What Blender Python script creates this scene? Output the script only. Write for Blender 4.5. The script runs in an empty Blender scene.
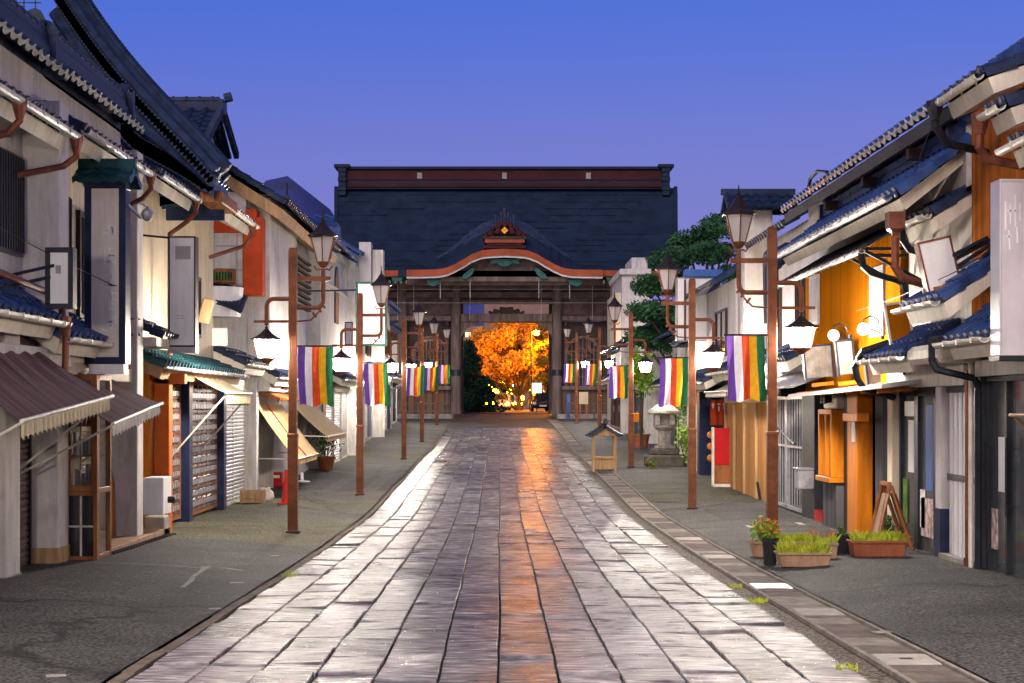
import bpy, math, random
from mathutils import Vector, Matrix
rnd = random.Random(11)
R = math.radians
sc = bpy.context.scene
col = sc.collection

# ------------------------------------------------------------------ camera
F, EYE, VX, HY = 1700.0, 2.1, 500.0, 405.0        # focal length in pixels, eye height, vanishing point
cd = bpy.data.cameras.new('camera'); cam = bpy.data.objects.new('camera', cd); col.objects.link(cam)
cam.location = (0, 0, EYE); cam.rotation_euler = (R(90), 0, 0)
cd.sensor_width = 36; cd.lens = F / 1024 * 36
cd.shift_x = (512 - VX) / 1024; cd.shift_y = (HY - 341.5) / 1024
cd.clip_start = .1; cd.clip_end = 4000
sc.camera = cam

# ------------------------------------------------------------------ dusk sky, afterglow, exposure
w = bpy.data.worlds.new('World'); sc.world = w; w.use_nodes = True
nt = w.node_tree; nt.nodes.clear()
out = nt.nodes.new('ShaderNodeOutputWorld')
sky = nt.nodes.new('ShaderNodeTexSky'); sky.sky_type = 'NISHITA'; sky.sun_disc = False
sky.sun_elevation = R(2.0); sky.sun_rotation = R(205)
b1 = nt.nodes.new('ShaderNodeBackground'); b1.inputs[1].default_value = .035
nt.links.new(sky.outputs[0], b1.inputs[0])
tc = nt.nodes.new('ShaderNodeTexCoord'); sx = nt.nodes.new('ShaderNodeSeparateXYZ')
nt.links.new(tc.outputs['Generated'], sx.inputs[0])
rp = nt.nodes.new('ShaderNodeValToRGB'); cr = rp.color_ramp; cr.interpolation = 'EASE'
stops = [(0.0, (.28, .22, .56)), (.06, (.16, .145, .58)), (.12, (.105, .125, .60)), (.235, (.022, .096, .66)), (.45, (.035, .085, .36)), (1.0, (.03, .055, .20))]
for i, (p, c) in enumerate(stops):
    e = cr.elements[i] if i < 2 else cr.elements.new(p)
    e.position = p; e.color = (*c, 1)
nt.links.new(sx.outputs[2], rp.inputs[0])
b2 = nt.nodes.new('ShaderNodeBackground'); b2.inputs[1].default_value = .68
nt.links.new(rp.outputs[0], b2.inputs[0])
ad = nt.nodes.new('ShaderNodeAddShader')
nt.links.new(b1.outputs[0], ad.inputs[0]); nt.links.new(b2.outputs[0], ad.inputs[1]); nt.links.new(ad.outputs[0], out.inputs[0])
SUN = 2.0
sd = bpy.data.lights.new('sun', 'SUN'); so = bpy.data.objects.new('sun', sd); col.objects.link(so)
sd.energy = SUN; sd.angle = R(40); sd.color = (1, .88, .80)
so.rotation_euler = (R(58), 0, R(-18))              # last glow of the sunset, from behind the camera
sc.view_settings.view_transform = 'Standard'; sc.view_settings.look = 'None'
sc.view_settings.exposure = 0.45; sc.view_settings.gamma = 1.0
sc.view_settings.use_curve_mapping = False
sc.cycles.use_denoising = True
sc.cycles.max_bounces = 6; sc.cycles.diffuse_bounces = 3; sc.cycles.glossy_bounces = 3
sc.cycles.transmission_bounces = 4; sc.cycles.sample_clamp_indirect = 6.0; sc.cycles.sample_clamp_direct = 0.0
LAMP_L = 760.0                                       # brightness of a lit street lantern pane
LAMP_C = (1.0, .89, .76)

# ------------------------------------------------------------------ pixels of the photograph -> metres
def DX(px, X): return F * abs(X) / abs(px - VX)      # depth of a point at lateral X seen in column px
def ZP(py, D): return EYE + (HY - py) * D / F
def XP(px, D): return (px - VX) * D / F
GP = [(-60, .5), (0, .5), (10.9, .31), (18, .17), (24.5, .07), (33, 0), (38, .01), (44, .09), (50, .22), (54.4, .30), (61, .45), (67.5, .63), (73, .81), (79, 1.0), (85, 1.13), (96, 1.33), (104, 1.45), (125, 1.6), (150, 1.62), (700, 1.2)]
def gz(y):                                           # height of the street: it dips, then climbs to the gate
    for k in range(len(GP) - 1):
        (a, za), (b, zb) = GP[k], GP[k + 1]
        if y <= b:
            def sl(i):
                i = max(1, min(len(GP) - 2, i))
                return (GP[i + 1][1] - GP[i - 1][1]) / (GP[i + 1][0] - GP[i - 1][0])
            h = b - a; t = (y - a) / h
            return (2*t**3 - 3*t*t + 1)*za + (t**3 - 2*t*t + t)*h*sl(k) + (-2*t**3 + 3*t*t)*zb + (t**3 - t*t)*h*sl(k + 1)
    return GP[-1][1]
def sm(a, b, v):
    t = max(0, min(1, (v - a) / (b - a))); return t*t*(3 - 2*t)
def lift(y): return .11 * sm(31, 40, y) * (1 - sm(50, 64, y))      # the paved path bulges a little above the pavements
def gp_(y): return gz(y) + lift(y)
def gs(x, y): return gz(y) + lift(y) * (1 - sm(2.7, 3.6, abs(x))) + .10 * sm(2.7, 4.6, abs(x)) * (1 - sm(85, 95, y))

# ------------------------------------------------------------------ materials
def newmat(name):
    m = bpy.data.materials.new(name); m.use_nodes = True
    return m, m.node_tree, m.node_tree.nodes['Principled BSDF']
def N(t, k, **kw):
    n = t.nodes.new(k)
    for a, b in kw.items(): setattr(n, a, b)
    return n
def L(t, a, b): t.links.new(a, b)
def tint(c, k): return (min(1, c[0]*k), min(1, c[1]*k), min(1, c[2]*k), 1)
MAT = {}
def M(name, c, rough=.6, var=.18, scale=3.0, bump=.15, bs=45, metal=0, stretch=(1, 1, 1), coat=0, grime=.25, spec=.07):
    m, t, p = newmat(name)
    co = N(t, 'ShaderNodeTexCoord'); mp = N(t, 'ShaderNodeMapping'); mp.inputs['Scale'].default_value = stretch
    L(t, co.outputs['Object'], mp.inputs[0])
    n1 = N(t, 'ShaderNodeTexNoise'); n1.inputs['Scale'].default_value = scale; n1.inputs['Detail'].default_value = 7; n1.inputs['Roughness'].default_value = .65
    L(t, mp.outputs[0], n1.inputs['Vector'])
    r = N(t, 'ShaderNodeValToRGB'); r.color_ramp.elements[0].position = .38; r.color_ramp.elements[1].position = .62
    r.color_ramp.elements[0].color = tint(c, 1 - var); r.color_ramp.elements[1].color = tint(c, 1 + var)
    L(t, n1.outputs[0], r.inputs[0])
    last = r.outputs[0]
    if grime:                                        # blotches of old dirt and streaks running down
        mp2 = N(t, 'ShaderNodeMapping'); mp2.inputs['Scale'].default_value = (3.2, 3.2, .5); L(t, co.outputs['Object'], mp2.inputs[0])
        n2 = N(t, 'ShaderNodeTexNoise'); n2.inputs['Scale'].default_value = 2.3; n2.inputs['Detail'].default_value = 9; n2.inputs['Roughness'].default_value = .7
        L(t, mp2.outputs[0], n2.inputs['Vector'])
        rr = N(t, 'ShaderNodeMapRange'); rr.inputs[1].default_value = .44; rr.inputs[2].default_value = .68; rr.inputs[4].default_value = grime
        L(t, n2.outputs[0], rr.inputs[0])
        mx = N(t, 'ShaderNodeMix', data_type='RGBA'); L(t, rr.outputs[0], mx.inputs[0]); L(t, last, mx.inputs[6])
        mx.inputs[7].default_value = (c[0]*.35 + .02, c[1]*.32 + .016, c[2]*.28 + .012, 1)
        last = mx.outputs[2]
    L(t, last, p.inputs['Base Color'])
    ro = N(t, 'ShaderNodeMapRange'); ro.inputs[3].default_value = max(.02, rough - .12); ro.inputs[4].default_value = min(1, rough + .12)
    L(t, n1.outputs[0], ro.inputs[0]); L(t, ro.outputs[0], p.inputs['Roughness'])
    p.inputs['Metallic'].default_value = metal; p.inputs['Coat Weight'].default_value = coat
    p.inputs['Specular IOR Level'].default_value = spec
    if bump:
        n3 = N(t, 'ShaderNodeTexNoise'); n3.inputs['Scale'].default_value = bs; n3.inputs['Detail'].default_value = 5
        L(t, mp.outputs[0], n3.inputs['Vector'])
        b = N(t, 'ShaderNodeBump'); b.inputs['Strength'].default_value = bump; b.inputs['Distance'].default_value = .02
        L(t, n3.outputs[0], b.inputs['Height']); L(t, b.outputs[0], p.inputs['Normal'])
    MAT[name] = m
    return m
def planks(name, c, pitch=.11, axis=1, rough=.5, var=.3):
    """vertical boards along one axis: each board its own tone, grain along z, dark joints"""
    m, t, p = newmat(name)
    co = N(t, 'ShaderNodeTexCoord'); s = N(t, 'ShaderNodeSeparateXYZ'); L(t, co.outputs['Object'], s.inputs[0])
    d = N(t, 'ShaderNodeMath', operation='DIVIDE'); d.inputs[1].default_value = pitch; L(t, s.outputs[axis], d.inputs[0])
    fl = N(t, 'ShaderNodeMath', operation='FLOOR'); L(t, d.outputs[0], fl.inputs[0])
    wn = N(t, 'ShaderNodeTexWhiteNoise', noise_dimensions='1D'); L(t, fl.outputs[0], wn.inputs['W'])
    fr = N(t, 'ShaderNodeMath', operation='FRACT'); L(t, d.outputs[0], fr.inputs[0])
    pp = N(t, 'ShaderNodeMath', operation='PINGPONG'); pp.inputs[1].default_value = .5; L(t, fr.outputs[0], pp.inputs[0])
    gv = N(t, 'ShaderNodeMapRange'); gv.inputs[1].default_value = .02; gv.inputs[2].default_value = .07; L(t, pp.outputs[0], gv.inputs[0])
    mp = N(t, 'ShaderNodeMapping'); mp.inputs['Scale'].default_value = (18, 18, 1.2); L(t, co.outputs['Object'], mp.inputs[0])
    n = N(t, 'ShaderNodeTexNoise'); n.inputs['Scale'].default_value = 2.0; n.inputs['Detail'].default_value = 6; L(t, mp.outputs[0], n.inputs['Vector'])
    a = N(t, 'ShaderNodeMath', operation='ADD'); L(t, n.outputs[0], a.inputs[0]); L(t, wn.outputs[0], a.inputs[1])
    r = N(t, 'ShaderNodeMapRange'); r.inputs[1].default_value = .3; r.inputs[2].default_value = 1.7; r.inputs[3].default_value = 1 - var; r.inputs[4].default_value = 1 + var
    L(t, a.outputs[0], r.inputs[0])
    g2 = N(t, 'ShaderNodeMapRange'); g2.inputs[3].default_value = .3; g2.inputs[4].default_value = 1; L(t, gv.outputs[0], g2.inputs[0])
    mu = N(t, 'ShaderNodeMath', operation='MULTIPLY'); L(t, r.outputs[0], mu.inputs[0]); L(t, g2.outputs[0], mu.inputs[1])
    vm = N(t, 'ShaderNodeVectorMath', operation='SCALE'); vm.inputs[0].default_value = c[:3]; L(t, mu.outputs[0], vm.inputs['Scale'])
    L(t, vm.outputs[0], p.inputs['Base Color'])
    b = N(t, 'ShaderNodeBump'); b.inputs['Distance'].default_value = .012; b.inputs['Strength'].default_value = .8
    L(t, gv.outputs[0], b.inputs['Height']); L(t, b.outputs[0], p.inputs['Normal'])
    p.inputs['Roughness'].default_value = rough; p.inputs['Specular IOR Level'].default_value = 0.0
    MAT[name] = m
    return m
def emit(name, c, s):
    m, t, p = newmat(name)
    p.inputs['Base Color'].default_value = (.6, .6, .6, 1)
    p.inputs['Emission Color'].default_value = (*c, 1); p.inputs['Emission Strength'].default_value = s
    MAT[name] = m; return m
def glass(name, c, rough=.08, alpha=.45):
    m, t, p = newmat(name)
    p.inputs['Base Color'].default_value = (*c, 1); p.inputs['Roughness'].default_value = rough
    p.inputs['Alpha'].default_value = alpha; p.inputs['Specular IOR Level'].default_value = .8
    MAT[name] = m; return m

# plaster, wood, tile, metal ...
M('white_plaster', (.54, .51, .48), .75, .14, 1.5, .25, 40, grime=.52)
M('grey_plaster', (.52, .48, .45), .75, .10, 1.5, .2, 40, grime=.45)
M('lavender_plaster', (.50, .46, .46), .75, .10, 1.5, .2, 40, grime=.42)
M('beige_plaster', (.52, .44, .34), .75, .12, 1.5, .2, 40, grime=.45)
M('cream_wall', (.46, .38, .27), .7, .10, 1.5, .1, 60, grime=.3)
M('soffit_white', (.62, .56, .46), .7, .1, 2, .1, 50, grime=.3)
M('roof_tile', (.018, .045, .15), .30, .35, 5, .1, 60, grime=.2, coat=.12, spec=.35)
M('roof_tile_dark', (.013, .023, .055), .5, .45, 5, .1, 60, grime=.15, spec=.16)
M('roof_tile_green', (.012, .05, .06), .32, .3, 5, .1, 60, grime=.2, coat=.2)
M('eave_tile', (.13, .14, .22), .35, .3, 9, .1, 60, grime=.35)
M('temple_roof', (.013, .022, .044), .5, .2, 1.2, .15, 18, grime=.2)
M('dark_wood', (.042, .029, .026), .6, .35, 2, .25, 30, stretch=(1, 1, .2), grime=.2)
M('temple_wood', (.085, .060, .055), .65, .3, 2, .25, 20, grime=.3)
M('temple_wood_pale', (.115, .085, .075), .7, .35, 2, .3, 20, stretch=(2, 2, .3), grime=.4)
M('brown_wood', (.25, .095, .035), .5, .3, 3, .2, 40, stretch=(3, 3, .4), grime=.25)
M('tan_wood', (.36, .22, .11), .55, .25, 3, .2, 40, stretch=(3, 3, .4), grime=.3)
M('orange_wood', (.48, .15, .010), .45, .18, 3, .15, 40, stretch=(4, 4, .5), grime=.12)
M('orange_paint', (.50, .11, .02), .45, .12, 3, .1, 40, grime=.15)
M('vermilion', (.42, .055, .015), .5, .15, 2, .1, 40, grime=.2)
M('temple_red', (.26, .062, .028), .6, .2, 1, .1, 30, grime=.25)
M('temple_dark_red', (.045, .012, .014), .6, .2, 1, .1, 30, grime=.2)
M('verdigris', (.03, .10, .09), .6, .3, 3, .3, 20, grime=.3)
M('skylit_rim', (.026, .036, .075), .45, .3, 4, .2, 20, grime=.2)  # skylight caught by the rim, put in as a paler blue than the roof
M('border_stone', (.13, .10, .08), .85, .3, 3, .3, 30, grime=.4)
M('drain_pale', (.36, .33, .30), .8, .2, 6, .3, 30, grime=.45)
M('drain_lid', (.23, .20, .175), .85, .25, 6, .3, 30, grime=.45)
M('drain_lid_dark', (.12, .10, .09), .85, .3, 6, .3, 30, grime=.3)
M('gold_leaf', (.75, .42, .05), .3, .1, 6, .1, 30, metal=.7, grime=.1)
M('white_line', (.55, .55, .55), .6, .1, 3, 0, grime=.2)
M('gutter_white', (.62, .57, .48), .45, .15, 6, .05, 50, grime=.4)
M('gutter_grey', (.36, .36, .38), .4, .2, 6, .05, 50, grime=.4)
M('copper_pipe', (.16, .055, .035), .4, .25, 6, .1, 60, metal=.3, grime=.3)
M('black_pipe', (.02, .022, .028), .35, .2, 6, .05, 60, grime=.2)
M('lamp_brown', (.15, .055, .028), .42, .25, 4, .12, 60, metal=.2, grime=.3)
M('lamp_dark', (.035, .024, .028), .35, .25, 6, .1, 60, metal=.4, grime=.2)
M('dark_metal', (.03, .032, .042), .35, .2, 6, .08, 60, metal=.4, grime=.2)
M('navy_metal', (.018, .025, .06), .35, .2, 6, .08, 60, grime=.2)
M('steel', (.42, .42, .45), .35, .15, 8, .05, 60, metal=.6, grime=.35)
M('shutter_grey', (.34, .32, .33), .42, .15, 5, .05, 60, metal=.35, grime=.4)
M('shutter_tan', (.42, .33, .2), .45, .15, 5, .05, 60, metal=.2, grime=.35)
M('shutter_brown', (.17, .12, .11), .45, .2, 5, .05, 60, metal=.2, grime=.35)
M('awning_purple', (.125, .068, .070), .8, .4, 3, .2, 120, stretch=(.2, 4, .2), grime=.3)
M('awning_cream', (.60, .50, .32), .8, .15, 6, .2, 120, stretch=(.4, 4, .4), grime=.3)
M('awning_tan', (.44, .30, .15), .8, .2, 7, .25, 120, stretch=(.3, 6, .3), grime=.25)
M('awning_white', (.62, .57, .50), .8, .12, 6, .2, 120, grime=.3)
M('sign_white', (.68, .66, .66), .35, .06, 1.2, .03, 30, grime=.18)
M('sign_cream', (.62, .56, .50), .4, .08, 1.2, .03, 30, grime=.28)
M('sign_lavender', (.48, .45, .50), .35, .08, 1.2, .03, 30, grime=.18)
M('sign_blue', (.05, .12, .34), .4, .1, 3, 0, grime=.2)
M('ink', (.04, .03, .035), .6, .1, 3, 0, grime=0)
M('faint_ink', (.30, .27, .27), .6, .1, 3, 0, grime=0)
M('pale_ink', (.66, .64, .68), .5, .1, 3, 0, grime=0)
M('stone_grey', (.27, .25, .22), .85, .3, 5, .5, 22, grime=.5)
M('stone_dark', (.10, .09, .075), .85, .3, 5, .5, 22, grime=.4)
M('concrete', (.30, .28, .25), .8, .2, 3, .3, 40, grime=.4)
M('red_paint', (.42, .012, .015), .4, .12, 3, .05, 40, grime=.15)
M('red_plastic', (.55, .03, .02), .4, .1, 3, 0, grime=.1)
M('terracotta', (.22, .07, .035), .7, .2, 5, .2, 50, grime=.3)
M('pot_tan', (.30, .19, .12), .75, .2, 5, .2, 50, grime=.4)
M('pot_black', (.02, .022, .026), .5, .2, 5, .1, 50, grime=.2)
M('soil', (.05, .035, .02), .95, .3, 15, .5, 40, grime=0)
M('grass_blade', (.30, .34, .03), .6, .4, 9, 0, grime=0)
M('leaf_green', (.065, .13, .025), .6, .45, 5, 0, grime=0)
M('leaf_lime', (.15, .26, .03), .6, .4, 5, 0, grime=0)
M('pine_needles', (.034, .092, .040), .65, .5, 1.5, 0, grime=0)
M('conifer_needles', (.018, .050, .026), .7, .5, 1.2, 0, grime=0)
M('lamplit_leaf', (.38, .19, .028), .6, .45, 1.0, 0, grime=0)  # orange lamplight put into the leaf colour to strengthen the lit look
M('ginkgo_leaf', (.30, .20, .02), .6, .3, 1.0, 0, grime=0)
M('bark', (.06, .045, .035), .9, .3, 5, .5, 18, stretch=(2, 2, .4), grime=.3)
M('flower_orange', (.62, .13, .02), .6, .2, 8, 0, grime=0)
M('flower_yellow', (.62, .42, .03), .6, .2, 8, 0, grime=0)
M('skin_orange', (.70, .22, .04), .6, .1, 8, 0, grime=.1)
M('rubber', (.015, .015, .016), .8, .2, 8, .1, 60, grime=.2)
M('car_silver', (.45, .45, .47), .25, .05, 3, 0, metal=.5, grime=.1, coat=.4)
M('car_dark', (.02, .022, .03), .25, .05, 3, 0, grime=.1, coat=.4)
M('apartment_wall', (.22, .15, .13), .8, .1, 1, .05, 30, grime=.2)
M('flag_purple', (.13, .055, .30), .85, .12, 9, .1, 200, grime=.08)
M('flag_white', (.78, .74, .76), .85, .08, 9, .1, 200, grime=.08)
M('flag_red', (.55, .065, .02), .85, .12, 9, .1, 200, grime=.08)
M('flag_yellow', (.72, .38, .02), .85, .12, 9, .1, 200, grime=.08)
M('flag_green', (.02, .14, .06), .85, .12, 9, .1, 200, grime=.08)
M('hill', (.065, .075, .23), .95, .2, .02, 0, grime=0)  # blue-purple distance haze put into the surface colour
M('merchandise', (.40, .30, .28), .6, .6, 9, 0, grime=0)
M('painted_line', (.55, .52, .46), .8, .15, 8, .2, 50, grime=.5)
planks('siding_brown', (.46, .14, .03), .075, 1)
planks('siding_yellow', (.33, .105, .004), .10, 1, var=.2)
planks('board_tan', (.40, .20, .075), .13, 1, var=.25)
planks('board_grey', (.10, .10, .105), .12, 1, var=.3)
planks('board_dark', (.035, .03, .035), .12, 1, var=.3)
planks('gate_boards', (.11, .065, .045), .35, 0, var=.35)
emit('lit_pane', LAMP_C, LAMP_L)
emit('sodium_lamp', (1, .27, .0004), 2600)
emit('added_sodium_light', (1, .30, .0008), 6500)  # emission of the two added lights behind the gate columns
emit('amber_globe', (1, .30, .0006), 700)
emit('headlight_glow', (1, .5, .004), 300)
emit('tail_glow', (1, .05, .02), 12)
emit('cyan_screen', (.35, .95, 1), 1.6)
emit('lit_window', (1, .55, .18), 1.2)
emit('shop_glow', (1, .55, .16), 5)
emit('signal_green', (.1, 1, .85), 120)
emit('globe_lamp', (1, .85, .68), 1.3)
glass('clear_glass', (.10, .12, .13), .05, .35)
glass('dark_glass', (.015, .018, .022), .06, .9)
m_, t_, p_ = newmat('lantern_glass'); p_.inputs['Base Color'].default_value = (.50, .46, .44, 1); p_.inputs['Roughness'].default_value = .25; p_.inputs['Alpha'].default_value = .85; MAT['lantern_glass'] = m_

# asphalt: patches, aggregate, cracks
def asphalt(name, c, patch):
    m, t, p = newmat(name)
    co = N(t, 'ShaderNodeTexCoord')
    n1 = N(t, 'ShaderNodeTexNoise'); n1.inputs['Scale'].default_value = .8; n1.inputs['Detail'].default_value = 9; n1.inputs['Roughness'].default_value = .6
    L(t, co.outputs['Object'], n1.inputs['Vector'])
    r = N(t, 'ShaderNodeValToRGB'); r.color_ramp.elements[0].position = .35; r.color_ramp.elements[1].position = .68
    r.color_ramp.elements[0].color = (*c, 1); r.color_ramp.elements[1].color = (*patch, 1); L(t, n1.outputs[0], r.inputs[0])
    n2 = N(t, 'ShaderNodeTexNoise'); n2.inputs['Scale'].default_value = 34; n2.inputs['Detail'].default_value = 3; n2.inputs['Roughness'].default_value = .6; L(t, co.outputs['Object'], n2.inputs['Vector'])
    r2 = N(t, 'ShaderNodeMapRange'); r2.inputs[1].default_value = .42; r2.inputs[2].default_value = .60; r2.inputs[3].default_value = .25; r2.inputs[4].default_value = 2.4; L(t, n2.outputs[0], r2.inputs[0])
    v = N(t, 'ShaderNodeVectorMath', operation='SCALE'); L(t, r.outputs[0], v.inputs[0]); L(t, r2.outputs[0], v.inputs['Scale'])
    vo = N(t, 'ShaderNodeTexVoronoi', feature='DISTANCE_TO_EDGE'); vo.inputs['Scale'].default_value = .22
    ns = N(t, 'ShaderNodeTexNoise'); ns.inputs['Scale'].default_value = 1.4; ns.inputs['Detail'].default_value = 6; L(t, co.outputs['Object'], ns.inputs['Vector'])
    ml = N(t, 'ShaderNodeMix', data_type='VECTOR'); ml.inputs[0].default_value = .55; L(t, co.outputs['Object'], ml.inputs[4]); L(t, ns.outputs[1], ml.inputs[5]); L(t, ml.outputs[1], vo.inputs['Vector'])
    ck = N(t, 'ShaderNodeMapRange'); ck.inputs[1].default_value = .0; ck.inputs[2].default_value = .010; ck.inputs[3].default_value = .25; L(t, vo.outputs[0], ck.inputs[0])
    v2 = N(t, 'ShaderNodeVectorMath', operation='SCALE'); L(t, v.outputs[0], v2.inputs[0]); L(t, ck.outputs[0], v2.inputs['Scale'])
    L(t, v2.outputs[0], p.inputs['Base Color'])
    b = N(t, 'ShaderNodeBump'); b.inputs['Strength'].default_value = .55; b.inputs['Distance'].default_value = .012; L(t, n2.outputs[0], b.inputs['Height'])
    n4 = N(t, 'ShaderNodeTexNoise'); n4.inputs['Scale'].default_value = 1.6; L(t, co.outputs['Object'], n4.inputs['Vector'])
    b4 = N(t, 'ShaderNodeBump'); b4.inputs['Strength'].default_value = .5; b4.inputs['Distance'].default_value = .05; L(t, n4.outputs[0], b4.inputs['Height']); L(t, b4.outputs[0], b.inputs['Normal'])
    L(t, b.outputs[0], p.inputs['Normal']); p.inputs['Roughness'].default_value = .8; p.inputs['Specular IOR Level'].default_value = .12
    MAT[name] = m
asphalt('asphalt_dark', (.028, .027, .027), (.056, .053, .050))
asphalt('asphalt_grey', (.045, .043, .041), (.078, .074, .068))
asphalt('concrete_apron', (.050, .048, .030), (.085, .080, .050))
asphalt('earth', (.06, .05, .04), (.09, .075, .055))
# paving stone: worn, shiny, chiselled across; each stone its own tone
def paving():
    m, t, p = newmat('paving_stone')
    co = N(t, 'ShaderNodeTexCoord'); at = N(t, 'ShaderNodeAttribute', attribute_name='tone')
    mp = N(t, 'ShaderNodeMapping'); mp.inputs['Scale'].default_value = (2.7, 10, 4); L(t, co.outputs['Object'], mp.inputs[0])
    off = N(t, 'ShaderNodeVectorMath', operation='ADD'); L(t, mp.outputs[0], off.inputs[0])
    sc_ = N(t, 'ShaderNodeVectorMath', operation='SCALE'); sc_.inputs[0].default_value = (37, 11, 5); L(t, at.outputs['Fac'], sc_.inputs['Scale']); L(t, sc_.outputs[0], off.inputs[1])
    n1 = N(t, 'ShaderNodeTexNoise'); n1.inputs['Scale'].default_value = 1.5; n1.inputs['Detail'].default_value = 7; n1.inputs['Roughness'].default_value = .60; L(t, off.outputs[0], n1.inputs['Vector'])
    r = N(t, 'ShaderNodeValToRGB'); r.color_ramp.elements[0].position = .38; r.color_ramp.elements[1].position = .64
    r.color_ramp.elements[0].color = (.070, .063, .074, 1); r.color_ramp.elements[1].color = (.29, .26, .27, 1); L(t, n1.outputs[0], r.inputs[0])  # slight lilac of reflected sky put into the stone colour
    tn = N(t, 'ShaderNodeMapRange'); tn.inputs[3].default_value = .62; tn.inputs[4].default_value = 1.3; L(t, at.outputs['Fac'], tn.inputs[0])
    v = N(t, 'ShaderNodeVectorMath', operation='SCALE'); L(t, r.outputs[0], v.inputs[0]); L(t, tn.outputs[0], v.inputs['Scale']); L(t, v.outputs[0], p.inputs['Base Color'])
    ro = N(t, 'ShaderNodeMapRange'); ro.inputs[1].default_value = .3; ro.inputs[2].default_value = .7; ro.inputs[3].default_value = .16; ro.inputs[4].default_value = .31; L(t, n1.outputs[0], ro.inputs[0]); L(t, ro.outputs[0], p.inputs['Roughness'])
    b = N(t, 'ShaderNodeBump'); b.inputs['Strength'].default_value = .62; b.inputs['Distance'].default_value = .03; L(t, n1.outputs[0], b.inputs['Height'])
    L(t, b.outputs[0], p.inputs['Normal']); p.inputs['Specular IOR Level'].default_value = .22
    d = N(t, 'ShaderNodeBsdfDiffuse'); L(t, v.outputs[0], d.inputs[0]); L(t, b.outputs[0], d.inputs['Normal'])       # worn matt places between the polished ones
    n5 = N(t, 'ShaderNodeTexNoise'); n5.inputs['Scale'].default_value = 3.2; n5.inputs['Detail'].default_value = 5; L(t, off.outputs[0], n5.inputs['Vector'])
    pf = N(t, 'ShaderNodeMapRange'); pf.inputs[1].default_value = .36; pf.inputs[2].default_value = .64; pf.inputs[3].default_value = .10; pf.inputs[4].default_value = .58; L(t, n5.outputs[0], pf.inputs[0])
    ms = N(t, 'ShaderNodeMixShader'); L(t, pf.outputs[0], ms.inputs[0]); L(t, d.outputs[0], ms.inputs[1]); L(t, p.outputs[0], ms.inputs[2])
    L(t, ms.outputs[0], t.nodes['Material Output'].inputs[0])
    MAT['paving_stone'] = m
paving()

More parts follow.
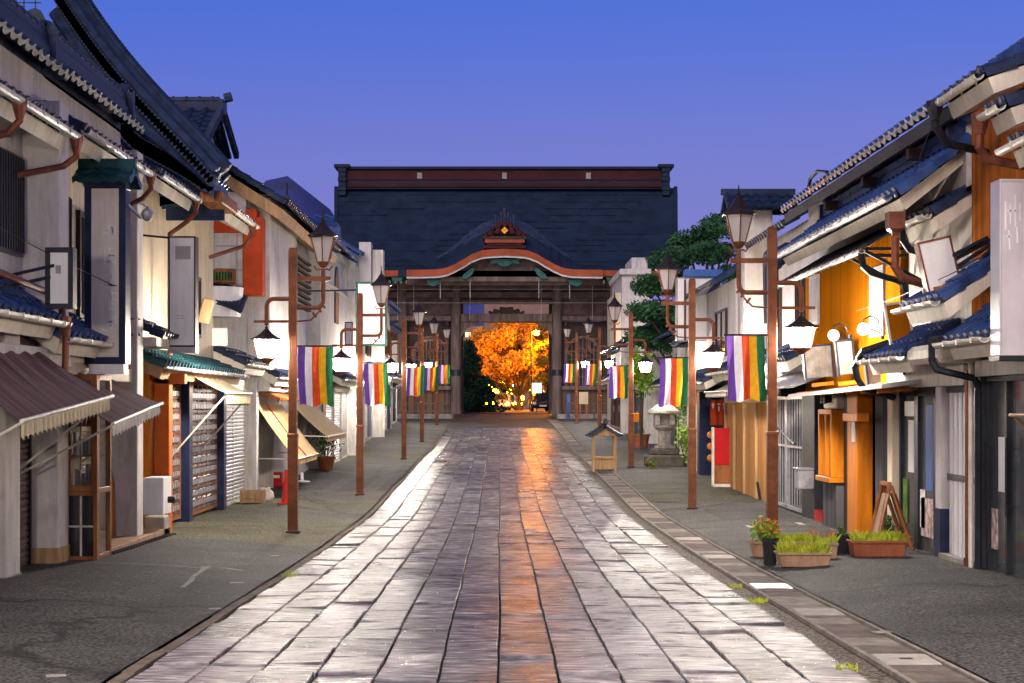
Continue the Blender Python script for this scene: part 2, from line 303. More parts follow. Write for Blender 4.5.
# ------------------------------------------------------------------ mesh collector
def world_loc(o):
    v = Vector((0, 0, 0))
    while o: v += o.location; o = o.parent
    return v
class MB:
    def __init__(s): s.v = []; s.f = []; s.mi = []; s.m = 0; s.tone = []
    def add(s, vs, fs):
        k = len(s.v); s.v += [tuple(a) for a in vs]
        for f in fs: s.f.append(tuple(i + k for i in f)); s.mi.append(s.m)
        return s
    def box(s, x0, x1, y0, y1, z0, z1):
        return s.add([(x0,y0,z0),(x1,y0,z0),(x1,y1,z0),(x0,y1,z0),(x0,y0,z1),(x1,y0,z1),(x1,y1,z1),(x0,y1,z1)],
                     [(0,3,2,1),(4,5,6,7),(0,1,5,4),(1,2,6,5),(2,3,7,6),(3,0,4,7)])
    def cbox(s, c, d, rot=None):
        vs = []
        for z in (-.5, .5):
            for x, y in ((-.5,-.5),(.5,-.5),(.5,.5),(-.5,.5)):
                p = Vector((x*d[0], y*d[1], z*d[2]))
                if rot: p = rot @ p
                vs.append(p + Vector(c))
        return s.add(vs, [(0,3,2,1),(4,5,6,7),(0,1,5,4),(1,2,6,5),(2,3,7,6),(3,0,4,7)])
    def bar(s, p, q, a, b=None):
        p, q = Vector(p), Vector(q); b = b or a; d = (q - p); 
        if d.length < 1e-6: return s
        d.normalize(); up = Vector((0,0,1)) if abs(d.z) < .95 else Vector((0,1,0))
        u = d.cross(up).normalized(); w_ = u.cross(d)
        vs = [e + u*i*a/2 + w_*j*b/2 for e in (p, q) for i, j in ((-1,-1),(1,-1),(1,1),(-1,1))]
        return s.add(vs, [(0,3,2,1),(4,5,6,7),(0,1,5,4),(1,2,6,5),(2,3,7,6),(3,0,4,7)])
    def tube(s, pts, r, n=8, r1=None):
        pts = [Vector(p) for p in pts]; k = len(s.v); m = len(pts)
        d0 = (pts[1]-pts[0]).normalized(); up = Vector((0,0,1)) if abs(d0.z) < .9 else Vector((1,0,0))
        u = d0.cross(up).normalized()
        for i, p in enumerate(pts):
            a = (pts[i]-pts[i-1]).normalized() if i else d0
            b = (pts[i+1]-pts[i]).normalized() if i < m-1 else a
            d = (a+b).normalized() if (a+b).length > 1e-5 else a
            u = (u - d*u.dot(d)).normalized(); w_ = d.cross(u)
            q = 1/max(.5, math.sqrt(max(.01, (1+a.dot(b))/2)))
            rr = (r if r1 is None else r + (r1-r)*i/(m-1)) * q
            for j in range(n):
                t = 2*math.pi*j/n; s.v.append(tuple(p + (u*math.cos(t)+w_*math.sin(t))*rr))
        for i in range(m-1):
            for j in range(n):
                s.f.append((k+i*n+j, k+i*n+(j+1)%n, k+(i+1)*n+(j+1)%n, k+(i+1)*n+j)); s.mi.append(s.m)
        s.f.append(tuple(k+j for j in reversed(range(n)))); s.mi.append(s.m)
        s.f.append(tuple(k+(m-1)*n+j for j in range(n))); s.mi.append(s.m)
        return s
    def lathe(s, prof, c, n=12, ph=0.0, sx=1, sy=1):
        k = len(s.v)
        for r, z in prof:
            for j in range(n):
                t = 2*math.pi*j/n + ph; s.v.append((c[0]+r*sx*math.cos(t), c[1]+r*sy*math.sin(t), c[2]+z))
        for i in range(len(prof)-1):
            for j in range(n): s.f.append((k+i*n+j, k+i*n+(j+1)%n, k+(i+1)*n+(j+1)%n, k+(i+1)*n+j)); s.mi.append(s.m)
        s.f.append(tuple(k+j for j in reversed(range(n)))); s.mi.append(s.m)
        s.f.append(tuple(k+(len(prof)-1)*n+j for j in range(n))); s.mi.append(s.m)
        return s
    def prism(s, poly, axis, a, b):
        """closed polygon (2D) extruded along axis 0/1/2; the 2D coordinates are the other two axes in order"""
        def P(p, t): return (t, p[0], p[1]) if axis == 0 else ((p[0], t, p[1]) if axis == 1 else (p[0], p[1], t))
        n = len(poly); vs = [P(p, a) for p in poly] + [P(p, b) for p in poly]
        return s.add(vs, [tuple(range(n))[::-1], tuple(range(n, 2*n))] + [(i, (i+1)%n, n+(i+1)%n, n+i) for i in range(n)])
    def grid(s, rows):
        k = len(s.v); m = len(rows[0])
        for r in rows: s.v += [tuple(p) for p in r]
        for i in range(len(rows)-1):
            for j in range(m-1): s.f.append((k+i*m+j, k+i*m+j+1, k+(i+1)*m+j+1, k+(i+1)*m+j)); s.mi.append(s.m)
        return s
    def sheet(s, rows, th):
        """a grid given thickness (offset straight down) and closed sides: cloth and thin sheet metal"""
        n, m = len(rows), len(rows[0]); k = len(s.v)
        s.grid(rows); s.grid([[(p[0], p[1], p[2]-th) for p in r] for r in rows]); o = n*m
        for j in range(m-1):
            s.f.append((k+j, k+j+1, k+o+j+1, k+o+j)); s.f.append((k+(n-1)*m+j, k+(n-1)*m+j+1, k+o+(n-1)*m+j+1, k+o+(n-1)*m+j)); s.mi += [s.m]*2
        for i in range(n-1):
            s.f.append((k+i*m, k+(i+1)*m, k+o+(i+1)*m, k+o+i*m)); s.f.append((k+i*m+m-1, k+(i+1)*m+m-1, k+o+(i+1)*m+m-1, k+o+i*m+m-1)); s.mi += [s.m]*2
        return s
    def ball(s, c, r, n=12, sx=1, sy=1, sz=1):
        prof = [(max(.001, r*math.sin(math.pi*i/n)), -r*sz*math.cos(math.pi*i/n)) for i in range(n+1)]
        return s.lathe(prof, c, n, 0, sx, sy)
    def each(s, name, mat, parent=None, **k):
        """build every separate piece as an object of its own"""
        par = list(range(len(s.v)))
        def root(i):
            while par[i] != i: par[i] = par[par[i]]; i = par[i]
            return i
        for f in s.f:
            for i in f[1:]: par[root(i)] = root(f[0])
        bb = {}
        for i, v in enumerate(s.v):
            r = root(i); b = bb.setdefault(r, [list(v), list(v)])
            for a in range(3): b[0][a] = min(b[0][a], v[a]); b[1][a] = max(b[1][a], v[a])
        ks = list(bb)
        for i, a in enumerate(ks):
            for c in ks[i+1:]:
                if all(bb[a][0][q] - .006 <= bb[c][1][q] and bb[c][0][q] - .006 <= bb[a][1][q] for q in range(3)): par[root(a)] = root(c)
        grp = {}
        for n_, f in enumerate(s.f): grp.setdefault(root(f[0]), []).append(n_)
        res = []
        for fl in grp.values():
            q = MB(); mp = {}
            for n_ in fl:
                ff = []
                for i in s.f[n_]:
                    if i not in mp: mp[i] = len(q.v); q.v.append(s.v[i])
                    ff.append(mp[i])
                q.f.append(tuple(ff)); q.mi.append(s.mi[n_])
            res.append(q.build(name, mat, parent, **k))
        return res[0]
    def build(s, name, mat, parent=None, bev=0, smooth=False):
        me = bpy.data.meshes.new(name); o0 = world_loc(parent) if parent else Vector((0,0,0))
        me.from_pydata([(a[0]-o0.x, a[1]-o0.y, a[2]-o0.z) for a in s.v], [], s.f)
        for m in (mat if isinstance(mat, (list, tuple)) else [mat]): me.materials.append(MAT[m])
        if any(s.mi): me.polygons.foreach_set('material_index', s.mi)
        if smooth: me.polygons.foreach_set('use_smooth', [True]*len(me.polygons))
        if s.tone:
            at = me.attributes.new('tone', 'FLOAT', 'FACE'); at.data.foreach_set('value', s.tone)
        me.update()
        o = bpy.data.objects.new(name, me); col.objects.link(o)
        if parent: o.parent = parent
        if bev:
            b = o.modifiers.new('bevel', 'BEVEL'); b.width = bev; b.segments = 1; b.limit_method = 'ANGLE'; b.angle_limit = R(50)
        return o
def tag(o, label, cat=None, group=None):
    o['label'] = label
    if cat: o['category'] = cat
    if group: o['group'] = group
    return o
def thing(name, label, cat, loc, group=None):
    o = bpy.data.objects.new(name, None); col.objects.link(o); o.location = loc; o.empty_display_size = .2
    return tag(o, label, cat, group)
def structure(name, mb, mat, **k):
    o = mb.build(name, mat, **k); o['kind'] = 'structure'; return o
def recenter(o):                                     # move a one-mesh thing's origin to its base
    me = o.data; xs = [v.co for v in me.vertices]
    c = Vector((sum(v.x for v in xs)/len(xs), sum(v.y for v in xs)/len(xs), min(v.z for v in xs)))
    for v in me.vertices: v.co -= c
    o.location += c; return o
def one(name, mb, mat, label, cat, group=None, **k): return tag(recenter(mb.build(name, mat, **k)), label, cat, group)
def copy_tree(o, parent=None):
    c = o.copy(); col.objects.link(c)
    if parent: c.parent = parent
    for ch in KIDS.get(o.name, []): copy_tree(ch, c)
    return c
KIDS = {}
def index_kids():
    KIDS.clear()
    for o in bpy.data.objects:
        if o.parent: KIDS.setdefault(o.parent.name, []).append(o)
# ------------------------------------------------------------------ the ground
g = MB()
ys = [-60, -30, -10] + list(range(-4, 152, 3)) + [160, 180, 220, 300, 450, 700]
g.grid([[(x, y, gz(y) - .10) for x in (-400, -150, -60, -30, -14, 14, 30, 60, 150, 400)] for y in ys])
structure('ground', g, 'earth')
def strip(name, mat, xs, y0, y1, dz=0.0, step=1.0, f=gs):
    n = max(1, int((y1-y0)/step)); s = MB()
    s.grid([[(x, y0+(y1-y0)*i/n, f(x, y0+(y1-y0)*i/n) + dz) for x in xs] for i in range(n+1)])
    return structure(name, s, mat)
XL = [-12, -8, -6.5, -5.5, -5, -4.5, -4, -3.5, -3, -2.58]
XR = [3.16, 3.5, 4, 4.5, 5, 5.5, 6.5, 8, 12]
strip('asphalt_pavement', 'asphalt_dark', XL, -5, 24.6, 0, .6)
strip('asphalt_pavement', 'asphalt_grey', XL, 36.5, 96, 0)
strip('concrete_pavement', 'concrete_apron', XL, 24.6, 36.5, 0, .6)
strip('asphalt_pavement', 'asphalt_dark', XR, -5, 26.5, 0, .6)
strip('asphalt_pavement', 'asphalt_grey', XR, 26.5, 96, 0)
strip('pavement_patch', 'concrete_apron', [-5.2, -4.5, -3.5, -2.62], 54, 61, .004)
strip('pavement_patch', 'asphalt_dark', [-5.2, -4.5, -3.5, -2.62], 39.5, 50, .004)
strip('pavement_patch', 'concrete_apron', [3.2, 4, 4.6, 5.3], 36, 44, .004)
strip('pavement_patch', 'asphalt_dark', [3.9, 4.6, 5.3], 29.5, 33, .005)
strip('pavement_patch', 'concrete_apron', [3.3, 4, 4.6], 52, 58, .004)
strip('gate_forecourt', 'asphalt_grey', [-14, -6, 0, 6, 14], 96, 112, .0)
strip('gate_forecourt', 'asphalt_dark', [-2.62, -1.3, 0, 1.3, 2.62], 80.3, 96, .006)
strip('road', 'asphalt_grey', [-9, -4.5, 0, 4.5, 9], 112, 330, .03, 6)
strip('dirt_strip', 'earth', [2.42, 2.52, 2.63], -5, 96, -.02)
strip('path_bed', 'earth', [-2.6, -1, 0, 1, 2.6], -5, 112, -.045)
# narrow border stones along the left edge of the paved path
b = MB(); y = 4
while y < 96:
    l = rnd.uniform(.9, 1.3); e = rnd.uniform(-.012, .012); z0, z1 = gp_(y), gp_(y+l)
    b.add([(-2.545+e, y+.01, z0-.05), (-2.455+e, y+.01, z0-.05), (-2.455+e, y+l-.01, z1-.05), (-2.545+e, y+l-.01, z1-.05),
           (-2.54+e, y+.015, z0+.004), (-2.46+e, y+.015, z0-.004), (-2.46+e, y+l-.015, z1-.004), (-2.54+e, y+l-.015, z1+.004)],
          [(4,5,6,7),(0,1,5,4),(1,2,6,5),(2,3,7,6),(3,0,4,7)]); y += l
structure('border_stones', b, 'border_stone')
# the paved path: twelve courses of worn stones, every stone set a little differently
p = MB(); NC = 12; X0, X1 = -2.44, 2.42; cw = (X1-X0)/NC
def wob(c, y): return 0 if c in (0, NC) else .004*math.sin(y*.9 + c*2.1) + .007*math.sin(y*.31 + c*4.7)
for c in range(NC):
    y = 3 + rnd.random()
    while y < 79.5:
        l = rnd.uniform(.52, .95); ga = .009
        xa, xb = X0 + c*cw + ga, X0 + (c+1)*cw - ga
        dz = rnd.gauss(0, .0045); tx, ty = rnd.gauss(0, .008), rnd.gauss(0, .009); ch = .006; zz = []
        pts = []
        for (i, yy) in ((0, y+.0055), (1, y+l-.0055)):
            pts += [(xa + wob(c, yy), yy), (xb + wob(c+1, yy), yy)]
        jit = lambda: rnd.uniform(-.004, .004)
        def Z(x, yy): return gp_(yy) + dz + tx*(x-(xa+xb)/2)/cw*1.2 + ty*(yy-y-l/2)/l*1.4
        a, b_, d, e = [(q[0]+jit(), q[1]+jit()) for q in pts]
        o = [(q[0], q[1], Z(*q) - .007) for q in (a, b_, e, d)]
        inn = [(q[0] + (ch if k in (0, 3) else -ch), q[1] + (ch if k < 2 else -ch)) for k, q in enumerate((a, b_, e, d))]
        inn = [(q[0], q[1], Z(*q)) for q in inn]
        low = [(q[0], q[1], q[2]-.04) for q in o]
        p.add(o + inn + low, [(4,5,6,7),(0,1,5,4),(1,2,6,5),(2,3,7,6),(3,0,4,7)] + [(8+i, 8+(i+1)%4, (i+1)%4, i) for i in range(4)])
        t = min(1, max(0, rnd.gauss(.5, .24))); p.tone += [t]*9; y += l
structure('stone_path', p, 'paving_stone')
# drain channel on the right with its concrete lids and thin curbs
d = MB(); y = 3.0; lids = []
while y < 95:
    l = .5; d.m = rnd.choice((0, 0, 1, 1, 2)); z0, z1 = gp_(y)-.002+rnd.uniform(-.005,.005), gp_(y+l)-.002+rnd.uniform(-.005,.005)
    d.add([(2.685,y+.006,z0-.06),(3.08,y+.006,z0-.06),(3.08,y+l-.006,z1-.06),(2.685,y+l-.006,z1-.06),(2.69,y+.01,z0),(3.075,y+.01,z0),(3.075,y+l-.01,z1),(2.69,y+l-.01,z1)],
          [(4,5,6,7),(0,1,5,4),(1,2,6,5),(2,3,7,6),(3,0,4,7)]); y += l
structure('drain_channel', d, ['drain_lid_dark', 'drain_lid', 'drain_lid_dark'])
k = MB(); y = 3
while y < 95:
    l = .6
    for x in (2.63, 3.095):
        z0, z1 = gp_(y), gp_(y+l); e = rnd.uniform(-.004, .004)
        k.add([(x+e,y+.004,z0-.08),(x+.04+e,y+.004,z0-.08),(x+.04+e,y+l-.004,z1-.08),(x+e,y+l-.004,z1-.08),(x+e,y+.004,z0+.015),(x+.04+e,y+.004,z0+.015),(x+.04+e,y+l-.004,z1+.015),(x+e,y+l-.004,z1+.015)],
              [(4,5,6,7),(0,1,5,4),(1,2,6,5),(2,3,7,6),(3,0,4,7)])
    y += l
structure('drain_curb', k, 'drain_lid')
def cover(py, label, mat='drain_pale', slots=False):
    D = 1.9*F/(py-405)
    for _ in range(8): D = (EYE-gp_(D))*F/(py-405)
    c = MB(); z = gp_(D)
    c.box(2.69, 3.08, D-.24, D+.24, z-.03, z+.010)
    if slots:
        for i in range(9):
            x = 2.72 + i*.04; c.box(x, x+.018, D-.2, D+.2, z+.010, z+.016)
    o = one('drain_cover', c, mat, label, 'drain cover', 'pale covers in the drain beside the path', bev=.004)
    if py > 640:
        h = MB(); h.box(2.84, 2.93, D-.03, D+.03, z+.0105, z+.014); h.build('lift_slot', 'ink', o)
cover(660, 'pale drain cover with a dark lifting slot, nearest the camera')
cover(612.5, 'plain pale drain cover, second from the camera beside the dark asphalt')
cover(586.5, 'slotted light metal drain grate, third from the camera', 'steel', True)
cover(557, 'plain pale drain cover in line with the flower planters')
cover(539, 'plain pale drain cover beside the foot of the nearest lamp post')
# small marks on the asphalt
def mark(name, x, y, w_, l, label, mat='painted_line', rot=0):
    m = MB(); c, s_ = math.cos(rot), math.sin(rot)
    m.prism([(x + a*c - b_*s_, y + a*s_ + b_*c) for a, b_ in ((-w_/2,-l/2),(w_/2,-l/2),(w_/2,l/2),(-w_/2,l/2))], 2, gs(x,y)-.01, gs(x,y)+.008)
    one(name, m, mat, label, 'ground mark')
def scar(pts, w_, label):                            # a pale, ragged mended crack
    m = MB(); r_ = random.Random(4); rows = []
    for (x, y) in pts:
        q = w_*r_.uniform(.4, 1.2); rows.append([(x-q, y, gs(x,y)+.006), (x+q*.3, y+.02, gs(x,y)+.007), (x+q, y, gs(x,y)+.006)])
    m.grid(rows); o = m.build('mended_crack', 'concrete'); o['kind'] = 'structure'
def G_(px, py):                                      # point on the pavement under a pixel
    lo, hi = 4.0, 112.0
    for _ in range(40):
        D = (lo + hi)/2
        if HY + (EYE - gs(XP(px, D), D))*F/D > py: lo = D
        else: hi = D
    return XP(px, D), D
scar([G_(px, py) for px, py in ((182,588),(186,585),(191,581),(193,577),(199,573),(203,570),(206,567),(222,568),(236,570),(243,571))], .05, '')
q0 = MB(); a, b_ = G_(0, 577), G_(150, 589)
for i in range(8):
    t0, t1 = i/8, (i+1)/8; A = (a[0]+(b_[0]-a[0])*t0, a[1]+(b_[1]-a[1])*t0); B = (a[0]+(b_[0]-a[0])*t1, a[1]+(b_[1]-a[1])*t1)
q0.grid([[(x, y+dy, gs(x, y)+.006) for x in (-5.4,-4.9,-4.4,-3.9,-3.4)] for y, dy in ((20.0,0),(20.04,0))])
o = q0.build('pavement_seam', 'concrete'); o['kind'] = 'structure'
for (px, py, wd) in ((215,609,.14),(237,583,.2),(275,556,.14),(882,632,.2),(56,676,.16)):
    x, y = G_(px, py); s = MB(); s.cbox((x, y, gs(x,y)+.001), (wd*.8, .10, .008), Matrix.Rotation(.3, 3, 'Z')); o = s.build('pavement_patch', 'concrete'); o['kind'] = 'structure'
for (px, py) in ((750, 527), (770, 525), (800, 524)):
    x, y = G_(px, py); s = MB(); s.cbox((x, y, gs(x,y)+.008), (.1, .5, .004)); o = s.build('road_marking', 'painted_line'); o['kind'] = 'structure'
# weeds in the joints
def tuft(mb, x, y, z, n, h, spread):
    for _ in range(n):
        a = rnd.uniform(0, 6.28); r = spread*math.sqrt(rnd.random()); bx, by = x+r*math.cos(a), y+r*math.sin(a)
        hh = h*rnd.uniform(.5, 1.1); lx, ly = rnd.gauss(0, .35)*hh, rnd.gauss(0, .35)*hh; wd = rnd.uniform(.004, .008)
        mb.add([(bx-wd,by,z),(bx+wd,by,z),(bx+lx*.5+wd*.7,by+ly*.5,z+hh*.6),(bx+lx*.5-wd*.7,by+ly*.5,z+hh*.6),(bx+lx,by+ly,z+hh*.95)], [(0,1,2,3),(3,2,4)])
wd_ = MB()
for (px, py) in ((755,601),(760,600),(293,574),(289,576),(845,668),(735,586),(657,515)):
    x, y = G_(px, py); tuft(wd_, x, y, gz(y)-.02, 26, .06, .09)
o = wd_.build('weeds', 'grass_blade'); o['kind'] = 'stuff'
# far hills behind the roofs
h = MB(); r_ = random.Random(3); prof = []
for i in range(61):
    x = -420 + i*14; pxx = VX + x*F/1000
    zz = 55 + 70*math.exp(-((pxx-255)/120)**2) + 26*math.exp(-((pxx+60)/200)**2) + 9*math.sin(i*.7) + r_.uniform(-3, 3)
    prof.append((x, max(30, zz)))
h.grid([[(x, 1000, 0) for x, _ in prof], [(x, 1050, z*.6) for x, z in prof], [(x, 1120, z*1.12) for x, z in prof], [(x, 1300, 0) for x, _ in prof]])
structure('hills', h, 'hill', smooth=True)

# ------------------------------------------------------------------ the temple gate at the end of the street
GD, GX = 98.0, .3
def gx(px, D=GD): return (px - VX) * D / F
def gzz(py, D=GD): return EYE + (HY - py) * D / F
gate = thing('temple_gate', 'great wooden temple gate with dark roof and curved red gable closing the street', 'temple gate', (GX, 101, 1.35))
zb = 1.58
pl = MB(); pl.box(GX-8.2, GX-2.95, 96.4, 106, 1.2, zb); pl.box(GX+2.95, GX+8.2, 96.4, 106, 1.2, zb); pl.each('stone_base', 'stone_grey', gate, bev=.03)
stp = MB(); stp.box(GX-8.2, GX-2.98, 95.8, 96.4, 1.15, 1.46); stp.box(GX+2.98, GX+8.2, 95.8, 96.4, 1.15, 1.46); stp.each('step', 'stone_grey', gate, bev=.02)
for y in (GD, 104.2):
    for px in (402, 456, 557, 612):
        c = MB(); x = gx(px)
        c.lathe([(.36, 0), (.36, .16), (.30, .2), (.30, 5.6), (.28, 8.3)], (x, y, zb), 14)
        cc = c.build('column', 'temple_wood_pale', gate)
        if y == GD:
            k = MB(); k.lathe([(.312, 0), (.312, .35)], (x, y, zb+2.2), 14); k.build('metal_band', 'dark_metal', cc)
def beam(name, y0, y1, xa, xb, py0, py1, mat='temple_wood'):
    m = MB(); m.box(xa, xb, y0, y1, gzz(py1), gzz(py0)); return m.build(name, mat, gate, bev=.02)
XA, XB = gx(388), gx(626)
beam('main_beam', 97.75, 98.2, XA, XB, 292, 298, 'temple_wood')
beam('main_beam', 97.70, 98.25, XA, XB, 281, 286, 'temple_wood_pale')
beam('lintel', 97.72, 98.3, gx(461), gx(552), 314, 322, 'temple_wood_pale')
beam('lintel', 97.8, 98.2, gx(461), gx(552), 300, 304)
m = MB(); m.box(gx(452), gx(559), 104.0, 104.4, gzz(322.5,104), gzz(314,104)); m.build('lintel', 'temple_wood', gate, bev=.02)
m = MB(); m.box(gx(452), gx(559), 104.0, 104.3, gzz(303,104), gzz(282,104)); m.build('upper_wall', 'temple_wood', gate)
beam('side_beam', 97.72, 98.2, XA, gx(451), 316, 321, 'temple_wood_pale'); beam('side_beam', 97.72, 98.2, gx(562), XB, 316, 321, 'temple_wood_pale')
beam('side_beam', 97.7, 98.22, XA, gx(451), 386, 390, 'temple_wood_pale'); beam('side_beam', 97.7, 98.22, gx(562), XB, 386, 390, 'temple_wood_pale')
# curved brackets under the lintel corners and the openwork in the transom
for s in (-1, 1):
    m = MB(); cx = gx(506.5) + s*gx(500+45.5); pts = [(cx, gzz(322)-.001), (cx - s*1.05, gzz(322)-.001), (cx - s*.75, gzz(325)), (cx - s*.3, gzz(329)), (cx, gzz(337))]
    m.prism(pts, 1, 97.85, 98.15); m.build('corner_bracket', 'temple_wood_pale', gate)
m = MB()
for i, (dx, wd, hh) in enumerate(((-.9,.3,.15),(-.6,.35,.28),(-.2,.42,.40),(.2,.42,.40),(.6,.35,.28),(.9,.3,.15))):
    m.cbox((gx(506.5)+dx, 98, gzz(314)+hh/2), (wd, .2, hh), Matrix.Rotation(-dx*.5, 3, 'Y'))
m.build('frog_leg_strut', 'dark_wood', gate, bev=.04)
# side bays: boarded lower panel, dark panel, arched opening with lattice
for (pa, pb) in ((388, 398), (406, 451), (562, 607), (616, 626)):
    m = MB(); m.box(gx(pa), gx(pb), 98.0, 98.12, zb, gzz(390)); m.each('board_panel', 'gate_boards', gate)
    m = MB(); m.box(gx(pa), gx(pb), 98.35, 98.5, gzz(386), gzz(321)); m.each('dark_panel', 'dark_wood', gate)
for (pa, pb) in ((388, 626),):
    m = MB(); m.box(gx(pa), gx(461), 98.25, 98.4, gzz(316), gzz(276)); m.box(gx(552), gx(pb), 98.25, 98.4, gzz(316), gzz(276)); m.box(gx(461), gx(552), 98.25, 98.4, gzz(300), gzz(276)); m.build('upper_wall', 'temple_wood', gate)
for cxp in (430, 583):
    cx = gx(cxp); wd, z0, z1 = gx(500+17), gzz(386), gzz(338)
    m = MB(); arc = [(cx + wd*math.cos(math.pi*i/14), z1 - wd + (wd*1.05)*math.sin(math.pi*i/14)) for i in range(15)]
    m.tube([(cx+wd, 98.2, z0)] + [(x, 98.2, z) for x, z in arc] + [(cx-wd, 98.2, z0)], .10, 6); fr = m.build('arched_window', 'temple_wood_pale', gate)
    m = MB()
    for i in range(-4, 5):
        x = cx + i*wd/4.6; m.box(x-.03, x+.03, 98.22, 98.27, z0, z1 - wd + wd*math.sqrt(max(0, 1-((x-cx)/wd)**2)))
    for k in range(1, 5): m.box(cx-wd, cx+wd, 98.2, 98.25, z0+k*.5, z0+k*.5+.05)
    m.build('lattice', 'temple_wood_pale', fr)
# bracket sets and rafters under the eaves
m = MB()
for i in range(64):
    x = GX - 8.9 + i*17.8/63; m.box(x-.06, x+.06, 95.5, 98.2, 9.36, 9.50)
m.each('rafter', 'temple_wood', gate)
m = MB()
for i in range(48):
    x = GX - 7.6 + i*15.2/47
    m.box(x-.05, x+.05, 97.4, 97.72, gzz(284), gzz(280.8))
m.each('dentil', 'white_line', gate)
m = MB()
for px in (402, 429, 456, 490, 523, 557, 584, 612):
    x = gx(px); m.box(x-.35, x+.35, 97.3, 97.9, gzz(280)+.02, gzz(276)); m.box(x-.6, x+.6, 96.9, 97.6, gzz(276)+.01, gzz(273))
m.each('bracket_block', 'temple_wood', gate, bev=.03)
for px in (398, 414, 592, 610, 470, 541):
    m = MB(); x = gx(px); m.box(x-.012, x+.012, 97.55, 97.575, gzz(320), gzz(283)); m.each('net_pole', 'gutter_grey', gate)
m = MB()
for py in (290, 303.5): m.box(XA, XB, 97.56, 97.585, gzz(py), gzz(py)+.025)
m.each('net_rail', 'gutter_grey', gate)
# main roof: concave slopes front and back
RX0, RX1 = GX-10.25, GX+10.35
def roofz(t): return 9.62 + 5.5*(.72*t + .28*t*t)
rows = []
for i in range(15):
    t = i/14; k_ = .935 + .065*t; rows.append([(GX + (x-GX)*k_, 95.2 + 6.8*t, roofz(t) + .2*((abs(x-GX)/10.3)**6)*(1-t)) for x in [RX0 + (RX1-RX0)*j/40 for j in range(41)]])
back = [[(p_[0], 204 - p_[1], p_[2]) for p_ in r] for r in rows]
m = MB(); m.sheet(rows, .34); m.sheet(back[::-1], .34); mr = m.build('roof', 'temple_roof', gate)
# raised seams of the roof sheets
m = MB(); r_ = random.Random(8)
for i in range(1, 14):
    t = i/14; y, z = 95.2 + 6.8*t, roofz(t)
    x = RX0 + .4
    while x < RX1 - 1:
        l = r_.uniform(1.6, 3.2)
        if r_.random() < .62: m.cbox((x+l/2, y, z+.025), (l, .05, .07), Matrix.Rotation(-.72, 3, 'X').inverted())
        x += l + r_.uniform(0, .6)
m.build('sheet_seam', 'temple_roof', mr)
m = MB(); m.box(RX0+.75, gx(398,95), 95.12, 95.3, gzz(276.5,95.2), gzz(270.5,95.2)); m.box(gx(600,95), RX1-.75, 95.12, 95.3, gzz(276.5,95.2), gzz(270.5,95.2)); m.each('eave_fascia', 'temple_red', gate)
m = MB()
for xx in (RX0, RX1-.22):
    kf = lambda i: .935 + .065*i/14
    rr = [[(GX+(x-GX)*kf(i), r[0][1]-.02, r[0][2]+.10) for x in (xx, xx+.22)] for i, r in enumerate(rows)] + [[(GX+(x-GX)*kf(14-i), 204-r[0][1]+.02, r[0][2]+.10) for x in (xx, xx+.22)] for i, r in enumerate(rows[::-1])]
    m.sheet(rr, .55)
m.each('verge_board', 'temple_roof', gate)
# gable walls below the verge
for xx in (RX0+1.1, RX1-1.3):
    m = MB(); m.prism([(95.9, 9.3), (102, 14.7), (108.1, 9.3)], 0, xx, xx+.2); m.each('gable_wall', 'temple_wood', gate)
m = MB(); m.prism([(97.8, zb), (104.4, zb), (104.4, 9.4), (97.8, 9.4)], 0, gx(388)-.15, gx(388)); m.prism([(97.8, zb), (104.4, zb), (104.4, 9.4), (97.8, 9.4)], 0, gx(626), gx(626)+.15); m.each('side_wall', 'dark_wood', gate)
m = MB(); m.prism([(97.9, zb), (104.3, zb), (104.3, 7), (97.9, 7)], 0, gx(451)-.3, gx(451)-.15); m.prism([(97.9, zb), (104.3, zb), (104.3, 7), (97.9, 7)], 0, gx(562)+.15, gx(562)+.3); m.each('passage_wall', 'temple_wood', gate)
# ridge
D = 102.0; rz = lambda py: EYE + (HY-py)*D/F; rxp = lambda px: (px-VX)*D/F
rg = MB(); rg.box(rxp(346), rxp(662), 101.5, 102.5, rz(190), rz(169)); rid = rg.build('ridge', 'temple_roof', gate)
m = MB(); m.box(rxp(341), rxp(668), 101.3, 102.7, rz(170.5)+.002, rz(168)); m.build('ridge_cap', 'temple_roof', rid)
m = MB(); m.box(rxp(347), rxp(661), 101.44, 101.5, rz(181), rz(172)); m.build('red_band', 'temple_dark_red', rid)
m = MB(); m.box(rxp(347), rxp(661), 101.40, 101.5, rz(188), rz(184)); m.build('lower_band', 'temple_dark_red', rid)
m = MB()
for px in (420, 504.5, 588): m.box(rxp(px-2.3), rxp(px+2.3), 101.40, 101.44, rz(180), rz(174))
m.each('crest', 'stone_grey', rid)
for a, b_ in ((339.5, 347), (661, 668.5)):
    m = MB()
    for i in range(6):
        e = (.05 if i % 2 else 0); m.box(rxp(a)-e*.5, rxp(b_)+e*.5, 101.2-e, 102.8+e, rz(197-i*4.6), rz(197-(i+1)*4.6)+.002*i)
    m.box(rxp(a)-.25, rxp(b_)+.25, 101.1, 102.9, rz(169.4), rz(166)); m.build('ridge_end', 'temple_roof', rid, bev=.03)
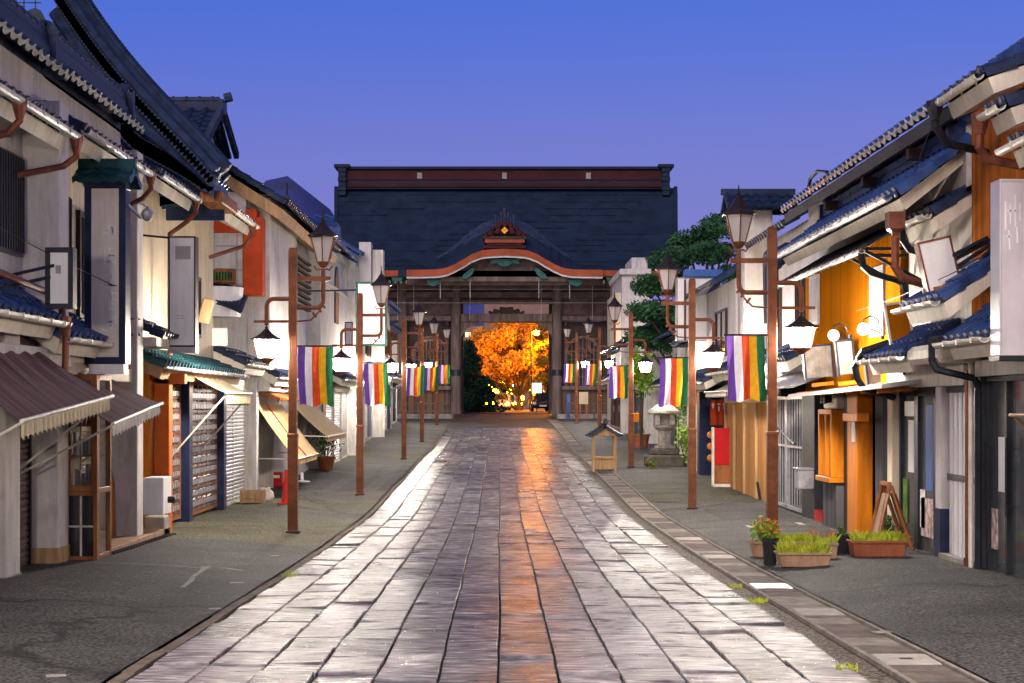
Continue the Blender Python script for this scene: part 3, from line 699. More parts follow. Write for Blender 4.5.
# undulating gable over the entrance
KD = 94.4; kx = lambda px: (px-504.6)*KD/F + gx(504.6, KD); kz = lambda py: EYE + (HY-py)*KD/F
half = [(0, 249), (10, 249.4), (22, 250.3), (32, 254), (42, 260), (50, 264.5), (58, 268), (68, 269.6), (82, 269.9), (98, 270)]
topc = [(0, 233), (8, 233), (14, 234), (20, 227), (27, 227), (36, 231), (44, 237), (53, 246), (62, 254), (74, 261), (94, 267.5), (98, 268.5)]
top2 = [(0, 219.5), (10, 220.5), (20, 223.5), (30, 229), (40, 237), (50, 246), (60, 253.5), (72, 260.5), (86, 265), (98, 268.5)]
def full(h_): return [(504.6-a, b_) for a, b_ in h_[:0:-1]] + [(504.6+a, b_) for a, b_ in h_]
def ip(h_, a):
    for (x0, y0), (x1, y1) in zip(h_, h_[1:]):
        if a <= x1:
            t = (a-x0)/(x1-x0); t2 = t*t*(3-2*t)*.4 + t*.6; return y0 + (y1-y0)*t2
    return h_[-1][1]
N_ = 48; xs = [504.6 - 98 + 196*i/N_ for i in range(N_+1)]
def band(off0, off1, D0, D1, name, mat, f0=half, f1=half, par=gate, back=0):
    q_ = (KD+back)/KD; m = MB(); lo = [(kx(x), kz(ip(f0, abs(x-504.6)) + off0)) for x in xs]; hi = [(gx(504.6, KD)+(kx(x)-gx(504.6, KD))*q_, EYE+(kz(ip(f1, abs(x-504.6)) + off1)-EYE)*q_) for x in xs]
    for i in range(N_):
        m.add([(q[0], D_ + (back if (D_ == D0 and u_ > 1) else 0), q[1]) for D_ in (D0, D1) for u_, q in enumerate((lo[i], lo[i+1], hi[i+1], hi[i]))],
              [(0,1,2,3),(7,6,5,4),(0,4,5,1),(3,2,6,7)] + ([(0,3,7,4)] if i == 0 else []) + ([(1,5,6,2)] if i == N_-1 else []))
    return m.build(name, mat, par)
kr = band(0, 0, KD+.02, 101.5, 'gable_roof', 'temple_roof', half, top2, back=2.2)
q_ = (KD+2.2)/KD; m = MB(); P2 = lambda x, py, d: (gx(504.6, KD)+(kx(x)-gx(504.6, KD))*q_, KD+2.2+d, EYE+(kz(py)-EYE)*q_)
m.sheet([[P2(x, ip(top2, abs(x-504.6)) + o_, d_) for x in xs] for o_, d_ in ((9, -.75), (4, -.35), (-1.0, -.02), (-1.0, .5))], .12); m.build('gable_rim', 'skylit_rim', kr)
band(6.6, 0, KD-.14, KD+.02, 'gable_fascia', 'temple_red', par=kr)
band(8.4, 6.6, KD-.06, KD+.06, 'white_trim', 'white_line', par=kr)
m = MB()
m.box(kx(483), kx(526), KD-.1, KD+.9, kz(248.4), kz(245.5)); m.box(kx(487), kx(522), KD-.15, KD+.8, kz(245.5)+.001, kz(243)); gb = m.build('ornament_base', 'temple_dark_red', kr)
m = MB(); m.box(kx(485), kx(524.5), KD-.22, KD+.7, kz(243)+.002, kz(239.5)); m.build('red_band', 'temple_red', gb)
m = MB(); m.box(kx(483), kx(526), KD-.26, KD+.72, kz(239.5)+.003, kz(236.5)); m.build('dark_band', 'dark_wood', gb)
# carved crest: lobed scrollwork, spires and a gold flower
m = MB(); r_ = random.Random(2)
for dx, zc, rr in ((0,229,8),(-8,231,5),(8,231,5),(-14,233.5,4),(14,233.5,4),(-4.5,226,4.5),(4.5,226,4.5),(-19,235,2.8),(19,235,2.8),(-11,229.5,3.4),(11,229.5,3.4)):
    m.lathe([(rr*.05*.7, -.12), (rr*.05, 0), (rr*.05*.7, .12)], (0,0,0), 9)
    k0 = len(m.v) - 27
    for i in range(k0, len(m.v)):
        x, y, z = m.v[i]; m.v[i] = (kx(504.6+dx) + x, KD - .1 + z, kz(zc) + y)
m.build('carved_crest', 'temple_dark_red', gb)
m = MB()
for dx, top, wd in ((0,207,2.0),(-3.2,211,1.4),(3.2,211,1.4),(-9,214,1.4),(9,214,1.4),(6.2,216,1.0),(-6.2,216,1.0)):
    m.box(kx(504.6+dx-wd), kx(504.6+dx+wd), KD+.35-.01*abs(dx), KD+.65, kz(236), kz(top))
m.each('crest_spire', 'roof_tile_dark', gb, bev=.03)
m = MB()
for a in range(4): m.cbox((kx(504.6)+.1*math.cos(a*1.57), KD-.30, kz(231)+.1*math.sin(a*1.57)), (.13, .1, .13), Matrix.Rotation(.78, 3, 'Y'))
m.build('gold_flower', 'gold_leaf', gb)
# green carved boards under the curve
for pts, nm in (([(490.5,258.5),(518.7,258.5),(519.5,264),(512,262.5),(508,266),(501,266),(497,262.5),(489.5,264)], 'pendant_board'),
            ([(534,267.5),(539,268),(546,274),(548,278),(543,279),(537,274)], 'pendant_board'), ([(475.2,267.5),(470.2,268),(463.2,274),(461.2,278),(466.2,279),(472.2,274)], 'pendant_board'),
            ([(568,279),(583,279),(582,284),(577,286),(570,284)], 'pendant_board'), ([(441.2,279),(426.2,279),(427.2,284),(432.2,286),(439.2,284)], 'pendant_board'),
            ([(606,277),(618,277),(617,281),(608,281)], 'pendant_board'), ([(403,277),(391,277),(392,281),(401,281)], 'pendant_board')):
    m = MB(); m.prism([(kx(x), kz(z)) for x, z in pts], 1, KD+.3, KD+.45); m.build(nm, 'verdigris', gate, bev=.02)
# wall behind the curve, entrance posts carrying it
m = MB(); m.prism([(kx(x), kz(ip(half, abs(x-504.6))+7)) for x in xs] + [(kx(602), kz(284)), (kx(407), kz(284))], 1, KD+.8, KD+1.0); m.build('gable_panel', 'temple_wood', gate)
m = MB(); m.box(kx(430), kx(579), KD+.5, KD+.8, kz(281), kz(276)); m.build('rainbow_beam', 'temple_wood_pale', gate, bev=.03)
m = MB()
for px in (440, 470, 539, 570): m.box(kx(px-.25), kx(px+.25), KD+.45, KD+.47, kz(298), kz(281))
m.each('net_pole', 'gutter_grey', gate)
# fence rail at the foot of the gate
for (pa, pb, nm) in ((385, 452, 'left'), (566, 622, 'right')):
    m = MB(); D = 95.2; z0 = gz(D)
    xa, xb = gx(pa, D), gx(pb, D)
    m.box(xa, xb, D-.03, D+.03, z0+.42, z0+.48); m.box(xa, xb, D-.03, D+.03, z0+.84, z0+.9)
    f = m.build('rail_fence', 'temple_wood_pale'); recenter(f)
    tag(f, 'low metal rail fence at the gate foot, ' + ('left' if nm == 'left' else 'right') + ' of the opening', 'fence', 'rail fences before the gate')
    for i in range(5):
        x = xa + (xb-xa)*i/4; q = MB(); q.box(x-.035, x+.035, D-.035, D+.035, gs(x,D)-.02, z0+.92); q.build('fence_post', 'temple_wood_pale', f)
# notice board and blue banner stand at the gate's right foot
m = MB(); D = 94; x0, x1 = gx(579, D), gx(588, D); m.box(x0, x1, D-.04, D+.04, gzz(404, D), gzz(392, D)); nb = one('notice_board', m, 'cream_wall', 'small cream notice board on posts at the right foot of the gate', 'notice board')
q = MB(); q.box(x0+.03, x0+.1, D+.04, D+.1, gs(x0,D), gzz(393,D)); q.box(x1-.1, x1-.03, D+.04, D+.1, gs(x0,D), gzz(393,D)); q.build('leg', 'brown_wood', nb)
m = MB(); m.box(gx(567,95.6), gx(570,95.6), 95.5, 95.66, gs(4,95.6)-.01, gzz(394,95.6)); one('blue_post', m, 'sign_blue', 'narrow pale blue post standing before the gate', 'post', bev=.01)
# ------------------------------------------------------------------ builders for the shop houses
def tile_roof(mb, p0, p1, up, pitch=.26, course=.27, amp=.035, discs=True):
    p0, p1, up = Vector(p0), Vector(p1), Vector(up); al = p1-p0; La = al.length; al.normalize(); Lu = up.length; u = up.normalized()
    n = al.cross(u); 
    if n.z < 0: n = -n
    nc = max(2, round(La/pitch)); pt = La/nc; nr = max(1, round(Lu/course)); cr_ = Lu/nr
    prof = [(0, 0), (.10, .75), (.22, 1.0), (.34, .75), (.44, 0), (.72, -.3)]
    rows = []
    for r in range(nr):
        for s_, lip in ((r*cr_, .026), ((r+1)*cr_, 0.0)):
            row = []
            for c in range(nc):
                for (t, h_) in prof: row.append(p0 + al*(c+t)*pt + u*s_ + n*(h_*amp+lip))
            row.append(p0 + al*La + u*s_ + n*lip); rows.append(row)
    m = len(rows[0]); base = [[q - n*.07 for q in rows[0]]]
    mb.grid(base + rows)
    mb.grid([[r[0] for r in rows], [r[0] - n*.09 for r in rows]]); mb.grid([[r[-1] for r in rows], [r[-1] - n*.09 for r in rows]])
    if discs:
        for c in range(nc):
            q = p0 + al*(c+.22)*pt + n*.02 - u*.02; k = len(mb.v); ra = amp*1.45
            for off in (0, -.03):
                for j in range(8):
                    a = 6.283*j/8; mb.v.append(tuple(q + u*off + al*ra*math.cos(a) + n*ra*math.sin(a)))
            mb.f.append(tuple(k+8+j for j in range(8))); mb.mi.append(mb.m)
            for j in range(8): mb.f.append((k+j, k+(j+1)%8, k+8+(j+1)%8, k+8+j)); mb.mi.append(mb.m)
def ridge_tiles(mb, p, q, w_=.3, h_=.34, layers=4, ends=True):
    """noshi ridge: stacked tile courses, a round cap and a plaque at each end"""
    p, q = Vector(p), Vector(q); d = (q-p).normalized(); side = d.cross(Vector((0,0,1))).normalized()
    for i in range(layers):
        ww = w_*(1 - .12*i) + (.03 if i % 2 else 0); z = h_*(i+.5)/layers
        mb.bar(p + Vector((0,0,z)), q + Vector((0,0,z)), ww, h_/layers*.92)
    mb.tube([p + Vector((0,0,h_+.03)), q + Vector((0,0,h_+.03))], .085, 8)
    L_ = (q-p).length; k = 1
    while k*.27 < L_:
        c = p + d*k*.27 + Vector((0,0,h_+.03)); mb.tube([c - d*.02, c + d*.02], .1, 8); k += 1
    if ends:
        for e, sg in ((p, -1), (q, 1)):
            c = e + d*sg*.05
            mb.cbox(c + Vector((0,0,h_*.5)), (w_*1.35 if abs(side.x) > .5 else .12, w_*1.35 if abs(side.y) > .5 else .12, h_*1.25))
            mb.tube([c + d*sg*.05 + Vector((0,0,h_+.08)), c + d*sg*.2 + Vector((0,0,h_+.12))], .1, 8)
def gutter(mb, x, y0, y1, z, r=.06, s=1):
    o = [(x + r*math.cos(a), z + r*math.sin(a)) for a in [math.pi + math.pi*i/6 for i in range(7)]]
    i_ = [(x + (r-.008)*math.cos(a), z + (r-.008)*math.sin(a)) for a in [2*math.pi - math.pi*i/6 for i in range(7)]]
    mb.prism(o + i_, 1, y0, y1); y = y0 + .3
    while y < y1:
        mb.box(x-r-.006, x+r+.006, y-.012, y+.012, z+.002, z+.012); mb.box(x-r-.008, x-r+.004, y-.012, y+.012, z-.05, z+.01); mb.box(x+r-.004, x+r+.008, y-.012, y+.012, z-.05, z+.01); y += .55
def pent(par, s, y0, y1, xo, xi, ze, zt, mat='roof_tile', gut='gutter_white', soff='soffit_white', th=.16, fas=None, gut_r=.06, name='pent_roof'):
    m = MB(); tile_roof(m, (s*xo, y0, ze), (s*xo, y1, ze), (s*(xi-xo), 0, zt-ze)); ro = m.build(name, mat, par)
    e = MB(); e.prism([(s*(xo+.04), ze-.075), (s*xi, zt-.09), (s*xi, zt-.09-th), (s*(xo+.10), ze-.075-th)], 1, y0+.02, y1-.02); e.build('eave_board', soff, ro)
    if gut:
        g_ = MB(); gutter(g_, s*(xo-.07), y0-.03, y1+.05, ze-.05, gut_r); g_.build('gutter', gut, par)
    return ro
def downpipe(par, pts, mat='copper_pipe', r=.038, name='downpipe'):
    m = MB(); m.tube(pts, r, 8)
    a = Vector(pts[0]); m.lathe([(r*1.1, -.16), (r*2.1, -.02), (r*2.1, .05)], a, 8)
    return m.build(name, mat, par, smooth=False)
def wall(par, x0, x1, y0, y1, z0, z1, mat, name='wall', bev=.0):
    m = MB(); m.box(min(x0,x1), max(x0,x1), y0, y1, z0, z1); return m.build(name, mat, par, bev=bev)
def slats_y(mb, x, s, y0, y1, z0, z1, pitch=.075):
    """horizontal roller-shutter slats facing the street"""
    n = int((z1-z0)/pitch); pr = []
    for i in range(n):
        z = z0 + i*pitch; pr += [(x, z), (x - s*.016, z+pitch*.25), (x - s*.016, z+pitch*.7), (x, z+pitch*.93)]
    pr.append((x, z0+n*pitch)); mb.grid([[(a, y, b_) for a, b_ in pr] for y in (y0, y1)])
    mb.grid([[(x + s*.03, y, z0) for y in (y0, y1)], [(x + s*.03, y, z0+n*pitch) for y in (y0, y1)]])
def shutter(par, s, x, y0, y1, z0, z1, mat='shutter_grey', frame='dark_metal', vert=0, links=False):
    m = MB(); slats_y(m, s*x, s, y0, y1, z0+.06, z1)
    if links:
        m.m = 1
        for i in range(1, int((y1-y0)/.16)):
            y = y0+i*.16
            for k in range(11): m.box(s*x-s*.045-.01, s*x-s*.045+.01, y-.05, y+.05, z0+.16+k*.19, z0+.24+k*.19)
    sh = m.build('roller_shutter', [mat, 'steel'] if links else mat, par)
    f = MB(); f.box(s*x-.04, s*x+.04, y0-.07, y0, z0, z1+.1); f.box(s*x-.04, s*x+.04, y1, y1+.07, z0, z1+.1); f.box(s*x-.06, s*x+.06, y0-.07, y1+.07, z1+.001, z1+.22); f.box(s*x-.03, s*x+.03, y0, y1, z0, z0+.06)
    f.build('shutter_frame', frame, sh)
    if vert:
        v = MB()
        for i in range(1, vert): y = y0 + (y1-y0)*i/vert; v.box(s*x-.05, s*x+.02, y-.03, y+.03, z0+.001, z1)
        v.each('shutter_post', frame, sh)
    return sh
def window(par, s, x, y0, y1, z0, z1, frame='dark_wood', gl='dark_glass', nv=2, nh=1, lat=0, depth=.06):
    f = MB(); X = s*x; t = .055
    a, b_ = min(X, X-s*depth), max(X, X-s*depth)
    f.box(a, b_, y0-t, y0, z0-t, z1+t); f.box(a, b_, y1, y1+t, z0-t, z1+t); f.box(a, b_, y0, y1, z1, z1+t); f.box(a, b_, y0, y1, z0-t, z0)
    for i in range(1, nv): y = y0 + (y1-y0)*i/nv; f.box(a+.01, b_-.01, y-.02, y+.02, z0, z1)
    for i in range(1, nh): z = z0 + (z1-z0)*i/nh; f.box(a+.012, b_-.012, y0, y1, z-.018, z+.018)
    w_ = f.build('window', frame, par)
    g_ = MB(); g_.box(X-s*.02-.006, X-s*.02+.006, y0, y1, z0, z1); g_.build('pane', gl, w_)
    if lat:
        l = MB()
        for i in range(lat): y = y0 + (y1-y0)*(i+.5)/lat; l.box(X-s*(depth+.03)-.012, X-s*(depth+.03)+.012, y-.014, y+.014, z0-.02, z1+.02)
        l.build('lattice', frame, w_)
    return w_
def awning(par, s, y0, y1, xi, zi, xo, zo, mat, val=.2, arms=True, tilt=0, wave=.02, valmat=None, scallop=.16, armmat='gutter_white', zarm=None, name='awning'):
    n, k = max(8, int((y1-y0)*9)), 9; rows = []
    for i in range(k+1):
        t = i/k; sag = -.05*math.sin(math.pi*t)
        rows.append([(s*(xi+(xo-xi)*t), y0+(y1-y0)*j/n, zi+(zo-zi)*t + tilt*t*(j/n-.5) + sag + wave*math.sin(j*1.35 + 2.2*t)*math.sin(math.pi*min(1, t*1.2+.1))) for j in range(n+1)])
    m = MB(); m.sheet(rows, .008); a = m.build(name, mat, par, smooth=False)
    if val:
        v = MB(); nn = max(12, int((y1-y0)/scallop)*6); r0, r1 = [], []
        for j in range(nn+1):
            y = y0+(y1-y0)*j/nn; dd = .75 + .25*abs(math.sin(math.pi*j/6)); zt_ = zo + tilt*(j/nn-.5); r0.append((s*xo, y, zt_-.01)); r1.append((s*xo - s*.015*math.sin(j*1.05), y, zt_-.01-val*dd))
        v.grid([r0, r1]); v.grid([[(p_[0]+s*.006, p_[1], p_[2]) for p_ in r] for r in (r0, r1)]); v.build('valance', valmat or mat, a)
    f = MB(); f.tube([(s*(xo-.015), y0-.05, zo+.005-tilt/2), (s*(xo-.015), y1+.08, zo+.005+tilt/2)], .022, 8); f.tube([(s*xi, y0, zi+.02), (s*xi, y1, zi+.02)], .035, 8)
    if arms:
        za = zarm if zarm is not None else zo - .75
        for y in (y0+.03, y1-.03): f.tube([(s*(xi+.02), y, za), (s*xo, y, zo-.01+tilt*((y-y0)/(y1-y0)-.5))], .016, 6)
    f.build('awning_frame', armmat, a)
    return a
def coping(par, s, y0, y1, x, z, mat='roof_tile_dark', w_=.34):
    m = MB(); tile_roof(m, (s*(x-w_), y0, z), (s*(x-w_), y1, z), (s*w_*.9, 0, w_*.62), .27, .24, .04, False)
    m.box(min(s*x, s*(x+.4)), max(s*x, s*(x+.4)), y0, y1, z-.02, z+w_*.5)
    c = m.build('wall_coping', mat, par)
    r_ = MB(); ridge_tiles(r_, (s*(x+.02), y0, z+w_*.45), (s*(x+.02), y1, z+w_*.45), .30, .36, 4); r_.build('ridge', mat, c)
    return c
def fin(par, s, xi, xo, y0, y1, z0, z1, mat, base=None, name='pillar'):
    p_ = wall(par, s*xi, s*xo, y0, y1, z0, z1, mat, name, .012)
    if base: wall(p_, s*xi, s*(xo-.012), y0-.012, y1+.012, z0-.02, z0+base[0], base[1], 'plinth')
    return p_
def sign_box(name, label, x0, x1, y0, y1, z0, z1, face='sign_white', frame='dark_metal', t=.045, group=None, cap=None, marks=None, cat='sign', side_only=False):
    """upright sign box standing out from a facade; its faces look up and down the street"""
    r_ = thing(name, label, cat, ((x0+x1)/2, (y0+y1)/2, z0), group)
    m = MB(); m.box(x0, x1, y0, y1, z0, z0+t); m.box(x0, x1, y0, y1, z1-t, z1); m.box(x0, x0+t, y0, y1, z0+t, z1-t); m.box(x1-t, x1, y0, y1, z0+t, z1-t); m.build('sign_frame', frame, r_, bev=.004)
    m = MB(); m.box(x0+t, x1-t, y0+.018, y1-.018, z0+t, z1-t); f = m.build('sign_face', face, r_)
    if cap:
        c = MB(); tile_roof(c, (x0-.1, y0-.22, z1), (x1+.1, y0-.22, z1), (0, .22+(y1-y0)/2, .2), .16, .2, .02); tile_roof(c, (x0-.1, y1+.22, z1), (x1+.1, y1+.22, z1), (0, -.22-(y1-y0)/2, .2), .16, .2, .02)
        c.box(x0-.1, x1+.1, (y0+y1)/2-.05, (y0+y1)/2+.05, z1+.16, z1+.3); c.build('cap_roof', cap, r_)
    if marks: marks(f, x0, x1, y0, z0, z1)
    return r_
def brush(par, strokes, y, mat, x0, z1, k):
    """brush strokes (thin raised bars) in a sign face's own units"""
    m = MB()
    for (a, b_, c, d_, wd) in strokes: m.cbox((x0+(a+c)/2*k, y, z1-(b_+d_)/2*k), (math.hypot(c-a, d_-b_)*k, .006, wd*k), Matrix.Rotation(math.atan2(d_-b_, c-a), 3, 'Y'))
    return m.build('lettering', mat, par)
def leaves(mb, c, r, n, size, squash=(1,1,1), shell=.5):
    for _ in range(n):
        d = Vector((rnd.gauss(0,1), rnd.gauss(0,1), rnd.gauss(0,1))).normalized(); q = shell + (1-shell)*rnd.random()
        if rnd.random() < .25: q = rnd.random()
        p_ = Vector(c) + Vector((d.x*r*squash[0], d.y*r*squash[1], d.z*r*squash[2]))*q
        a = Vector((rnd.gauss(0,1), rnd.gauss(0,1), rnd.gauss(0,1))).normalized(); b_ = a.orthogonal().normalized(); e = size*rnd.uniform(.6, 1.3)
        mb.add([p_-a*e, p_+b_*e*.5, p_+a*e, p_-b_*e*.5], [(0,1,2,3)])

# ------------------------------------------------------------------ street lamps and five-coloured banners
def lantern(par, c, lit):
    x, y, z = c                                      # z = height of the eave
    h, rb, rk = (.30, .135, .62) if lit else (.41, .095, 1.0)
    rf = MB(); rf.lathe([(r_, q_*rk) for r_, q_ in ((.27, -.012), (.27, .012), (.19, .06), (.11, .14), (.05, .23), (.022, .27), (.03, .30), (.012, .33), (.008, .42))], (x,y,z), 6, R(30)); fr = rf.build('lantern', 'lamp_dark', par)
    m = MB()
    for j in range(6):
        a = R(30 + 60*j); a2 = R(90 + 60*j)
        for zz, rr in ((-h, rb+.007), (-.012, .215)): m.bar((x+rr*math.cos(a), y+rr*math.sin(a), z+zz), (x+rr*math.cos(a2), y+rr*math.sin(a2), z+zz), .018)
        m.bar((x+(rb+.007)*math.cos(a), y+(rb+.007)*math.sin(a), z-h), (x+.215*math.cos(a), y+.215*math.sin(a), z-.012), .018)
    m.lathe([(.03, -h-.09), (.06, -h-.07), (rb+.012, -h-.015), (rb, -h)], (x,y,z), 6, R(30)); m.build('lantern_frame', 'lamp_brown', fr)
    g_ = MB()
    for j in range(6):
        a, a2 = R(30+60*j), R(90+60*j); f = lambda rr, t, zz: (x+rr*math.cos(t), y+rr*math.sin(t), z+zz)
        g_.add([f(rb,a,-h+.005), f(rb,a2,-h+.005), f(.205,a2,-.02), f(.205,a,-.02)], [(0,1,2,3)])
    g_.build('lantern_pane', 'lit_pane' if lit else 'lantern_glass', fr)
    if not lit:
        b_ = MB(); b_.ball((x, y, z-.2), .045, 8, sz=1.7); b_.build('bulb', 'sign_white', fr)
def arc(c, r, a0, a1, n=5): return [(c[0]+r*math.cos(R(a0+(a1-a0)*i/n)), 0, c[1]+r*math.sin(R(a0+(a1-a0)*i/n))) for i in range(n+1)]
lamp0 = thing('street_lamp', '', 'street lamp', (0,0,0), 'two-lantern street lamps along the path')
m = MB(); m.box(-.066,.066,-.066,.066,1.55,4.5); m.box(-.055,.055,-.055,.055,4.5,4.53); m.build('post', 'lamp_brown', lamp0, bev=.008)
m = MB(); m.box(-.078,.078,-.078,.078,-.12,1.55); m.box(-.085,.085,-.085,.085,1.52,1.58); pb = m.build('post_base', 'lamp_brown', lamp0, bev=.008)
m = MB(); m.box(-.105,.105,-.105,.105,-.12,.04); m.build('foot', 'lamp_dark', pb, bev=.008)
m = MB()
m.bar((.06,0,4.04), (.60,0,4.04), .07); m.tube([(.07,0,3.58), (.36,0,3.58)] + arc((.36,3.70), .12, -90, 0)[1:] + [(.48,0,4.2)], .034, 8)
for k in range(2):                                   # scrolled iron under the lantern
    sg = 1 if k else -1; m.tube([(.48+sg*.02,0,4.18)] + [(.48+sg*(.02+.13*t), 0, 4.10+.16*t + .05*math.sin(t*6)) for t in (.3,.6,1)] , .012, 5)
m.build('upper_bracket', 'lamp_brown', lamp0)
m = MB(); m.tube([(-.07,0,3.72), (-.30,0,3.72)] + arc((-.30,3.60), .12, 90, 180)[1:] + [(-.42,0,3.30)], .034, 8)
m.bar((-.62,0,3.36), (-.05,0,3.36), .04); m.tube([(.05,0,3.36), (.28,0,3.38), (.40,0,3.50), (.50,0,3.66)], .014, 5)
for t in (.34,.42,.48): m.cbox((t,0,3.37+(t-.25)*1.05), (.1,.01,.035), Matrix.Rotation(.9,3,'Y'))
m.build('lower_bracket', 'lamp_brown', lamp0)
m = MB(); m.tube([(.06,0,2.97), (.70,0,2.97)], .014, 6); m.build('banner_arm', 'lamp_dark', lamp0)
lantern(lamp0, (.48,0,4.71), False); lantern(lamp0, (-.42,0,3.08), True)
index_kids()
# banner: five vertical stripes
def banner_mesh(seed):
    r_ = random.Random(seed); ph = r_.uniform(0, 6); m = MB(); nx, nz = 25, 18; amp = r_.uniform(.02, .045)
    P = [[(-.275 + .55*i/nx + .016*math.sin(3*k/nz+ph) + .006*math.sin(i*.9+k*.25+ph)*k/nz, amp*math.sin(i*.5+ph+k*.12)*(.25+k/nz) + .02*math.sin(k*.3+ph)*k/nz, -.93*k/nz - .022*math.sin(i*.42+ph)*(k/nz)) for i in range(nx+1)] for k in range(nz+1)]
    for dy in (0, .004):
        for st in range(5):
            m.m = st; m.grid([[(p_[0], p_[1]+dy, p_[2]) for p_ in r[st*5:st*5+6]] for r in P])
    return m
SP = ['flag_purple', 'flag_white', 'flag_red', 'flag_yellow', 'flag_green']
lamps = [  # column, depth, side, lamp label, banner label
 (772, 24.5, 1, 'rusty brown street lamp standing behind the flower planters, largest in view', 'largest five-striped banner, above and left of the flower planters'),
 (692, 33.4, 1, 'brown street lamp before the red sign panel, in front of a blue-capped white sign', 'five-striped banner hanging just left of the lamp by the red sign panel'),
 (631, 49.7, 1, 'brown street lamp between the small roofed wooden stand and the stone lantern', 'five-striped banner left of the stone lantern, its green stripe against a leafy bush'),
 (599.5, 74, 1, 'slim distant brown street lamp in line with the dark maroon doors', 'small distant striped banner on the lamp in line with the maroon door'),
 (576.7, 84.7, 1, 'most distant street lamp right of the gate opening, before the arched gate window', 'smallest striped banner right of the gate opening, before the arched window'),
 (293, 27.0, -1, 'tallest left-hand brown street lamp, standing between the cream blinds and the path', 'largest left-hand striped banner, above the tan slanted blinds'),
 (360, 38.1, -1, 'brown street lamp before a white sign with thin green frame', 'striped banner hanging under the green-framed white sign'),
 (404, 54.4, -1, 'dark thin street lamp, third along the left edge of the path', 'striped banner on the third lamp along the left edge'),
 (422, 67.5, -1, 'rust brown thin street lamp, fourth along the left edge of the path', 'striped banner on the fourth lamp along the left edge'),
 (437, 83.7, -1, 'farthest left-hand street lamp, close to the left column of the gate', 'smallest striped banner on the left, nearest the gate column')]
for i, (px, D, s, lab, blab) in enumerate(lamps):
    x = XP(px, D); z = gs(x, D); o = lamp0 if i == 0 else copy_tree(lamp0)
    o['label'] = lab; o.location = (x, D, z); o.rotation_euler = (0, 0, math.pi if s > 0 else 0)
    b_ = banner_mesh(i).build('banner', SP); b_.location = (x - s*.37, D, z + 2.955); b_.rotation_euler = (rnd.uniform(-.05, .05), 0, rnd.uniform(-.10, .10))
    tag(b_, blab, 'banner', 'five-striped banners on the lamps')
for (x, D, lab) in ((3.95, 9.3, 'street lamp right beside the camera, just outside the picture'), (-3.3, 8.6, 'street lamp left beside the camera, just outside the picture')):
    o = copy_tree(lamp0); o['label'] = lab; o.location = (x, D, gs(x, D)); o.rotation_euler = (0, 0, math.pi if x > 0 else 0)
# ------------------------------------------------------------------ left row of shop houses (s = -1)
s = -1
def house(name, label, s, y0, y1, group=None, x=5.4): return thing(name, label, 'building', (s*x, (y0+y1)/2, gz((y0+y1)/2)), group)
# --- A: nearest left shop
A = house('shop_house', 'nearest left shop house with dark louvred upstairs window and purple awning', s, 11, 19.7)
wall(A, -5.5, -11, 10, 19.7, 2.7, 5.5, 'lavender_plaster')
wall(A, -5.75, -11, 10, 19.7, 0, 2.7, 'beige_plaster')
fin(A, s, 5.5, 5.22, 17.95, 18.5, 0, 2.9, 'grey_plaster', (.28, 'concrete'))
fin(A, s, 5.75, 5.2, 20.0, 20.5, 0, 2.8, 'grey_plaster', (.42, 'tan_wood'))
shutter(A, s, 5.55, 18.55, 19.95, .12, 2.5, 'shutter_brown', vert=0)
shutter(A, s, 5.55, 13.5, 17.85, .12, 2.5, 'shutter_brown')
wall(A, -5.75, -5.15, 10, 20.5, 2.55, 2.75, 'grey_plaster', 'lintel', .01)
fin(A, s, 5.5, 5.06, 19.55, 19.95, 2.7, 5.6, 'lavender_plaster')
w_ = window(A, s, 5.5, 18.0, 19.35, 3.84, 4.86, 'dark_metal', 'dark_glass', 1, 1, 14)
window(A, s, 5.5, 14, 16, 3.75, 4.95, 'dark_metal', 'dark_glass', 1, 1, 14)
pent(A, s, 11, 19.25, 4.98, 5.55, 3.08, 3.50)
downpipe(A, [(-4.92, 19.2, 3.05), (-4.92, 19.3, 3.0), (-4.94, 19.3, 2.5), (-5.1, 19.3, 2.38), (-5.45, 19.3, 2.30)])
m = MB(); m.tube([(-5.45, 13, 3.62), (-5.10, 13.2, 3.62), (-5.02, 18.7, 3.36), (-4.94, 19.1, 3.30), (-4.93, 19.2, 3.05)], .04, 8); m.build('drain_pipe', 'copper_pipe', A)
pent(A, s, 11, 19.5, 4.92, 5.5, 5.24, 5.58, 'roof_tile_dark', 'gutter_grey')
downpipe(A, [(-4.86, 17.2, 5.16), (-4.86, 17.2, 4.98), (-4.98, 17.2, 4.85), (-5.4, 17.2, 4.75)])
downpipe(A, [(-4.86, 19.5, 5.16), (-4.86, 19.5, 4.95), (-5.0, 19.45, 4.83), (-5.46, 19.0, 4.66)])
wall(A, -5.34, -6.0, 10, 19.9, 5.45, 5.95, 'lavender_plaster', 'parapet')
coping(A, s, 10, 19.8, 5.35, 5.92)
m = MB(); tile_roof(m, (-6.2, 10, 5.9), (-6.2, 19.6, 5.9), (-3.4, 0, 2.6), .3, .3, .04, False); mr = m.build('roof', 'roof_tile_dark', A)
m = MB(); m.prism([(19.6-9.6, 5.9), (19.6, 5.9), (19.6, 8.4), (10, 8.4)], 0, -9.7, -9.5); m.each('gable_wall', 'dark_wood', mr)
awning(A, s, 15.7, 19.25, 5.45, 2.94, 4.42, 2.07, 'awning_purple', .17, valmat='awning_cream', zarm=1.35, tilt=.25)
m = MB(); tile_roof(m, (-8.2, 19.9, 6.6), (-5.6, 19.9, 6.6), (0, .01, .7), .2, .2, .03); 
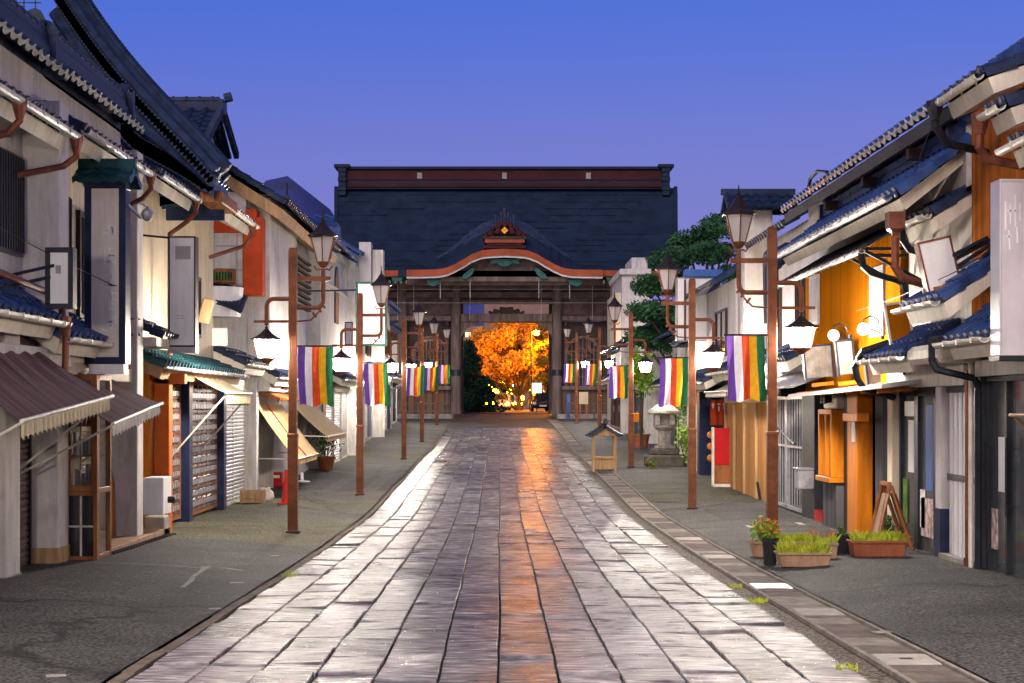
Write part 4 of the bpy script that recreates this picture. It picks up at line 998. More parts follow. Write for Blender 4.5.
# --- B: second left shop
B = house('shop_house', 'second left shop house with dark glazed showcase and tall framed vertical sign', s, 19.9, 24.1)
wall(B, -5.55, -11, 19.75, 24.2, 2.6, 5.6, 'beige_plaster')
wall(B, -5.95, -11, 20.5, 24.2, 0, 2.6, 'cream_wall')
shutter(B, s, 5.6, 21.5, 23.5, .25, 2.3, 'shutter_tan', 'tan_wood')
wall(B, -5.95, -5.2, 20.5, 24.2, 2.42, 2.62, 'cream_wall', 'lintel', .01)
m = MB(); m.box(-6.0, -5.02, 21.4, 25.9, 0, gz(23)+.16); m.build('tiled_step', 'pot_tan', B, bev=.012)
m = MB()
for i in range(22): y = 21.5 + i*.19; m.box(-5.0, -4.86, y, y+.06, gs(4.9,y)+.0, gs(4.9,y)+.014)
m.each('drain_bar', 'dark_metal', B)
pent(B, s, 19.3, 21.9, 4.96, 5.55, 2.92, 3.28)
downpipe(B, [(-4.9, 21.95, 2.9), (-4.9, 21.97, 2.78), (-5.0, 21.95, 2.66), (-5.4, 21.9, 2.60)])
wall(B, -5.2, -5.55, 20.2, 21.6, 2.62, 2.74, 'soffit_white', 'shelf')
pent(B, s, 19.98, 23.75, 4.93, 5.55, 5.38, 5.74, 'roof_tile_dark', 'gutter_grey')
downpipe(B, [(-4.87, 23.7, 5.33), (-4.87, 23.7, 5.1), (-4.98, 23.7, 4.98), (-5.2, 23.75, 4.88), (-5.2, 23.75, 2.6)])
wall(B, -5.38, -6.0, 19.95, 24.1, 5.62, 6.0, 'lavender_plaster', 'parapet')
coping(B, s, 19.95, 24.1, 5.38, 5.98)
window(B, s, 5.55, 20.4, 21.7, 3.5, 4.7, 'dark_wood', 'dark_glass', 1, 1, 10)
window(B, s, 5.55, 22.3, 23.3, 3.3, 4.6, 'dark_wood', 'dark_glass', 2, 1)
fin(B, s, 5.55, 5.12, 24.0, 24.4, 0, 5.7, 'white_plaster')
awning(B, s, 19.4, 22.1, 5.5, 2.72, 4.42, 2.0, 'awning_purple', .15, valmat='awning_white', zarm=1.3, tilt=.24)
# showcase standing out of shop B
sc_ = thing('display_case', 'tall brown wooden glass display case with red goods inside, under the second purple awning', 'display case', (-5.1, 20.95, gs(5,20.9)))
z0 = gs(5, 20.9)
def fr(mb, x0, x1, y0, y1, za, zb_, t=.05):
    mb.box(x0,x0+t,y0,y1,za,zb_); mb.box(x1-t,x1,y0,y1,za,zb_); mb.box(x0+t,x1-t,y0,y1,zb_-t,zb_); mb.box(x0+t,x1-t,y0,y1,za,za+t)
m = MB(); fr(m, -5.27, -4.87, 20.55, 20.62, z0, z0+.83, .05); fr(m, -5.27, -4.87, 20.55, 20.62, z0+.832, z0+2.25, .075)
m.box(-4.93, -4.87, 20.62, 20.68, z0, z0+2.25); m.box(-4.93, -4.87, 21.25, 21.32, z0, z0+2.25); m.box(-4.93, -4.87, 20.68, 21.25, z0, z0+.06); m.box(-4.93, -4.87, 20.68, 21.25, z0+.8, z0+.87); m.box(-4.93, -4.87, 20.68, 21.25, z0+2.18, z0+2.25); m.box(-5.3, -5.24, 21.25, 21.32, z0, z0+2.25)
m.build('case_frame', 'brown_wood', sc_, bev=.006)
m = MB(); m.box(-5.22, -4.92, 20.58, 20.59, z0+.05, z0+.78); m.build('lower_pane', 'dark_glass', sc_)
m = MB(); m.box(-5.08, -5.06, 20.555, 20.58, z0+.05, z0+.78); m.box(-5.22, -4.92, 20.555, 20.578, z0+.40, z0+.42); m.build('muntin', 'gutter_white', sc_)
m = MB(); m.box(-5.19, -4.95, 20.58, 20.586, z0+.91, z0+2.17); m.box(-4.91, -4.905, 20.68, 21.25, z0+.06, z0+2.18); m.build('upper_pane', 'clear_glass', sc_)
m = MB(); m.box(-5.27, -5.25, 20.62, 21.25, z0, z0+2.25); m.box(-5.25, -4.93, 20.62, 21.25, z0+2.2, z0+2.24)
for zz in (.87, 1.25, 1.62): m.box(-5.25, -4.93, 20.64, 21.25, z0+zz, z0+zz+.02)
m.build('shelf', 'tan_wood', sc_)
for i, (zz, mt_) in enumerate(((.89, 'merchandise'), (1.27, 'sign_white'), (1.64, 'red_plastic'))):
    m = MB()
    for k in range(6):
        x = -5.2 + k*.048; h_ = rnd.uniform(.12, .28); m.box(x, x+.034, 20.7+rnd.uniform(0,.1), 20.85, z0+zz, z0+zz+h_)
    m.each('goods', mt_, sc_)
m = MB(); leaves(m, (-5.06, 20.68, z0+1.62+.16), .12, 60, .03); m.build('flowers', 'red_plastic', sc_)
# white meter box on the pillar at the end of shop B
mb_ = thing('meter_box', 'white wall-mounted meter box beside the orange wooden post', 'meter box', (-5.03, 25.3, .45))
m = MB(); m.box(-5.2, -4.9, 24.75, 25.35, ZP(514,25), ZP(477,25)); m.build('box', 'sign_white', mb_, bev=.012)
m = MB(); m.lathe([(.05,0),(.05,.08),(.03,.1)], (0,0,0), 10); m.v = [(-4.9+b_*1, 25.1+a, ZP(500,25)+c) for (a, c, b_) in m.v]; m.build('knob', 'pot_black', mb_)
m = MB()
for i in range(7): y = 24.6 + i*.03; m.tube([(-5.4, 23.6+i*.05, .2), (-5.42, 23.65+i*.04, 1.0), (-5.46, 23.7+i*.02, 1.25)], .011, 5)
one('broom', m, 'brown_wood', 'reddish brown bundle of sticks leaning by the tan shutter', 'broom')
# --- C: orange wooden shop with big roof above
C = house('shop_house', 'shop house with orange wooden post, green tiled pent roof and brown link shutters', s, 24.4, 33)
wall(C, -5.6, -11, 24.4, 33.2, 2.7, 5.9, 'cream_wall')
wall(C, -5.75, -11, 25.0, 33.2, 0, 2.7, 'beige_plaster')
m = MB(); m.box(-5.28, -5.04, 25.9, 26.15, gs(5,26)-.05, 2.62); p_ = m.build('orange_post', 'orange_paint', C, bev=.012)
m = MB(); m.box(-5.45, -5.30, 25.75, 26.3, gs(5,26)-.05, 2.6); m.each('side_board', 'orange_wood', C, bev=.01)
m = MB(); m.box(-5.3, -4.8, 25.9, 26.1, 2.42, 2.58); m.build('orange_beam', 'orange_paint', C, bev=.012)
m = MB(); m.box(-5.32, -5.02, 25.4, 25.85, gs(5,26)-.05, gs(5,26)+.28); m.build('stone_foot', 'concrete', C, bev=.02)
for (ya, yb, mt_, nv) in ((26.5, 28.6, 'shutter_brown', 5), (29.4, 32.3, 'shutter_brown', 6)):
    shutter(C, s, 5.42, ya, yb, gz(ya)+.14, 2.45, mt_, 'brown_wood', nv, True)
for y in (28.9, 32.5):
    m = MB(); m.box(-5.5, -5.25, y-.16, y+.16, gs(5,y)-.05, 2.6); m.each('dark_post', 'navy_metal', C, bev=.01)
pent(C, s, 25.2, 32.8, 4.95, 5.6, 2.72, 2.98, 'roof_tile_green', 'gutter_grey', 'tan_wood')
awning(C, s, 28.0, 30.6, 5.4, 2.82, 4.5, 2.30, 'awning_cream', .2, zarm=1.25)
m = MB(); tile_roof(m, (-4.85, 24.55, 3.12), (-4.85, 25.9, 3.12), (-.75, 0, .35), .2, .2, .025); ro = m.build('small_roof', 'roof_tile_dark', C)
wall(ro, -4.95, -5.6, 24.5, 25.9, 2.95, 3.08, 'soffit_white', 'eave_board')
pent(C, s, 24.5, 27.6, 4.95, 5.6, 5.48, 5.85, 'roof_tile_dark', 'gutter_grey', 'soffit_white')
downpipe(C, [(-4.9, 27.4, 5.42), (-4.9, 27.4, 5.2), (-5.05, 27.4, 5.05), (-5.3, 27.3, 4.85), (-5.3, 27.3, 2.8)])
pent(C, s, 28.9, 33, 4.8, 5.6, 5.62, 6.0, 'roof_tile', 'gutter_white', 'soffit_white')
downpipe(C, [(-4.75, 32.6, 5.55), (-4.75, 32.6, 5.35), (-4.9, 32.6, 5.15), (-5.5, 32.2, 4.9)])
window(C, s, 5.6, 29.5, 31.5, 3.4, 4.4, 'dark_wood', 'dark_glass', 2, 1)
# huge curved roof standing over C: its verge rolls down towards the street
BR = thing('temple_hall', 'big dark temple-like roof with steep curved verge rising behind the left shops', 'building', (-9, 32, 2))
vp = []
for i in range(13):
    t = i/12; px = 214 - 158*t - 14*math.sin(math.pi*t); py = 180 - 190*(t**.92); D = 27.5 + 0*t; vp.append((XP(px, D), ZP(py, D)))
rows = [[(x, 27.5 + 11*j/8, z) for j in range(9)] for x, z in vp]
m = MB(); m.sheet([[(r[0][0], y, r[0][2]) for y in (27.5, 28.9)] for r in rows], .3)
for k in range(0, 5):
    y = 27.7 + k*.28; m.tube([(x, y, z+.02) for x, z in vp], .06, 6)
ro = m.build('roof', 'roof_tile', BR)
m = MB()
for off, rr, up in ((.12, .13, .12), (.5, .12, .10), (.95, .16, .22), (1.25, .12, .15)): m.tube([(x, 27.4+off, z+up) for x, z in vp], rr, 8)
for k, dn in enumerate((.32, .62, .95, 1.3, 1.62)):
    m.tube([(x-.12*k, 27.55+.16*k, z-dn*min(1, .12+q_/5)) for q_, (x, z) in enumerate(vp)], .15, 8)
    for i in range(0, 46):
        t = i/45*12; j = min(11, int(t)); f_ = t-j; x = vp[j][0]*(1-f_)+vp[j+1][0]*f_ - .12*k; z = vp[j][1]*(1-f_)+vp[j+1][1]*f_ - dn*min(1, .12+t/5)
        if k in (1, 4): m.tube([(x, 27.42+.16*k, z), (x, 27.34+.16*k, z)], .13, 8)
for i in range(0, 60):
    t = i/59*12; k = min(11, int(t)); f_ = t-k; x = vp[k][0]*(1-f_)+vp[k+1][0]*f_; z = vp[k][1]*(1-f_)+vp[k+1][1]*f_
    m.tube([(x, 27.36, z-.05), (x, 27.30, z-.05)], .085, 8)
    m.tube([(x+.03, 28.4, z+.26), (x-.03, 28.4, z+.32)], .175, 8)
m.build('verge_tiles', 'roof_tile_dark', ro)
m = MB(); m.prism([(x, z-.32) for x, z in vp] + [(vp[-1][0], 5.2), (vp[0][0], 5.2)], 1, 28.5, 28.6); m.each('gable_wall', 'roof_tile_dark', BR)
m = MB(); m.box(-12, -5.9, 28.7, 33, 0, 5.3); m.build('wall', 'beige_plaster', BR)
m = MB(); m.box(vp[0][0]-.25, vp[0][0]+.12, 27.6, 29.2, vp[0][1]-.36, vp[0][1]-.16); m.build('fascia', 'brown_wood', BR, bev=.02)
# steel mesh frame on the roof, upper left corner
m = MB()
for i in range(7): m.bar((-9.4+i*.2, 30, 8.8), (-9.4+i*.2, 30, 9.6), .02)
for k in range(5): m.bar((-9.5, 30, 8.8+k*.2), (-8.1, 30, 8.8+k*.2), .02)
one('roof_railing', m, 'dark_metal', 'thin wire mesh railing above the roof in the upper left corner', 'railing')
# --- house with ridge across the street direction, behind the temple hall
H = house('tiled_house', 'dark tiled house with ridge end plaque and small white gable behind the steep left roof', s, 33, 38)
hz = lambda py, D=34.5: ZP(py, D)
xr = XP(214, 34.5)
m = MB(); tile_roof(m, (-10, 33.0, hz(146, 33)), (xr-.02, 33.0, hz(146, 33)), (0, 2.2, hz(101)-hz(146,33)), .3, .3, .05); tile_roof(m, (-10, 36.9, hz(140)), (xr-.02, 36.9, hz(140)), (0, -1.7, hz(101)-hz(140)), .3, .3, .05, False); ro = m.build('roof', 'roof_tile_dark', H)
m = MB(); ridge_tiles(m, (-10, 35.2, hz(107)), (xr, 35.2, hz(107)), .36, .22, 3); m.build('ridge', 'roof_tile_dark', ro)
m = MB()
for q in range(24):
    t = q/23; y, z = 33 + 2.2*t, hz(146,33) + (hz(101)-hz(146,33))*t
    m.tube([(xr, y, z), (xr+.1, y, z)], .09, 8); t2 = 35.2+1.9*t; m.tube([(xr, t2, hz(101)-(hz(101)-hz(136))*t), (xr+.1, t2, hz(101)-(hz(101)-hz(136))*t)], .09, 8)
m.build('verge_tiles', 'roof_tile_dark', ro)
m = MB(); m.prism([(33.2, 5), (36.9, 5), (36.9, hz(142)), (35.2, hz(106)), (33.2, hz(146,33))], 0, xr-.5, xr-.3); m.each('gable_wall', 'lavender_plaster', H)
m = MB(); m.box(xr-.28, xr-.1, 34, 36, hz(168), hz(157)); m.each('red_beam', 'vermilion', H)
m = MB(); m.box(-10, xr-.55, 33.3, 36.8, 0, hz(150)); m.build('wall', 'lavender_plaster', H)
# --- E: building with vermilion frame
E = house('shop_house', 'building framed by a thick vermilion pillar and beam, with white panelled wall', s, 36, 41)
D = 36.4; x0, x1 = XP(200, D), XP(246, D)
wall(E, -11, x1, D, 41.5, 0, ZP(192, D), 'white_plaster')
wall(E, x1, XP(268, D), D+.3, 41.5, 2.4, ZP(192, D), 'white_plaster', 'side_wall')
m = MB(); m.box(XP(196,D), x1+.02, D-.16, D+.02, ZP(233,D), ZP(222,D)); m.each('red_beam', 'vermilion', E, bev=.015)
m = MB(); m.box(XP(244,D), XP(264,D), D-.2, D+.25, ZP(296,D), ZP(218,D)); m.box(XP(247,D), XP(258,D), D-.24, D+.25, ZP(222,D)+.003, ZP(210,D)); m.build('red_pillar', 'vermilion', E, bev=.02)
m = MB()
for px in (214, 237): m.box(XP(px,D)-.012, XP(px,D)+.012, D-.015, D, ZP(290,D), ZP(234,D))
for py in (246, 270): m.box(XP(203,D), XP(244,D), D-.012, D, ZP(py,D)-.012, ZP(py,D)+.012)
m.each('panel_joint', 'faint_ink', E)
wn = MB(); fr(wn, XP(205,D), XP(236,D), D-.08, D, ZP(284,D), ZP(269,D), .07); wf = wn.build('window', 'brown_wood', E)
m = MB(); m.box(XP(206,D), XP(235,D), D-.04, D-.03, ZP(283,D), ZP(270,D)); m.build('pane', 'dark_glass', wf)
m = MB()
for i in range(8): x = XP(209+i*3, D); m.box(x, x+.03, D-.07, D-.05, ZP(283,D), ZP(272,D))
m.build('bars', 'leaf_green', wf)
m = MB(); n_ = 16; 
rows = [[(XP(200,D)+ (XP(247,D)-XP(200,D))*j/n_, D-.9*t, ZP(282,D) - .42*t - .25*(j/n_)**2.2*1.0) for j in range(n_+1)] for t in (0, .5, 1)]
m.sheet(rows, .06)
for j in range(n_+1): m.tube([r[j] for r in rows], .045, 6)
m.build('curved_hood', 'roof_tile_dark', E)
m = MB(); m.lathe([(.55,0),(.58,.3),(.62,.62)], (XP(222,D)-.1, D-.35, ZP(318,D)), 16); m.build('round_bay', 'sign_white', E)
m = MB(); tile_roof(m, (-4.55, 36.2, ZP(196,36)-.1), (-4.55, 48, ZP(196,36)-.1), (-2.4, 0, 1.5), .3, .3, .045); ro = m.build('roof', 'roof_tile_dark', E)
m = MB(); m.prism([(-4.62, ZP(196,36)-.26), (-6.9, ZP(196,36)+1.2), (-6.9, ZP(196,36)+.9), (-4.7, ZP(196,36)-.48)], 1, 36.3, 47.9); m.build('eave_board', 'tan_wood', ro)
wall(E, -5.4, -11, 41.5, 48, 2.6, ZP(200,36), 'lavender_plaster', 'rear_wall')
for y in (42.2, 44.2): m = MB(); m.box(-5.38, -5.28, y-.1, y+.1, 2.6, 6.2); m.each('dark_post', 'dark_wood', E)
m = MB()
for k in range(9): m.box(-5.38, -5.28, 44.5, 47.6, 4.7+k*.16, 4.76+k*.16)
m.build('louvre', 'dark_wood', E)
wall(E, -5.15, -5.4, 36.75, 43, 4.08, 4.42, 'roof_tile_green', 'sign_band')
wall(E, -5.4, -11, 36.7, 48, 0, 2.6, 'grey_plaster', 'shop_front')
pent(E, s, 33.2, 36.2, 4.95, 5.6, 2.95, 3.25, 'roof_tile_dark', 'gutter_white'); pent(E, s, 36.6, 41.3, 4.75, 5.4, 2.75, 3.1, 'roof_tile_dark', 'gutter_white')
shutter(E, s, 5.45, 33.1, 36.2, gz(35)+.1, 2.4, 'steel', 'gutter_white', 2)
m = MB(); m.box(-5.55, -5.2, 36.3, 36.65, 0, 2.7); m.build('white_post', 'white_plaster', E, bev=.01)
m = MB(); tile_roof(m, (-4.85, 37.5, 2.22), (-4.85, 40.8, 2.22), (-.6, 0, .3), .22, .2, .03); m.build('red_pent_roof', 'brown_wood', E)
m = MB(); m.tube([(-5.0, 38.6, 2.62), (-5.0, 39.4, 2.62)], .17, 12); m.build('roof_drum', 'dark_metal', E)
# antenna on the roof of E
m = MB(); D = 44; x = XP(287, D); m.tube([(x, D, ZP(212,D)), (x, D, ZP(183,D))], .025, 6)
for k, w2 in enumerate((.22,.3,.22)): m.bar((x-w2, D, ZP(184+k*2.5,D)), (x+w2, D, ZP(184+k*2.5,D)), .02)
m.cbox((x, D, ZP(200,D)), (.12,.12,.25)); one('antenna', m, 'dark_metal', 'thin television antenna on the dark roof against the dusk sky', 'antenna')
# blinds tilted out from the shop fronts
for (ya, yb, zt, zb2, xo_, mt_, lab) in ((36.9, 41.2, 2.12, .92, 4.42, 'awning_tan', 'cream tan slanted sun blind nearest on the left, with a red cord'), (43.2, 48.3, 2.15, 1.30, 4.38, 'awning_tan', 'tan slanted sun blind under the second left banner')):
    o = thing('sun_blind', lab, 'sun blind', (-5, (ya+yb)/2, zb2), 'slanted sun blinds')
    n = 34; rows = [[(-5.3 + (5.3-xo_)*i/6, ya+(yb-ya)*j/n, zt+(zb2-zt)*i/6 - .05*math.sin(math.pi*i/6) + .012*math.sin(j*1.9)) for j in range(n+1)] for i in range(7)]
    m = MB(); m.sheet(rows, .012); m.build('cloth', mt_, o)
    v = MB(); v.grid([[(-xo_, ya+(yb-ya)*j/n, zb2) for j in range(n+1)], [(-xo_ + .02*math.sin(j*1.1), ya+(yb-ya)*j/n, zb2-.13) for j in range(n+1)]]); v.build('valance', mt_, o)
    m = MB(); m.tube([(-xo_, ya-.05, zb2), (-xo_, yb+.05, zb2)], .025, 6)
    for y in (ya, yb): m.tube([(-5.35, y, zb2+.02), (-xo_, y, zb2)], .016, 6)
    m.build('rod', 'gutter_white', o)
    if ya < 40: m = MB(); m.tube([(r[13][0]+.0, r[13][1]+.05*i, r[13][2]+.02) for i, r in enumerate(rows)], .02, 6); m.build('cord', 'red_plastic', o)
# --- F, G and the far left row
FD = 49.5
Fb = house('concrete_house', 'grey two storey house with arched recesses and blue tile roof', s, 48, 56)
wall(Fb, -5.1, -11, 48.3, 56, 0, ZP(240, FD), 'grey_plaster')
m = MB()
for px in (336, 351):
    y = DX(px, 5.1); m.prism([(y-.55+1.1*(.5-.5*math.cos(math.pi*i/10)), ZP(278,FD)+ .6*math.sin(math.pi*i/10)) for i in range(11)] + [(y+.55, ZP(318,FD)), (y-.55, ZP(318,FD))], 0, -5.12, -5.06)
m.build('arched_recess', 'pot_black', Fb)
m = MB(); m.box(-5.2, -4.95, 48.2, 56, ZP(250,FD), ZP(243,FD)); m.box(-5.18, -5.0, 48.25, 56, ZP(285,FD), ZP(281,FD)); m.build('cornice', 'grey_plaster', Fb, bev=.02)
m = MB(); m.box(-7, -5.2, 48.1, 48.32, ZP(243,FD), ZP(262,FD)+.9)
m = MB(); tile_roof(m, (-9, 48.2, ZP(243,FD)), (-4.9, 48.2, ZP(243,FD)), (0, 2.2, .9), .3, .3, .045); tile_roof(m, (-4.7, 48.2, ZP(243,FD)), (-4.7, 56, ZP(243,FD)), (-1.6, 0, 1.1), .3, .3, .045); ro = m.build('roof', 'roof_tile', Fb)
m = MB(); ridge_tiles(m, (-4.75, 48.3, ZP(243,FD)), (-6.0, 50.3, ZP(222,FD)), .3, .3, 3); m.build('ridge', 'roof_tile', ro)
wall(Fb, -4.9, -5.1, 48.6, 55.6, 2.6, 3.2, 'navy_metal', 'sign_band')
pent(Fb, s, 49, 55.5, 4.5, 5.1, 2.9, 3.2, 'roof_tile_dark', 'gutter_white')
for i, (ya, yb, mt_) in enumerate(((48.7, 50.6, 'shutter_grey'), (51.2, 53.2, 'steel'), (53.6, 55.6, 'shutter_grey'))): shutter(Fb, s, 5.02, ya, yb, gz(ya)+.12, 2.5, mt_, 'gutter_white')
far = [(56, 62, 5.05, 7.2, 'white_plaster', 'white shop house with dark pent roof, right behind the green-framed sign', 'board_dark'),
       (62.3, 69, 5.25, 6.2, 'grey_plaster', 'pale narrow shop house with navy door, behind the third left lamp', 'navy_metal'),
       (69.3, 77, 5.0, 6.4, 'white_plaster', 'white two storey shop house with low tiled pent roof, behind the fourth left lamp', 'board_grey'),
       (77.3, 86, 5.3, 5.9, 'lavender_plaster', 'last left shop house before the gate, low with dark pent roof', 'board_dark')]
for (ya, yb, x, zt, mt_, lab, dm) in far:
    h_ = house('shop_house', lab, s, ya, yb); base = gz(ya)
    wall(h_, -x, -11, ya, yb, 0, zt, mt_)
    pent(h_, s, ya+.1, yb-.1, x-.62, x, base+2.6, base+2.95, 'roof_tile_dark', 'gutter_white')
    m = MB(); tile_roof(m, (-(x-.5), ya, zt-.1), (-(x-.5), yb, zt-.1), (-2.2, 0, 1.4), .3, .35, .045); m.prism([(-(x-.45), zt-.2), (-(x+1.6), zt+1.1), (-(x+1.6), zt-.2)], 1, ya+.05, yb-.05); m.build('roof', 'roof_tile', h_)
    n = 3; wdt = (yb-ya)/n
    for i in range(n):
        y0_, y1_ = ya+i*wdt+.35, ya+(i+1)*wdt-.35
        if i == 1: shutter(h_, s, x-.03, y0_, y1_, base+.12, base+2.3, 'steel', 'gutter_white')
        else:
            m = MB(); m.box(-x, -x+.05, y0_, y1_, base+.1, base+2.3); dr = m.build('door', dm, h_); m = MB(); m.box(-x+.05, -x+.08, y1_-.2, y1_-.14, base+1.0, base+1.3); m.build('handle', 'steel', dr)
        window(h_, s, x, y0_, y1_, base+3.6, base+4.7, 'dark_wood', 'dark_glass', 2, 1)
    wall(h_, -x, -(x-.08), ya+.1, yb-.1, base, base+.35, 'stone_grey', 'plinth'); wall(h_, -x, -(x-.1), ya+.3, yb-.3, base+3.05, base+3.35, 'navy_metal' if ya % 2 else 'sign_cream', 'sign_band')
    downpipe(h_, [(-(x-.66), yb-.2, base+2.5), (-(x-.6), yb-.15, base+2.3), (-(x-.06), yb-.12, base+2.1), (-(x-.06), yb-.12, base+.1)], 'gutter_grey')
    fin(h_, s, x, x-.28, ya+.02, ya+.3, base, zt-.15, 'white_plaster')
# ------------------------------------------------------------------ left signs
def kanji(k_, seed):                                 # a column of small brushed characters
    r_ = random.Random(seed); st = []
    for c in range(k_):
        y = 1.0 + c*2.2
        for _ in range(4): a = r_.uniform(.6, 1.4); b_ = y + r_.uniform(0, 1.5); st.append((a, b_, a+r_.uniform(.5, 1.2), b_+r_.uniform(-.1, .2), .12))
        for _ in range(2): a = r_.uniform(.9, 2.0); st.append((a, y, a+r_.uniform(-.3, .3), y+r_.uniform(1, 1.7), .13))
    return st
D = 18.4
o = sign_box('hanging_sign', 'small white sign in thick dark frame, braced above the pent roof over the purple awning', XP(47,D), XP(75,D), D-.09, D+.09, ZP(309,D), ZP(248,D), 'sign_white', 'dark_metal', .055)
m = MB(); m.bar((XP(60,D), D, ZP(264,D)), (-5.5, 17.6, ZP(290,D)), .035); m.bar((XP(55,D), D, ZP(276,D)), (-5.5, 17.4, ZP(302,D)), .035); m.bar((-5.5, 17.5, 3.4), (-5.45, 17.5, 3.8), .035); m.build('brace', 'dark_metal', o)
m = MB(); m.box(XP(58,D), XP(63,D), D-.095, D-.088, ZP(274,D), ZP(266,D)); m.build('crest_mark', 'faint_ink', o)
D = 21.4
o = sign_box('shop_sign', 'tall dark-framed vertical sign with pale face and green tiled cap', XP(87,D), XP(128,D), D-.14, D+.14, ZP(364,D), ZP(183,D), 'sign_cream', 'navy_metal', .085, cap='roof_tile_green')
m = MB(); m.box(XP(91,D), XP(126,D), D-.12, D+.12, ZP(374,D), ZP(364.3,D)); m.build('sign_foot', 'sign_white', o)
brush(o, kanji(5, 3), D-.125, 'sign_white', XP(97,D), ZP(215,D), .13)
m = MB(); m.bar((XP(128,D), D, ZP(205,D)), (XP(136,D), D+.3, ZP(215,D)), .03); m.ball((XP(141,D), D+.4, ZP(211,D)), .085, 10); m.tube([(XP(136,D), D+.2, ZP(201,D)), (XP(141,D), D+.4, ZP(203,D)), (XP(141,D), D+.4, ZP(208,D))], .012, 5); one('sign_lamp', m, 'steel', 'small silver round lamp reaching out beside the green-capped sign', 'lamp')
D = 25.6
o = sign_box('shop_sign', 'white vertical sign with thin black frame and grey patch near its top', XP(170,D), XP(197,D), D-.14, D+.14, ZP(347,D), ZP(237,D), 'sign_white', 'ink', .022)
m = MB(); m.box(XP(177,D), XP(192,D), D-.135, D-.12, ZP(260,D), ZP(247,D)); m.build('grey_patch', 'faint_ink', o)
m = MB(); m.box(XP(171,D), XP(197,D), D-.13, D+.13, ZP(353,D), ZP(347.3,D)); m.build('sign_foot', 'gutter_grey', o)
m = MB(); m.bar((XP(171,D), D, ZP(238,D)), (-5.5, D+.1, ZP(234,D)), .03); m.build('bracket', 'dark_metal', o)
brush(o, [(0,0,.5,0,.08),(.7,0,1.1,.1,.08),(0,.4,.4,.4,.08),(.6,.4,1.1,.4,.08)], D-.125, 'faint_ink', XP(178,D), ZP(316,D), .1)
D = 28.5
m = MB(); m.cbox((XP(206,D), D, ZP(311,D)), (.2, .05, .42), Matrix.Rotation(R(14), 3, 'Y')); one('wooden_plaque', m, 'tan_wood', 'tilted rough wooden plaque to the right of the black-framed white sign', 'plaque', bev=.02)
m = MB(); D = 30; m.box(XP(212,D), XP(227,D), D-.05, D+.05, ZP(346,D), ZP(328,D)); one('white_plaque', m, 'sign_cream', 'small white plaque with rough edges standing on the pent roof left of the lit lantern', 'plaque', bev=.015)
D = 40.5
o = sign_box('shop_sign', 'white vertical sign with thin green frame behind the second left lamp post', XP(357,D)-.02, XP(387,D), D-.1, D+.1, ZP(346,D), ZP(282,D), 'sign_white', 'verdigris', .05)
m = MB(); m.bar((XP(357,D), D, ZP(290,D)), (-5.2, D+.6, ZP(290,D)), .04); m.build('bracket', 'dark_metal', o)
D = 56.5
m = MB(); m.box(XP(359,D), XP(371,D), D, D+.8, ZP(283,D), ZP(242,D)); one('roof_billboard', m, 'lavender_plaster', 'tall pale purple board standing on the far left roofs', 'billboard', bev=.01)
m = MB(); m.box(XP(371.5,D), XP(382.5,D), D+.3, D+1, ZP(283,D), ZP(249,D)); one('roof_billboard', m, 'white_plaster', 'lower whitish board right beside the pale purple rooftop board', 'billboard', bev=.01)
for (px0, px1, D, py0, py1, fc, lab) in ((391, 398, 63, 372, 340, 'sign_cream', 'small upright cream sign box between the third and fourth left lamps'), (345, 353, 50, 345, 322, 'sign_lavender', 'small pale sign box left of the second left lamp post'), (405, 410, 72, 392, 366, 'sign_white', 'narrow upright white sign box among the farthest left shops')):
    sign_box('shop_sign', lab, XP(px0, D), XP(px1, D), D-.1, D+.1, ZP(py0, D), ZP(py1, D), fc, 'dark_metal', .03)
# bronze bell lantern under the small roof
D = 24.3; x = XP(135,D); m = MB(); m.lathe([(.02,.30),(.03,.26),(.13,.2),(.10,.19),(.09,.02),(.11,0),(.12,-.04)], (x, D-.2, ZP(334,D)), 8); m.tube([(x,D-.2,ZP(334,D)+.28),(x,D-.2,3.0)], .01, 5)
one('hanging_lantern', m, 'dark_metal', 'small bronze hanging lantern under the little roof by the tall framed sign', 'lantern')
# ------------------------------------------------------------------ left street clutter
def gp(px, py): x, D = G_(px, py); return x, D, gs(x, D)
x, D, z = gp(253, 503); cr = thing('wooden_crate', 'open brown wooden crate on the ground by the silver shutter', 'crate', (x, D, z))
m = MB()
for k in range(3): zz = z+.02+k*.085; m.box(x-.24,x+.24,D-.2,D-.18,zz,zz+.07); m.box(x-.24,x+.24,D+.18,D+.2,zz,zz+.07); m.box(x-.24,x-.22,D-.18,D+.18,zz,zz+.07); m.box(x+.22,x+.24,D-.18,D+.18,zz,zz+.07)
m.build('slats', 'tan_wood', cr)
m = MB()
for a in (-.21,.21):
    for b_ in (-.17,.17): m.box(x+a-.02,x+a+.02,D+b_-.02,D+b_+.02,z,z+.27)
m.box(x-.22,x+.22,D-.18,D+.18,z+.01,z+.03); m.build('corner_posts', 'tan_wood', cr)
x, D, z = gp(265, 501); m = MB(); r_ = random.Random(6)
m.lathe([(.16,0),(.2,.06),(.17,.16),(.1,.24),(.12,.27)], (x, D, z), 11); m.v = [(a+r_.gauss(0,.015), b_+r_.gauss(0,.015), max(z, c+r_.gauss(0,.01))) for a, b_, c in m.v]; one('sack', m, 'awning_white', 'crumpled white sack beside the wooden crate', 'sack', smooth=True)
x, D, z = gp(286.5, 504); m = MB(); m.lathe([(.14,0),(.14,.03),(.10,.035),(.035,.68),(.03,.7)], (x, D, z), 14); m.box(x-.17,x+.17,D-.17,D+.17,z,z+.03); one('traffic_cone', m, 'red_plastic', 'red traffic cone half hidden behind the tallest left lamp post', 'cone')
